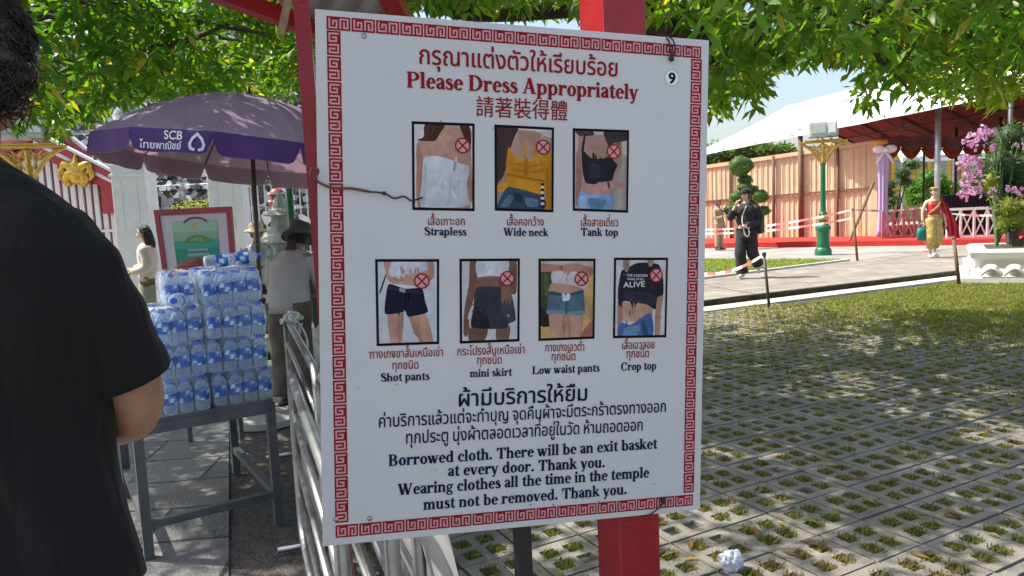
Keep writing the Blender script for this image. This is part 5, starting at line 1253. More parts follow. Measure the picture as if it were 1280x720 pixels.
# ------------------------------------------------------------------ garden edge, planter, tape
def lattice(px0, px1, yt, yb, d, n, m, label, d1=None):
    d1 = d1 or d; a, b_ = P(px0, yb, d), P(px1, yb, d1); zt = P(px0, yt, d).z; zb = .262
    root = thing('lattice_fence', label, 'fence', ((a + b_) / 2).xy[:] + (zb,))
    t = (b_ - a); t.z = 0
    def q(s, z): return V((a.x, a.y, 0)) + t * s + V((0, 0, z))
    bb = MB()
    for k in range(n):
        s0, s1 = k / n, (k + 1) / n
        bb.bar(q(s0, zb), q(s1, zt), .05, .03); bb.bar(q(s0, zt) + V((0, .03, 0)), q(s1, zb) + V((0, .03, 0)), .05, .03)
    bb.build('lattice', m, root)
    bb = MB(); bb.bar(q(0, zt), q(1, zt), .07, .08); bb.build('rail', m, root); bb = MB(); bb.bar(q(0, zb + .04), q(1, zb + .04), .06, .06); bb.build('rail', m, root)
    for k in range(0, n + 1): bb = MB(); bb.bar(q(k / n, zb), q(k / n, zt), .06, .06, up=(1, 0, 0)); bb.build('post', m, root)
    return root
lattice(1103, 1156, 264, 296, 23.5, 4, mat('shaded_pink_paint', (.40, .16, .14), .6), 'pink lattice fence on the stage left of the woman in gold')
lattice(1184, 1268, 262, 296, 22, 5, M['white_paint'], 'white cross lattice fence right of the woman in gold', 21.5)
a, c = P(1178, 264, 24), P(1262, 262, 23.5)
tt = thing('skirted_table', 'long table with black pleated cloth behind the white lattice', 'table', ((a + c) / 2).xy[:] + (.26,))
b = MB(); zt_ = P(1178, 246, 24).z
def pl(u, v):
    p = a * (1 - u) + c * u; return V((p.x, p.y - .05 * abs(math.sin(u * 60)), .26 + (zt_ - .26) * v))
b.grid(pl, 240, 2); b.build('pleated_cloth', M['blackcloth'], tt)
b = MB(); b.prism([V((a.x, a.y - .06, zt_)), V((c.x, c.y - .06, zt_)), V((c.x, c.y + .7, zt_)), V((a.x, a.y + .7, zt_))], (0, 0, .04)); b.build('tabletop', M['blackcloth'], tt)
for i in range(4):
    p = a + (c - a) * (i / 3) + V((0, .35, 0)); b = MB(); b.tube([(p.x, p.y, .26), (p.x, p.y, zt_)], .03, 6); b.build('leg', M['iron'], tt)
def plant(name, label, cat, foot, spec, dens, L, W_, col, stems=1, group=None, yellow=.03, m='leaf2', shell=.6, core=.7):
    r = thing(name, label, cat, foot, group)
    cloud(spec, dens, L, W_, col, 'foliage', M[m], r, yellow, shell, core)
    b = MB(); f = V(foot)
    for c_, rr in spec:
        c_ = V(c_); b.tube(catmull([f, f * .6 + c_ * .4 + V((random.gauss(0, .08), 0, .1)), c_], 4), lerp_list([.06, .03, .015], 9), 6)
    b.build('trunk', M['bark'], r); return r
def px_spec(lst, d): return [(P(x, y, d + dd)[:], (rx / FPX * d, rx / FPX * d * .9, ry / FPX * d)) for x, y, rx, ry, dd in lst]
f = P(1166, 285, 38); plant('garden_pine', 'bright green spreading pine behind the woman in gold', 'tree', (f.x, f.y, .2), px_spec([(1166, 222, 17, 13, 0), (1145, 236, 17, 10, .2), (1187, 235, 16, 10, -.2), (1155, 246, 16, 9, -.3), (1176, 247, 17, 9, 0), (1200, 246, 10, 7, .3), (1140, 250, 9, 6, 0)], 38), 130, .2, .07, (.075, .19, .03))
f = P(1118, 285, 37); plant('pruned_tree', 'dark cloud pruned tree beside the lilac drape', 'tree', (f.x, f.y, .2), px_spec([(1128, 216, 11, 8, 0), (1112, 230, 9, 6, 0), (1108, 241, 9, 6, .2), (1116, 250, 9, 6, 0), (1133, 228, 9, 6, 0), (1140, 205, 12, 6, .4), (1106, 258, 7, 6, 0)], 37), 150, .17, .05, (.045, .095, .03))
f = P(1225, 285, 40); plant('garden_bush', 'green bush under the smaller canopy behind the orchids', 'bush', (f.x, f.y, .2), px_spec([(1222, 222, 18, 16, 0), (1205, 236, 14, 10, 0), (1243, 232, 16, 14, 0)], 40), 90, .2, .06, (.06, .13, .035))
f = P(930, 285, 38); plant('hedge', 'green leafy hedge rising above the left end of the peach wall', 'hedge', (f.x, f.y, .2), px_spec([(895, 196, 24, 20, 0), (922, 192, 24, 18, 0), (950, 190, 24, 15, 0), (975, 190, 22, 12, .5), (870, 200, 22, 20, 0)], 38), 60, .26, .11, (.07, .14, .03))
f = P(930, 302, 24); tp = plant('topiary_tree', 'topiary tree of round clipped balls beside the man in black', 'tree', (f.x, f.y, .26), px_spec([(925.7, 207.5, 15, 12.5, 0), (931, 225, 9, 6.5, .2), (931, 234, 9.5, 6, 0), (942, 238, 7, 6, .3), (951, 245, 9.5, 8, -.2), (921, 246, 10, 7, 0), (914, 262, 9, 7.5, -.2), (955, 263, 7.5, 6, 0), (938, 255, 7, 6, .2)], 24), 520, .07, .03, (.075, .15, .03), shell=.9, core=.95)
for k, (px, py) in enumerate(((938, 292), (948, 290))):
    pass
# orchids, dark shrub and yellow bush on the carved planter
pf = G(1199, 355); pb = thing('carved_planter', 'white carved stone planter base at the right edge', 'planter', (pf.x + 1.2, pf.y + 1.0, 0))
pr_ = math.radians(-31); pu_ = V((math.cos(pr_), math.sin(pr_), 0)); pv2 = V((-pu_.y, pu_.x, 0)); pc_ = pf + pu_ * 1.45 + pv2 * 1.30
M['plaster2'] = mat('white_stucco', (.64, .63, .60), .85, var=.06, scale=3, bump=.35, bscale=9, dirt=(.36, .35, .32), dscale=3, damt=.45)
b = MB(); prof = [(1.42, 0), (1.42, .13), (1.36, .17), (1.30, .19), (1.27, .30), (1.16, .36), (1.12, .48), (1.16, .54), (1.28, .57), (1.30, .70), (1.24, .74), (1.05, .76), (1.0, .70)]
vs = []
for hw, z in prof: vs.append([pc_ + pu_ * (hw * sx) + pv2 * (hw * .9 * sy) + V((0, 0, z * .76)) for sx, sy in ((-1, -1), (1, -1), (1, 1), (-1, 1))])
b.loft(vs); auto_smooth(b.build('body', M['plaster2'], pb), 25)
b = MB()
for s in range(7):
    for (fd, sd, n2) in ((pu_, pv2, -1), (pv2, pu_, -1)):
        o = pc_ + fd * ((s - 3) * .33) + sd * (n2 * (1.19 if fd is pu_ else 1.24)) + V((0, 0, .25))
        Mx = Matrix((fd, sd, V((0, 0, 1)))).transposed()
        b.ell(o, (.12, .07, .085), 10, 8, Mx); b.tube(catmull([o + fd * -.15 + V((0, 0, -.10)) - sd * .07, o + V((0, 0, .02)) - sd * .1, o + fd * .15 + V((0, 0, -.10)) - sd * .07], 4), .028, 6)
b.build('lotus_relief', M['plaster2'], pb, smooth=True)
b = MB(); b.prism([pc_ + pu_ * (1.02 * sx) + pv2 * (.9 * sy) + V((0, 0, .56)) for sx, sy in ((-1, -1), (1, -1), (1, 1), (-1, 1))], (0, 0, -.05)); b.build('soil', M['soil'], pb)
D0 = 13.6; f = P(1262, 300, D0)
plant('dark_shrub', 'tall dark green shrub on the carved planter at the right edge', 'shrub', (f.x, f.y, .54), px_spec([(1264, 175, 26, 28, .3), (1250, 210, 26, 30, 0), (1275, 215, 26, 34, 0), (1258, 240, 22, 22, .1), (1290, 180, 26, 36, .3), (1300, 240, 24, 36, 0)], D0), 190, .13, .045, (.042, .085, .028), shell=.35)
f = P(1264, 300, D0 - .5); plant('yellow_bush', 'low yellow green bush in front of the tall dark shrub', 'bush', (f.x + .1, f.y, .54), px_spec([(1262, 258, 15, 14, 0), (1272, 275, 15, 18, 0), (1255, 280, 10, 12, 0), (1283, 262, 14, 18, 0), (1240, 225, 10, 14, .3)], D0 - .5), 230, .10, .03, (.20, .24, .03), shell=.35, yellow=.3)
orc = thing('orchid_plant', 'spray of pink orchids arching from the dark shrub', 'orchid', P(1245, 300, D0 - .4).xy[:] + (.54,))
b = MB(); stp = MB(); of = P(1245, 300, D0 - .4); of.z = .54
for (cx, cy, sx, sy, n) in ((1222, 170, 11, 7, 34), (1236, 163, 10, 6, 22), (1213, 178, 6, 5, 14), (1207, 203, 8, 9, 34), (1218, 200, 7, 6, 18), (1213, 222, 7, 8, 26), (1224, 214, 5, 10, 18), (1207, 238, 11, 8, 34), (1222, 240, 7, 6, 14), (1240, 240, 6, 4, 7), (1262, 236, 5, 4, 7), (1275, 238, 5, 5, 7), (1274, 182, 6, 5, 6), (1242, 182, 5, 5, 8)):
    stp.tube(catmull([of, P((cx + 1250) / 2 + 8, cy + 10, D0 - .2), P(cx, cy, D0 - .5)], 5), lerp_list([.02, .012, .006], 11), 5)
    for k in range(n):
        c = P(random.gauss(cx, sx * .62), random.gauss(cy, sy * .62), D0 - .5 + random.gauss(0, .12)); s = random.uniform(.028, .048)
        nd_ = V((random.gauss(-.3, .5), -1, random.gauss(0, .5))).normalized(); t = nd_.orthogonal().normalized(); u = nd_.cross(t); a0 = random.random() * 6
        pk_ = random.choice([(.58, .32, .54), (.66, .44, .62), (.50, .22, .46), (.74, .58, .70)])
        for j in range(5):
            a = a0 + j * 2 * PI / 5; e = t * math.cos(a) + u * math.sin(a); g_ = t * -math.sin(a) + u * math.cos(a)
            b.add([c, c + e * s * .55 + g_ * s * .38 + nd_ * s * .15, c + e * s, c + e * s * .55 - g_ * s * .38 + nd_ * s * .15], [(0, 1, 2, 3)], pk_)
        b.ell(c + nd_ * s * .15, s * .17, 5, 4); b.c[-30:] = [(.45, .05, .22)] * 30
b.build('blossoms', M['petal'], orc, attr=True); stp.build('stems', mat('green_stem', (.08, .13, .03), .6), orc)
# tape and its stakes
M['tape'] = mat_attr('barrier_tape', .45, translucent=0)
stakes = [((955, 318), (962, 385), 0, 'black stake at the kerb beside the man in black'), ((1066, 262), (1072, 326), .1, 'thin stake on the walkway right of the lamp post'), ((1192, 298), (1199, 351), .1, 'wooden stake in front of the white planter')]
tops = []
for (t_, f_, z, lab) in stakes:
    f = G(*f_, z); d = (f - EYE).dot(FW); t = P(*t_, d); b = MB(); b.tube([f - V((0, 0, .05)), t], .022 if z == 0 else .03, 8); b.lathe(t, [(.03, -.02), (.035, .02), (.0, .04)], 8)
    tag(b.build('stake', M['iron'] if z == 0 else M['brown'], None, smooth=True), lab, 'stake', 'stakes holding the barrier tape'); tops.append(t)
a = P(1092, 228, 23.9); c = P(1062, 297, 23.3); b = MB(); b.tube([a, V((c.x, c.y, .26))], .05, 8)
tag(b.build('prop_pole', M['brown'], None), 'slanting brown prop leaning on the end of the peach wall', 'prop')
def tape(p, q, sag, label, w_=.05, n=60):
    b = MB(); L = (q - p).length
    for k in range(n):
        pts = []
        for s in (k / n, (k + 1) / n):
            c = p * (1 - s) + q * s - V((0, 0, sag * 4 * s * (1 - s))); tw = .4 * math.sin(s * 9 + L); pts += [c + V((0, tw * w_ * .5, w_ / 2)), c - V((0, tw * w_ * .5, w_ / 2))]
        b.add([pts[0], pts[1], pts[3], pts[2]], [(0, 1, 2, 3)], (.60, .16, .17) if int(k * L / n / .35) % 2 else (.75, .72, .72))
    return tag(b.build('barrier_tape', M['tape'], None, attr=True, fix=False), label, 'tape')
tape(tops[1], P(880, 287, 21), .12, 'red and white tape running left from the stake by the lamp post')
tape(tops[1] + V((0, 0, -.2)), P(880, 292, 21), .1, 'lower red and white tape running left from the stake by the lamp post')
tape(tops[1], P(1150, 260, 20), .05, 'red and white tape between the thin stake and the woman in gold')
tape(P(1150, 260, 20), P(1262, 268, 19), .1, 'red and white tape in front of the white lattice')
tape(tops[0], P(830, 318, 15), .35, 'sagging tape running left from the black stake')
tape(P(325, 370, 6.0), P(430, 366, 6.2), .02, 'pink and white tape across the back of the woman in grey', .03)
b = MB(); c = G(915, 712); 
for k in range(3):
    pass
def bagf(u, v):
    th = u * 2 * PI; ph = v * PI; r = .045 * (1 + .35 * mnoise.noise(V((math.cos(th) * 2, math.sin(th) * 2, v * 3))) + .2 * mnoise.noise(V((math.cos(th) * 6, math.sin(th) * 6, v * 8))))
    return c + V((r * 1.1 * math.sin(ph) * math.cos(th), r * .8 * math.sin(ph) * math.sin(th), .038 + r * .95 * math.cos(ph)))
b.grid(bagf, 28, 18); tag(b.build('crumpled_bag', M['bag'], None), 'crumpled white plastic bag on the paving in front', 'bag')
# clutter beside the woman in grey: bundled dark bag and plastic crates
c = PY(384, 440, 6.5); b = MB(); b.ell(c + V((.05, 0, .45)), (.16, .16, .24), 14, 10); b.ell(c + V((.08, -.03, .7)), (.07, .07, .1), 10, 8)
for i in range(len(b.v)):
    q = V(b.v[i]); b.v[i] = tuple(q + V((1, 1, .6)) * (.05 * mnoise.noise(q * 7)))
tag(b.build('sack', mat('dark_grey_cloth', (.10, .10, .105), .8, bump=.3, bscale=20), None, smooth=True), 'dark grey cloth sack beside the woman in the grey sweater', 'bag')
cr_ = thing('plastic_crate', 'grey slatted crate under the dark cloth sack', 'crate', (c.x + .05, c.y, 0))
gm = mat('grey_plastic', (.30, .31, .31), .5)
b = MB(); b.box((c.x + .05, c.y, .06), (.44, .34, .03)); b.build('bottom', gm, cr_)
b = MB()
for z in (.1, .17, .24):
    for dy in (-.17, .17): b.box((c.x + .05, c.y + dy, z), (.44, .015, .045))
    for dx in (-.22, .22): b.box((c.x + .05 + dx, c.y, z), (.015, .34, .045))
for dx in (-.21, .21):
    for dy in (-.16, .16): b.box((c.x + .05 + dx, c.y + dy, .15), (.035, .035, .24))
b.build('sides', gm, cr_)

# ------------------------------------------------------------------ trees
OUT = [(-140, 190), (-20, 170), (5, 150), (16, 180), (28, 186), (42, 150), (58, 165), (70, 186), (82, 180), (92, 150), (108, 166), (130, 150), (165, 138), (190, 142), (240, 138), (330, 134), (400, 125), (470, 30), (700, 30), (880, 40), (886, 150), (903, 166), (914, 140), (928, 118), (940, 154), (952, 150), (962, 100), (1000, 94), (1040, 92), (1062, 98), (1084, 158), (1094, 154), (1108, 116), (1130, 128), (1150, 148), (1182, 156), (1200, 138), (1225, 142), (1245, 152), (1262, 148), (1276, 112), (1420, 150)]
ox, oy = zip(*OUT)
def tree(name, label, foot, cen, rad, ncl, col, trunk_r, lean=(0, 0), nb=16, L=.15, W_=.058, yellow=.05, boughs=(), thin=.06, low=-.14):
    root = thing(name, label, 'tree', foot); foot = V(foot); cen_, rad_ = np.array(cen), np.array(rad)
    q = rng.normal(size=(ncl * 9, 3)); q /= np.linalg.norm(q, axis=1)[:, None]; q *= rng.uniform(.25, 1, (len(q), 1)) ** .5
    pts = cen_ + q * rad_
    lump = np.array([mnoise.noise(V(tuple(p * .75))) + .45 * mnoise.noise(V(tuple(p * 2.1 + 9))) for p in pts])
    keep = lump > np.where(pts[:, 2] > 3.7, thin, low)
    px, py, d = proj_np(pts - np.array([0, 0, .13]))
    lim = np.interp(px, ox, oy) - 4
    inf = (d > .3) & (px > -150) & (px < 1430)
    keep &= ~(inf & (py > lim)); keep &= ~((d < 3.0) & inf); keep &= (pts[:, 2] > 2.0) & (np.linalg.norm(pts - np.array(EYE), axis=1) > 1.9)
    keep &= ~((np.abs(pts[:, 0] + .55) < .8) & (pts[:, 1] < 3) & (pts[:, 2] < 2.7))
    # keep more of the clusters low in the crown: the tree's drooping skirts
    pts = pts[keep]; order = np.argsort(pts[:, 2] * .28 + rng.uniform(0, 2.0, len(pts))); pts = pts[order[:ncl]]
    base, dirs = [], []
    for p in pts:
        n = rng.integers(7, 12); a = rng.uniform(0, 2 * PI, n)
        dv = np.stack([np.cos(a), np.sin(a), rng.uniform(-1.1, .5, n)], 1); base.append(p + dv * .02 + rng.normal(0, .035, (n, 3))); dirs.append(dv)
    base = np.concatenate(base); dirs = np.concatenate(dirs); n = len(base)
    leaf_mesh('crown', base, dirs, rng.uniform(.5, 1.25, n) * L, rng.uniform(.8, 1.2, n) * W_, leaf_cols(n, col, .35, yellow), M['leaf'], root, droop=.28)
    b = MB(); fork = V((foot.x + lean[0], foot.y + lean[1], cen[2] - rad[2] * .45))
    b.tube(catmull([foot - V((0, 0, .05)), foot * .5 + fork * .5 + V((.08, .05, 0)), fork], 5), lerp_list([trunk_r * 1.25, trunk_r, trunk_r * .85, trunk_r * .8], 11), 14)
    b.build('trunk', M['bark'], root, smooth=True)
    idx = rng.choice(len(pts), nb, replace=False); b = MB()
    for k in idx:
        e = V(tuple(pts[k])); m1 = fork * .6 + e * .4 + V((0, 0, .45)); r0 = trunk_r * random.uniform(.25, .45)
        path = catmull([fork, m1, fork * .22 + e * .78 + V((random.gauss(0, .12), random.gauss(0, .12), .2)), e], 5)
        b.tube(path, lerp_list([r0, r0 * .6, r0 * .3, .006], len(path)), 7)
        near = np.argsort(np.linalg.norm(pts - np.array(e), axis=1))[:14]
        for j in near: b.tube([path[-6], (path[-6] + V(tuple(pts[j]))) / 2 + V((0, 0, .06)), V(tuple(pts[j]))], [.012, .008, .003], 4)
    for bw in boughs:
        path = catmull([fork] + [P(*q_) for q_ in bw], 6); b.tube(path, lerp_list([.09, .055, .035, .012], len(path)), 8)
    b.build('limbs', M['bark'], root, smooth=True)
    return root
t1 = PY(766, 500, 7.2)
tree('shade_tree', 'broad leafy tree standing behind the red post and the notice board', (t1.x, t1.y, -.03), (1.7, 6.6, 4.7), (4.9, 4.2, 2.7), 4400, (.085, .165, .022), .24, nb=44, L=.14, W_=.054, boughs=[[(886, 52, 6.4), (940, 30, 6.0), (1030, -15, 5.6)], [(884, 30, 6.6), (905, 5, 6.3), (930, -40, 6.0)], [(880, 75, 6.6), (915, 62, 6.2), (985, 40, 5.8)], [(600, 20, 6.5), (540, 5, 6.2), (480, -30, 6)]], low=-.11)
t2 = PY(-75, 500, 8.2)
tree('shade_tree', 'leafy tree behind the man in black, its branches hanging over the parasol', (t2.x, t2.y, 0), (-4.0, 7.2, 4.7), (4.6, 4.2, 2.7), 4600, (.058, .135, .016), .26, nb=44, yellow=.05, L=.14, W_=.05, thin=.08, boughs=[[(120, 70, 6.6), (200, 60, 5.8), (275, 35, 5.4)], [(150, 20, 6.4), (215, 22, 6), (330, 42, 5.6)], [(60, 60, 6.6), (90, 110, 6.2), (105, 150, 6.0)]])
tree('shade_tree', 'sunlit tree at the right edge with foliage hanging before the marquee', (9.6, 8.2, -.04), (6.9, 8.0, 4.8), (3.4, 2.8, 2.6), 4400, (.15, .23, .032), .22, nb=26, yellow=.10, L=.115, W_=.044, low=-.13)
# ------------------------------------------------------------------ people
def skin_pts(verts, edges, radii, sub=1):
    me = bpy.data.meshes.new('s'); me.from_pydata([tuple(v) for v in verts], edges, [])
    ob = bpy.data.objects.new('s', me); COL.objects.link(ob)
    md_ = ob.modifiers.new('skin', 'SKIN'); md_.use_smooth_shade = True
    for i, r in enumerate(radii):
        sv = me.skin_vertices[0].data[i]; sv.radius = (r, r); sv.use_root = (i == 0)
    ob.modifiers.new('sub', 'SUBSURF').levels = sub
    dg = bpy.context.evaluated_depsgraph_get(); dg.update()
    m2 = bpy.data.meshes.new_from_object(ob.evaluated_get(dg))
    vs = [v.co.copy() for v in m2.vertices]; fs = [tuple(p.vertices) for p in m2.polygons]
    bpy.data.objects.remove(ob); bpy.data.meshes.remove(me); bpy.data.meshes.remove(m2); return vs, fs
M.update(skin=mat('skin', (.34, .18, .11), .5, var=.16, scale=30, bump=.12, bscale=220, dirt=(.26, .12, .07), dscale=14, damt=.35), skin_pale=mat('pale_skin', (.58, .38, .29), .5, var=.06, scale=12),
         hair=mat('black_hair', (.012, .010, .010), .42, var=.3, scale=3, stretch=(40, 40, 4), bump=.5, bscale=30), eye=mat('dark_eye', (.02, .015, .012), .2), lip=mat('lips', (.34, .10, .09), .5))
JD = dict(pelvis=(0, 0, .93), waist=(0, 0, 1.08), chest=(0, 0, 1.28), neck=(0, .01, 1.44), skull=(0, -.005, 1.53), head=(0, -.015, 1.60),
          lsh=(.17, .01, 1.38), lel=(.22, .03, 1.10), lwr=(.23, -.04, .86), rsh=(-.17, .01, 1.38), rel=(-.22, .03, 1.10), rwr=(-.23, -.04, .86),
          lhip=(.085, 0, .90), lkn=(.095, -.02, .49), lan=(.095, .02, .08), lto=(.11, -.13, .03), rhip=(-.085, 0, .90), rkn=(-.095, -.02, .49), ran=(-.095, .02, .08), rto=(-.11, -.13, .03))
RD = dict(pelvis=.115, waist=.10, chest=.125, neck=.055, skull=.05, head=.05, lsh=.06, lel=.042, lwr=.028, rsh=.06, rel=.042, rwr=.028, lhip=.09, lkn=.06, lan=.04, lto=.03, rhip=.09, rkn=.06, ran=.04, rto=.03)
ED = [('pelvis', 'waist'), ('waist', 'chest'), ('chest', 'neck'), ('neck', 'skull'), ('skull', 'head'), ('chest', 'lsh'), ('lsh', 'lel'), ('lel', 'lwr'), ('chest', 'rsh'), ('rsh', 'rel'), ('rel', 'rwr'),
      ('pelvis', 'lhip'), ('lhip', 'lkn'), ('lkn', 'lan'), ('lan', 'lto'), ('pelvis', 'rhip'), ('rhip', 'rkn'), ('rkn', 'ran'), ('ran', 'rto')]
class Person:
    def __init__(s, label, loc, face, J={}, skin='skin', h=1.68, headrot=0., headtilt=0.):
        """face: angle (deg) the person faces; 0 = towards -Y (the camera), positive turns towards +X"""
        s.J = {k: V(v) for k, v in {**JD, **J}.items()}; s.k = h / 1.72; s.T = Matrix.Translation(V(loc)) @ Matrix.Rotation(math.radians(face), 4, 'Z') @ Matrix.Scale(s.k, 4)
        s.root = thing('person', label, 'person', loc); s.hr = Matrix.Rotation(math.radians(headrot), 3, 'Z') @ Matrix.Rotation(math.radians(headtilt), 3, 'X')
        names = list(s.J); vs, fs = skin_pts([s.J[n] for n in names], [(names.index(a), names.index(b)) for a, b in ED], [RD[n] for n in names])
        b = MB(); b.add([s.T @ v for v in vs], fs); s.b = b; s.head(); s.hands()
        b.build('body', None, s.root, smooth=True, mats=[M[skin], M['eye'], M['lip'], M['hair']])
    def W(s, p): return s.T @ V(p)
    def hd(s, p): return s.T @ (s.J['head'] + s.hr @ V(p))
    def head(s):
        b = s.b; c = V((0, 0, 0)); vs = []; nu, nv = 24, 18
        for i in range(nv + 1):
            ph = PI * i / nv
            for j in range(nu):
                th = 2 * PI * j / nu; x, y, z = math.sin(ph) * math.cos(th), math.sin(ph) * math.sin(th), math.cos(ph)
                wd_ = .074 * (1 - .22 * max(0, -z) ** 1.2); dp = .094 * (1 - .10 * max(0, -z))
                p = V((x * wd_, y * dp + (.012 if z < -.2 and y < 0 else 0) * 0, z * .115))
                if y < -.5 and abs(x) < .25 and -.35 < z < .1: p.y -= .016 * (1 - abs(x) / .25) * (1 - abs(z + .15) / .25)
                if y < -.5 and .05 < abs(x) < .6 and .0 < z < .22: p.y += .006
                vs.append(s.hd(p))
        fs = [(i * nu + j, (i + 1) * nu + j, (i + 1) * nu + (j + 1) % nu, i * nu + (j + 1) % nu) for i in range(nv) for j in range(nu)]
        b.m = 0; b.add(vs, fs)
        def blob(p, r, m):
            b.m = m; k = s.k; R3 = s.T.to_3x3().normalized() @ s.hr; b.ell(s.hd(p), tuple(x * k for x in r), 8, 6, R3); b.m = 0
        blob((0, -.098, -.022), (.012, .014, .013), 0)
        for sg in (-1, 1):
            blob((sg * .03, -.083, .012), (.013, .008, .006), 1); blob((sg * .031, -.086, .03), (.018, .006, .0035), 3); blob((sg * .076, .0, -.005), (.008, .02, .03), 0)
        blob((0, -.086, -.056), (.022, .008, .0065), 2)
    def hands(s):
        for sd in 'lr':
            w_, e = s.J[sd + 'wr'], s.J[sd + 'el']; d = (w_ - e).normalized(); side = V((0, 1, 0)) - d * d.y; side = side.normalized() if side.length > .1 else V((1, 0, 0)); n = d.cross(side)
            if n.dot(V((1 if sd == 'l' else -1, 0, 0))) > 0: n = -n
            pal = [w_ - d * .01, w_ + d * .04, w_ + d * .09]
            s.b.tube([s.W(p) for p in pal], [.026 * s.k, .038 * s.k, .036 * s.k], 10, flat=.55)
            for i in range(4):
                o = w_ + d * .08 + side * ((i - 1.5) * .018); L = (.062, .074, .078, .064)[i] * .9
                s.b.tube([s.W(o), s.W(o + d * L * .5 + n * .012), s.W(o + d * L * .85 + n * .032), s.W(o + d * L * .95 + n * .05)], [.0095, .009, .008, .006], 7)
            o = w_ + d * .03 - side * .03; s.b.tube([s.W(o), s.W(o + d * .03 - side * .025 + n * .01), s.W(o + d * .062 - side * .03 + n * .02)], [.011, .010, .007], 7)
    def tor(s, name, rings, m, sleeves=(), fold=.006, n=28, open_top=True):
        """rings: (joint-space centre, rx, ry)"""
        b = MB(); rr = []
        for k, (c, rx, ry) in enumerate(rings):
            rr.append([s.W(V(c) + V((rx * math.cos(t) * (1 + fold * 4 * mnoise.noise(V((math.cos(t) * 2.5, math.sin(t) * 2.5, c[2] * 6)))), ry * math.sin(t) * (1 + fold * 6 * mnoise.noise(V((math.cos(t) * 2.5 + 5, math.sin(t) * 2.5, c[2] * 6)))), 0))) for t in np.linspace(0, 2 * PI, n, endpoint=False)])
        b.loft(rr, cap=True)
        for pts, rs in sleeves:
            pp = catmull([s.J[p] if isinstance(p, str) else V(p) for p in pts], 5); b.tube([s.W(p) for p in pp], [r * s.k * (1 + .05 * math.sin(i * 2.1)) for i, r in enumerate(lerp_list(rs, len(pp)))], 12)
        return b.build(name, m, s.root, smooth=True)
    def legs(s, name, m, rs=(.115, .10, .085, .075), zs=.06, waist=1.02, wr=(.15, .11)):
        b = MB(); p = s.J['pelvis']
        b.loft([[s.W((p.x + wr[0] * f * math.cos(t), p.y + wr[1] * f * math.sin(t), z)) for t in np.linspace(0, 2 * PI, 22, endpoint=False)] for z, f in ((waist, .95), (waist - .06, 1.0), (p.z - .02, 1.06), (p.z - .1, .9))])
        for sd in 'lr':
            h, k, a = s.J[sd + 'hip'], s.J[sd + 'kn'], s.J[sd + 'an'].copy(); a = k + (a - k) * (1 - zs / .45)
            pp = catmull([h + V((0, 0, .05)), (h + k) / 2, k, (k + a) / 2, a], 4); b.tube([s.W(q) for q in pp], [r * s.k * (1 + .04 * math.sin(i * 1.7)) for i, r in enumerate(lerp_list(rs, len(pp)))], 14)
        return b.build(name, m, s.root, smooth=True)
    def shoes(s, m):
        for sd in 'lr':
            a, t = s.J[sd + 'an'], s.J[sd + 'to']; d = (t - a); dz = V((d.x, d.y, 0)).normalized() if abs(d.z) < .12 else d.normalized()
            b = MB(); b.tube([s.W(a - dz * .06 - V((0, 0, .03))), s.W(a + dz * .02 - V((0, 0, .02))), s.W(t * .6 + a * .4 + V((0, 0, .0))), s.W(t + dz * .06 + V((0, 0, .012)))], [.04 * s.k, .052 * s.k, .045 * s.k, .026 * s.k], 10, flat=.8); b.build('shoe', m, s.root, smooth=True)
    def hairdo(s, m, length=0., pony=False, back=.10, top=.018):
        b = MB(); vs = []; nu, nv = 26, 14
        for i in range(nv + 1):
            ph = PI * .72 * i / nv
            for j in range(nu):
                th = 2 * PI * j / nu; x, y, z = math.sin(ph) * math.cos(th), math.sin(ph) * math.sin(th), math.cos(ph)
                if y < -.25 and z < .62: z = .62 - .0 * y; y = max(y, -.8)
                w_ = 1 + .05 * mnoise.noise(V((x * 6, y * 6, z * 6)))
                vs.append(s.hd((x * .084 * w_, y * .102 * w_ + .008, z * .124 * w_ + top * .3)))
        b.add(vs, [(i * nu + j, (i + 1) * nu + j, (i + 1) * nu + (j + 1) % nu, i * nu + (j + 1) % nu) for i in range(nv) for j in range(nu)])
        if length:
            for k in range(26):
                a = PI * (.0 + k / 25); x, y = .078 * math.cos(a), .02 + .075 * math.sin(a)
                pts = [(x, y, .03), (x * 1.1, y * 1.15, -.07), (x * 1.2 + random.gauss(0, .01), y * 1.15 + .01, -.07 - length * .5), (x * 1.05 + random.gauss(0, .015), y + .01, -.08 - length)]
                pp = catmull([s.hd(p) for p in pts], 5); b.tube(pp, lerp_list([.016, .02, .018, .006], len(pp)), 6)
        if pony:
            for k in range(9):
                pts = [(random.gauss(0, .012), .09, .0), (random.gauss(0, .02), .13, -.06), (.01 + random.gauss(0, .02), .125, -.16), (.02 + random.gauss(0, .025), .12, -.27)]
                pp = catmull([s.hd(p) for p in pts], 5); b.tube(pp, lerp_list([.014, .02, .018, .006], len(pp)), 6)
        return b.build('hair', m, s.root, smooth=True)
def cloth(name, col, **k): return mat(name, col, .85, var=k.pop('var', .1), scale=6, bump=.25, bscale=40, sheen=.1, **k)
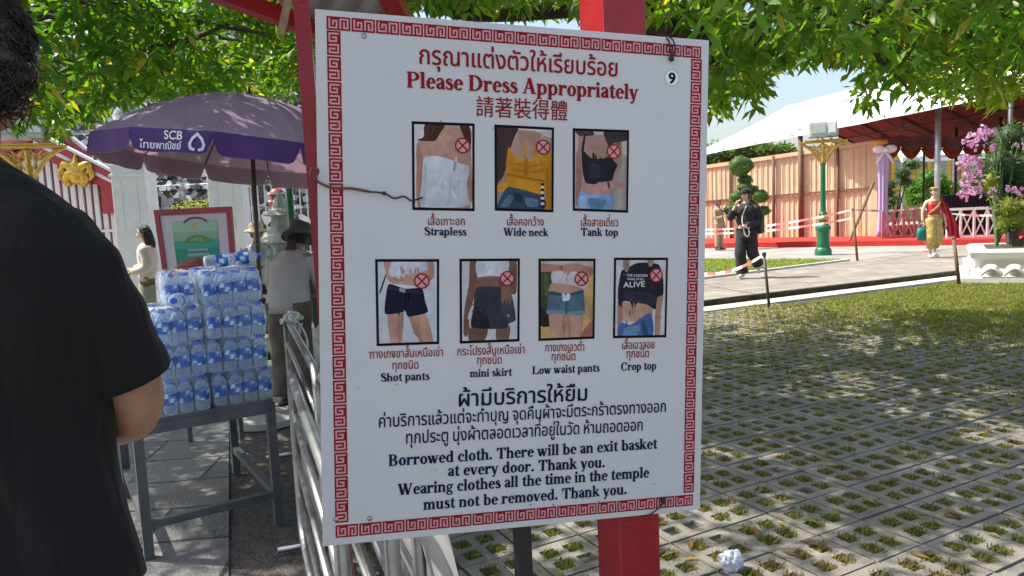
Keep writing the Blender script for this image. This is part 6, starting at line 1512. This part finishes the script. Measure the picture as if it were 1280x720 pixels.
K = dict(black=cloth('black_cloth', (.014, .014, .016)), char=cloth('charcoal_cloth', (.05, .052, .06)), grey=cloth('grey_sweater', (.40, .38, .36)), brown=cloth('brown_print_cloth', (.10, .075, .055), var=.6), cream=cloth('cream_cloth', (.55, .49, .43)), white=cloth('white_cloth', (.7, .69, .67)),
         olive=cloth('olive_cloth', (.26, .26, .19)), gold=mat('gold_silk', (.46, .33, .10), .4, var=.35, scale=14), red=mat('red_silk', (.50, .02, .035), .45, var=.25, scale=7), tan=cloth('tan_cloth', (.36, .25, .16)), straw=mat('straw', (.62, .47, .27), .8, var=.2, scale=30), hatgrey=cloth('dark_hat_cloth', (.07, .06, .055)),
         shoe=mat('dark_shoe', (.03, .03, .03), .5), wshoe=mat('white_shoe', (.7, .7, .7), .5), blue=cloth('pale_blue_cloth', (.45, .52, .58), var=.4), teal=mat('teal_bag', (.01, .17, .18), .6))
def torso(J=None, rx=.17, ry=.115, hem=.86, fl=1.05):
    return [((0, 0, hem), rx * fl, ry * 1.15), ((0, 0, hem + .1), rx * .98, ry * 1.1), ((0, 0, 1.08), rx * .9, ry * .98), ((0, 0, 1.24), rx * 1.02, ry * 1.08), ((0, 0, 1.34), rx * 1.02, ry * 1.02), ((0, .005, 1.40), rx * .86, ry * .85), ((0, .01, 1.435), rx * .52, ry * .66), ((0, .012, 1.45), rx * .36, ry * .55)]
# man in black on the walkway
f = G(934, 348, .1)
p = Person('man in black cap and loose black suit walking and touching his face', f[:], -38, dict(rsh=(-.17, 0, 1.38), rel=(-.28, -.12, 1.18), rwr=(-.13, -.20, 1.42), lel=(.23, .05, 1.12), lwr=(.06, -.17, 1.03), rkn=(-.09, -.10, .5), ran=(-.08, -.04, .09), rto=(-.08, -.19, .04), lkn=(.10, .04, .49), lan=(.11, .30, .26), lto=(.12, .30, .12)), 'skin_pale', 1.74, headrot=-20)
p.tor('jacket', torso(rx=.19, ry=.14, hem=.74), K['black'], [(('lsh', 'lel', 'lwr'), (.078, .07, .055)), (('rsh', 'rel', (-.19, -.17, 1.33)), (.078, .07, .055))])
p.tor('shirt', [((0, -.02, 1.0), .10, .135), ((0, -.02, 1.2), .085, .142), ((0, -.015, 1.36), .06, .12), ((0, -.01, 1.42), .035, .07)], K['char'])
p.legs('trousers', K['black'], (.12, .115, .105, .115), .03, 1.0, (.16, .12)); p.shoes(K['wshoe'])
p.hairdo(M['hair'])
b = MB(); b.lathe((0, 0, 0), [(.092, .0), (.096, .03), (.085, .075), (.05, .10), (0, .11)], 20); b.v = [p.hd((x * 1.0, y * 1.12 + .005, z + .035)) for x, y, z in b.v]; k0_ = len(b.v)
b2 = MB(); b2.prism([(math.cos(a) * .085, -.07 - math.sin(a) * .075, .045) for a in np.linspace(0, PI, 12)], (0, 0, .008)); b.add([p.hd(v) for v in b2.v], b2.f); b.build('cap', K['black'], p.root, smooth=False)
b = MB(); b.tube([p.W(q) for q in catmull([(.05, -.13, 1.40), (-.02, -.16, 1.2), (.0, -.19, 1.02), (.05, -.22, .86), (.10, -.20, .82), (.12, -.19, .92), (.07, -.2, 1.02)], 5)], .010, 6); b.tube([p.W(q) for q in [(.12, -.15, .99), (-.1, -.16, .99)]], .016, 6)
tag(b.build('camera_strap', K['white'], None, smooth=True), 'pale strap held at the waist by the man in black', 'strap')
b = MB(); b.box(p.W((.17, .14, 1.06)), (.2, .26, .42), math.radians(-38), bev=.05); tag(b.build('shoulder_bag', K['black'], None), 'black bag on the back of the man in black', 'bag')
# woman in Thai dress
f = G(1166, 322, .1)
p = Person('woman in red top and gold wrapped trousers walking towards the camera', f[:], 0, dict(lel=(.25, .0, 1.10), lwr=(.24, -.10, .86), rel=(-.25, .03, 1.12), rwr=(-.27, -.02, .88), rkn=(-.10, -.07, .49), ran=(-.08, -.02, .08), lan=(.07, .10, .10), lto=(.08, -.04, .03)), 'skin_pale', 1.66)
p.tor('top', [((0, 0, 1.02), .135, .105), ((0, 0, 1.1), .14, .11), ((0, -.005, 1.22), .16, .128), ((0, -.005, 1.30), .162, .13), ((0, -.01, 1.335), .15, .11)], K['red'])
b = MB(); b.tube([p.W(q) for q in catmull([(.14, -.06, 1.36), (.04, -.14, 1.26), (-.08, -.14, 1.16), (-.14, -.06, 1.08)], 5)], .03, 8, flat=.5); b.lathe(p.W((0, 0, 1.0)), [(.15, 0), (.152, .05)], 20, ry=.8); b.lathe(p.W((0, 0, 1.40)), [(.10, -.04), (.07, .02)], 18); b.build('gold_sash', K['gold'], p.root, smooth=True)
p.legs('wrapped_trousers', K['gold'], (.13, .135, .125, .075), .17, 1.03, (.16, .125)); p.shoes(K['wshoe']); p.hairdo(M['hair'])
b = MB(); b.tube([p.hd((.085 * math.cos(a), -.01 + .095 * math.sin(a), .075)) for a in np.linspace(0, 2 * PI, 20)], .016, 6)
for a in np.linspace(PI, 2 * PI, 9): b.ell(p.hd((.088 * math.cos(a), -.01 + .098 * math.sin(a), .098)), .02, 6, 5)
b.build('gold_headband', M['gold'], p.root, smooth=True)
b = MB()
def shawl(u, v):
    a = V((.12, -.10, 1.40)) * (1 - u) + V((.30, .02, 1.32)) * u; e = V((.36, -.06, .50)) * (1 - u) + V((.66, .04, .44)) * u
    q = a * (1 - v) + e * v; q.y += .05 * math.sin(u * 14 + v * 3); q.x += .10 * math.sin(v * PI) * u; return p.W(q)
b.grid(shawl, 22, 20); b.grid(lambda u, v: shawl(u, v) + V((0, .02, 0)), 22, 20); b.build('shawl', K['red'], p.root, smooth=True)
b = MB(); c = p.W((-.30, -.04, .66)); b.lathe((c.x, c.y, c.z - .22), [(.08, 0), (.115, .03), (.12, .2), (.09, .30)], 14, ry=.5); b.tube([V((c.x - .08, c.y, c.z + .08)), V((c.x, c.y, c.z + .24)), V((c.x + .08, c.y, c.z + .08))], .012, 6)
tag(b.build('hand_bag', K['teal'], None, smooth=True), 'teal bag hanging from the hand of the woman in gold', 'bag')
# person in tan beside the stage
f = G(899, 313, .1)
p = Person('person in tan clothes standing left of the topiary', f[:], 35, dict(rwr=(-.10, -.25, 1.15), rel=(-.23, -.06, 1.12)), 'skin', 1.66)
p.tor('shirt', torso(), K['tan'], [(('lsh', 'lel', 'lwr'), (.068, .06, .04)), (('rsh', 'rel', 'rwr'), (.068, .06, .045))]); p.legs('trousers', K['tan']); p.shoes(K['shoe']); p.hairdo(M['hair'])
# woman in cream on the left
f = PY(181, 290, 10.4); f.z = 0
p = Person('woman with long dark hair in a cream blouse, seen in profile', f[:], -78, dict(lel=(.20, .04, 1.10), lwr=(.16, -.18, 1.02), rel=(-.22, .0, 1.12), rwr=(-.10, -.22, 1.06)), 'skin_pale', 1.63, headtilt=4)
p.tor('blouse', torso(rx=.175, ry=.13, hem=.88), K['cream'], [(('lsh', 'lel', 'lwr'), (.085, .085, .05)), (('rsh', 'rel', 'rwr'), (.085, .085, .05))])
p.tor('skirt', [((0, 0, .96), .155, .125), ((0, 0, .8), .19, .15), ((0, 0, .5), .20, .17), ((0, 0, .25), .22, .19)], K['olive'], fold=.02); p.shoes(K['shoe']); p.hairdo(M['hair'], .22)
# person hidden behind the poster
f = PY(214, 290, 8.0); f.z = 0
p = Person('person in dark clothes with bare forearms, half hidden by the poster', f[:], -60, dict(lel=(.22, .0, 1.10), lwr=(.0, -.22, 1.08), rel=(-.22, .0, 1.1), rwr=(-.05, -.26, 1.04)), 'skin', 1.58)
p.tor('shirt', torso(), K['black'], [(('lsh', (.20, .02, 1.22)), (.075, .07)), (('rsh', (-.20, .02, 1.22)), (.075, .07))]); p.legs('trousers', K['char']); p.shoes(K['shoe']); p.hairdo(M['hair'])
# person in straw hat
f = PY(320, 290, 9.4); f.z = 0
p = Person('person in a wide straw hat and pale patterned clothes by the parasol pole', f[:], 30, dict(rel=(-.24, -.02, 1.1), rwr=(-.1, -.24, 1.1)), 'skin', 1.56)
p.tor('shirt', torso(), K['blue'], [(('lsh', 'lel', 'lwr'), (.07, .062, .045)), (('rsh', 'rel', 'rwr'), (.07, .062, .045))]); p.legs('trousers', K['char']); p.shoes(K['shoe']); p.hairdo(M['hair'])
def hat(p, m, brim, drop, crown=.10, tilt=0., nm='hat'):
    b = MB(); prof = [(brim, -drop), (brim * .75, -.01 - drop * .3), (.098, .02), (.10, .06), (.088, crown), (.04, crown + .022), (0, crown + .024)]
    b.lathe((0, 0, 0), prof, 28, ry=1.1); b.lathe((0, 0, 0), [(brim, -drop - .004), (.098, .012)], 28, ry=1.1, cap=False)
    R3 = Matrix.Rotation(tilt, 3, 'X'); b.v = [p.hd(R3 @ V((x, y + .006, z + .045 + .012 * math.sin(x * 30)))) for x, y, z in b.v]; return b.build(nm, m, p.root, smooth=True)
hat(p, K['straw'], .20, .03)
# woman in grey sweater, seen from behind
f = PY(354, 288, 5.9); f.z = 0
p = Person('woman in a grey sweater and dark hat bending over, seen from behind', f[:], 168, dict(waist=(0, -.03, 1.06), chest=(0, -.10, 1.24), neck=(0, -.19, 1.39), skull=(0, -.24, 1.45), head=(0, -.28, 1.50), lsh=(.17, -.13, 1.33), rsh=(-.17, -.13, 1.33), lel=(.23, -.18, 1.06), lwr=(.18, -.36, .92), rel=(-.25, -.16, 1.06), rwr=(-.20, -.36, .92)), 'skin', 1.62, headtilt=16)
p.tor('sweater', [((0, .0, .86), .20, .15), ((0, 0, .96), .195, .15), ((0, -.03, 1.10), .18, .145), ((0, -.09, 1.24), .19, .14), ((0, -.13, 1.32), .185, .13), ((0, -.155, 1.37), .14, .10), ((0, -.18, 1.40), .07, .07)], K['grey'], [(('lsh', 'lel', 'lwr'), (.082, .072, .052)), (('rsh', 'rel', 'rwr'), (.082, .072, .052))], fold=.015)
p.legs('trousers', K['brown'], (.125, .115, .105, .10), .04, .98, (.165, .125)); p.shoes(K['shoe']); p.hairdo(M['hair'], pony=True); hat(p, K['hatgrey'], .155, .055, .09, .1)

# ------------------------------------------------------------------ the man in the foreground
FD = 1.06
def F(px, py, dd=0.): return P(px, py, FD + dd)
fm = thing('person', 'man in a plain black T-shirt close to the camera, seen from behind', 'person', (F(-80, 600).x, F(-80, 600).y, 0))
cx0, cy0 = F(-80, 400).x, F(-80, 400).y
def z_of(py): return F(60, py).z
# body: neck, arms, legs in one skinned surface
jn = {'pelvis': (cx0, cy0 + .06, .97), 'waist': (cx0, cy0 + .04, 1.12), 'chest': (cx0, cy0 + .06, 1.36), 'neckb': (cx0, cy0 + .06, 1.58), 'neck': (cx0, cy0 + .075, 1.66), 'head': (cx0, cy0 + .10, 1.74),
      'rsh': tuple(F(108, 352, .05)), 'rel': tuple(F(176, 496, .11)), 'rel2': tuple(F(170, 524, .14)), 'rwr': tuple(F(115, 545, .38)), 'lsh': (cx0 - .19, cy0 + .05, 1.50), 'lel': (cx0 - .25, cy0 + .06, 1.22), 'lwr': (cx0 - .13, cy0 + .30, 1.16),
      'rhip': (cx0 + .1, cy0 + .07, .95), 'rkn': (cx0 + .1, cy0 + .07, .52), 'ran': (cx0 + .1, cy0 + .09, .09), 'rto': (cx0 + .12, cy0 + .25, .03), 'lhip': (cx0 - .1, cy0 + .07, .95), 'lkn': (cx0 - .1, cy0 + .07, .52), 'lan': (cx0 - .1, cy0 + .09, .09), 'lto': (cx0 - .12, cy0 + .25, .03)}
rj = dict(pelvis=.12, waist=.12, chest=.13, neckb=.07, neck=.06, head=.07, rsh=.055, rel=.044, rel2=.041, rwr=.030, lsh=.055, lel=.041, lwr=.028, rhip=.09, rkn=.06, ran=.04, rto=.035, lhip=.09, lkn=.06, lan=.04, lto=.035)
nmz = list(jn); eg = [('pelvis', 'waist'), ('waist', 'chest'), ('chest', 'neckb'), ('neckb', 'neck'), ('neck', 'head'), ('chest', 'rsh'), ('rsh', 'rel'), ('rel', 'rel2'), ('rel2', 'rwr'), ('chest', 'lsh'), ('lsh', 'lel'), ('lel', 'lwr'), ('pelvis', 'rhip'), ('rhip', 'rkn'), ('rkn', 'ran'), ('ran', 'rto'), ('pelvis', 'lhip'), ('lhip', 'lkn'), ('lkn', 'lan'), ('lan', 'lto')]
vs, fs = skin_pts([jn[n] for n in nmz], [(nmz.index(a), nmz.index(b_)) for a, b_ in eg], [rj[n] for n in nmz], 2)
b = MB(); b.add(vs, fs)
hc = V((F(-77, 50).x, cy0 + .10, z_of(58)))
b.ell(hc, (.072, .096, .116), 24, 18); b.ell(hc + V((0, .10, -.02)), (.014, .018, .018), 8, 6); b.ell(hc + V((.070, .03, -.01)), (.010, .022, .030), 10, 8); b.ell(hc + V((-.070, .03, -.01)), (.010, .022, .030), 10, 8)
for sd in (1, -1): b.ell(hc + V((.03 * sd, .088, .01)), (.012, .008, .006), 8, 6)
for sd in 'rl':
    w_, e = V(jn[sd + 'wr']), V(jn[sd + 'el']); d = (w_ - e).normalized(); s_ = V((0, 0, 1)); s_ = (s_ - d * s_.dot(d)).normalized(); n_ = d.cross(s_) * (1 if sd == 'l' else -1)
    b.tube([w_ - d * .01, w_ + d * .04, w_ + d * .09], [.026, .038, .036], 12, flat=.6)
    for i in range(4):
        o = w_ + d * .08 + s_ * ((i - 1.5) * .018); L = (.062, .074, .078, .064)[i]; b.tube([o, o + d * L * .5 + n_ * .012, o + d * L * .85 + n_ * .035, o + d * L * .9 + n_ * .055], [.0095, .009, .008, .006], 8)
    o = w_ + d * .03 + s_ * .03; b.tube([o, o + d * .03 + s_ * .025, o + d * .06 + s_ * .03 + n_ * .02], [.012, .0105, .008], 8)
b.build('body', M['skin'], fm, smooth=True)
def mat_knit():
    m = bpy.data.materials.new('black_knit'); m.use_nodes = True
    n = m.node_tree.nodes; l = m.node_tree.links; bs = n['Principled BSDF']; bs.inputs['Roughness'].default_value = .9; bs.inputs['Specular IOR Level'].default_value = .2
    bs.inputs['Sheen Weight'].default_value = .06
    tc = n.new('ShaderNodeTexCoord'); nz = n.new('ShaderNodeTexNoise'); nz.inputs['Scale'].default_value = 6; nz.inputs['Detail'].default_value = 10; l.new(tc.outputs['Object'], nz.inputs['Vector'])
    cr = n.new('ShaderNodeValToRGB'); cr.color_ramp.elements[0].color = (.006, .006, .006, 1); cr.color_ramp.elements[1].color = (.017, .0165, .016, 1); l.new(nz.outputs['Fac'], cr.inputs[0]); l.new(cr.outputs[0], bs.inputs['Base Color'])
    wv = n.new('ShaderNodeTexWave'); wv.bands_direction = 'Z'; wv.inputs['Scale'].default_value = 140; wv.inputs['Distortion'].default_value = 1.2; wv.inputs['Detail'].default_value = 2; l.new(tc.outputs['Object'], wv.inputs['Vector'])
    bp = n.new('ShaderNodeBump'); bp.inputs['Strength'].default_value = .2; bp.inputs['Distance'].default_value = .002; l.new(wv.outputs['Fac'], bp.inputs['Height'])
    mp = n.new('ShaderNodeMapping'); mp.inputs['Scale'].default_value = (9, 9, 2.6); mp.inputs['Rotation'].default_value = (0, .5, 0); l.new(tc.outputs['Object'], mp.inputs[0])
    n2 = n.new('ShaderNodeTexNoise'); n2.inputs['Scale'].default_value = 1.1; n2.inputs['Detail'].default_value = 3; l.new(mp.outputs[0], n2.inputs['Vector'])
    b2 = n.new('ShaderNodeBump'); b2.inputs['Strength'].default_value = .8; b2.inputs['Distance'].default_value = .05; l.new(n2.outputs['Fac'], b2.inputs['Height']); l.new(bp.outputs[0], b2.inputs['Normal'])
    l.new(b2.outputs[0], bs.inputs['Normal']); return m
M['knit'] = mat_knit()
# T-shirt: rings whose right edge follows the photographed outline
prof = [(760, 140), (720, 130), (680, 118), (640, 110), (600, 106), (560, 106), (520, 108), (480, 112), (440, 118), (400, 122), (370, 124), (345, 122), (320, 114), (298, 100), (278, 84), (258, 64), (240, 42), (224, 20), (205, -8), (190, -30)]
b = MB(); rings = []; n = 96
for (py, pxr) in prof:
    e = F(pxr, py); hw = e.x - cx0; z = e.z; dep = .125 if py > 330 else .125 * max(.5, (hw / .21))
    r = []
    for t in np.linspace(0, 2 * PI, n, endpoint=False):
        c_, s_ = math.cos(t), math.sin(t); x = hw * math.copysign(abs(c_) ** .95, c_); y = dep * math.copysign(abs(s_) ** .95, s_)
        w_ = V((x * 5, y * 5, z * 3)); fo = .024 * mnoise.noise(w_) + .012 * mnoise.noise(V((x * 16, y * 16, z * 5 + x * 6)))
        di = .022 * math.sin((x * 1.3 + z) * 30 + 4 * mnoise.noise(w_)) * max(0, min(1, (1.35 - z) / .3)) * max(0, min(1, (x + .05) / .15))
        k = 1 + (fo + di) / .2
        y2 = y * k + .05 - .02 * max(0, (1.2 - z))
        if s_ < 0 and abs(c_) < .5: y2 += .010 * (1 - abs(c_) * 2) * (1 if z > 1.1 else .5)
        r.append(V((cx0 + x * (1 + fo * .8), cy0 + y2, z + .006 * mnoise.noise(w_ * 1.5))))
    rings.append(r)
b.loft(rings); b.build('t_shirt', M['knit'], fm, smooth=True)
def sleeve(sh, out, el, cuff, rs):
    b = MB(); pp = catmull([sh, out, el, cuff], 8); rr = lerp_list(rs, len(pp)); n = 28
    b.tube(pp, [r * (1 + .025 * math.sin(i * .9)) for i, r in enumerate(rr)], n, cap=False)
    for i in range(len(b.v)):
        q = V(b.v[i]); b.v[i] = tuple(q + V((1, 1, .3)) * (.006 * mnoise.noise(q * 11)))
    b.tube([cuff, cuff + (cuff - el).normalized() * .004], [rr[-1] * 1.015, rr[-1] * 1.0], n, cap=False); return b
sl_ = sleeve(F(55, 288, .05), F(92, 338, .05), F(126, 402, .07), F(160, 474, .10), [.055, .070, .069, .062]); sl_.build('sleeve', M['knit'], fm, smooth=True)
sl_ = sleeve(V((cx0 - .12, cy0 + .05, 1.53)), V((cx0 - .19, cy0 + .05, 1.47)), V((cx0 - .225, cy0 + .055, 1.37)), V((cx0 - .24, cy0 + .055, 1.28)), [.06, .072, .069, .06]); sl_.build('sleeve', M['knit'], fm, smooth=True)
b = MB()
for sd in (1, -1):
    h, k_, a = V((cx0 + .095 * sd, cy0 + .06, .97)), V((cx0 + .1 * sd, cy0 + .06, .52)), V((cx0 + .1 * sd, cy0 + .08, .1)); b.tube(catmull([h, (h + k_) / 2, k_, a], 5), lerp_list([.125, .105, .085, .08], 16), 18)
b.ell((cx0, cy0 + .055, .99), (.19, .125, .12), 22, 12); b.build('trousers', K['char'], fm, smooth=True)
for sd in (1, -1):
    b = MB(); a = V((cx0 + .1 * sd, cy0 + .08, .05)); b.tube([a - V((0, .07, 0)), a, a + V((.01 * sd, .12, -.005)), a + V((.015 * sd, .2, -.015))], [.04, .05, .045, .03], 12, flat=.85); b.build('shoe', K['shoe'], fm, smooth=True)
# curly hair
M['curl'] = mat('dark_brown_hair', (.016, .011, .009), .38, var=.35, scale=30)
b = MB(); 
def hp(t, ph, r=1.0): return hc + V((.094 * r * math.cos(t) * math.sin(ph), -.012 + .112 * r * math.sin(t) * math.sin(ph), .014 + .128 * r * math.cos(ph)))
nu, nv = 40, 26; vs = []
for i in range(nv + 1):
    for j in range(nu):
        t, ph = 2 * PI * j / nu, PI * .80 * i / nv
        if math.sin(t) > .35: ph = min(ph, PI * (.42 if math.sin(t) > .6 else .55))
        q = hp(t, ph); k = .95 + .10 * mnoise.noise((q - hc) * 26) + .06 * mnoise.noise((q - hc) * 60); vs.append(hp(t, ph, k))
b.add(vs, [(i * nu + j, (i + 1) * nu + j, (i + 1) * nu + (j + 1) % nu, i * nu + (j + 1) % nu) for i in range(nv) for j in range(nu)])
random.seed(11)
for k in range(1500):
    t, ph = random.uniform(0, 2 * PI), math.acos(random.uniform(-.82, 1))
    if math.sin(t) > .35 and ph > 1.4: continue
    o = hp(t, ph, random.uniform(.9, 1.0)); nn = (o - hc).normalized(); a = nn.orthogonal().normalized(); c_ = nn.cross(a); R_c = random.uniform(.006, .013); th0 = random.uniform(0, 6.28); turns = random.uniform(.7, 1.6); dn = V((0, 0, -1)) * random.uniform(.005, .03); st = nn * random.uniform(.002, .016)
    pts = [o + (a * math.cos(th0 + s * turns * 6.28) + c_ * math.sin(th0 + s * turns * 6.28)) * R_c * (1 - .3 * s) + dn * s + st * s for s in np.linspace(0, 1, 8)]
    b.tube(pts, [.0016 * (1 - .6 * i / 7) for i in range(8)], 4, cap=False)
for k in range(260):
    t, ph = random.uniform(0, 2 * PI), math.acos(random.uniform(-.9, .9))
    if math.sin(t) > .35 and ph > 1.4: continue
    o = hp(t, ph, .97); nn = (o - hc).normalized(); pts = catmull([o, o + nn * .012 + V((random.gauss(0, .006), random.gauss(0, .006), -.004)), o + nn * random.uniform(.014, .026) + V((random.gauss(0, .01), random.gauss(0, .01), random.uniform(-.025, .0)))], 4); b.tube(pts, lerp_list([.0009, .0006, .0003], len(pts)), 3, cap=False)
b.build('hair', M['curl'], fm, smooth=True)
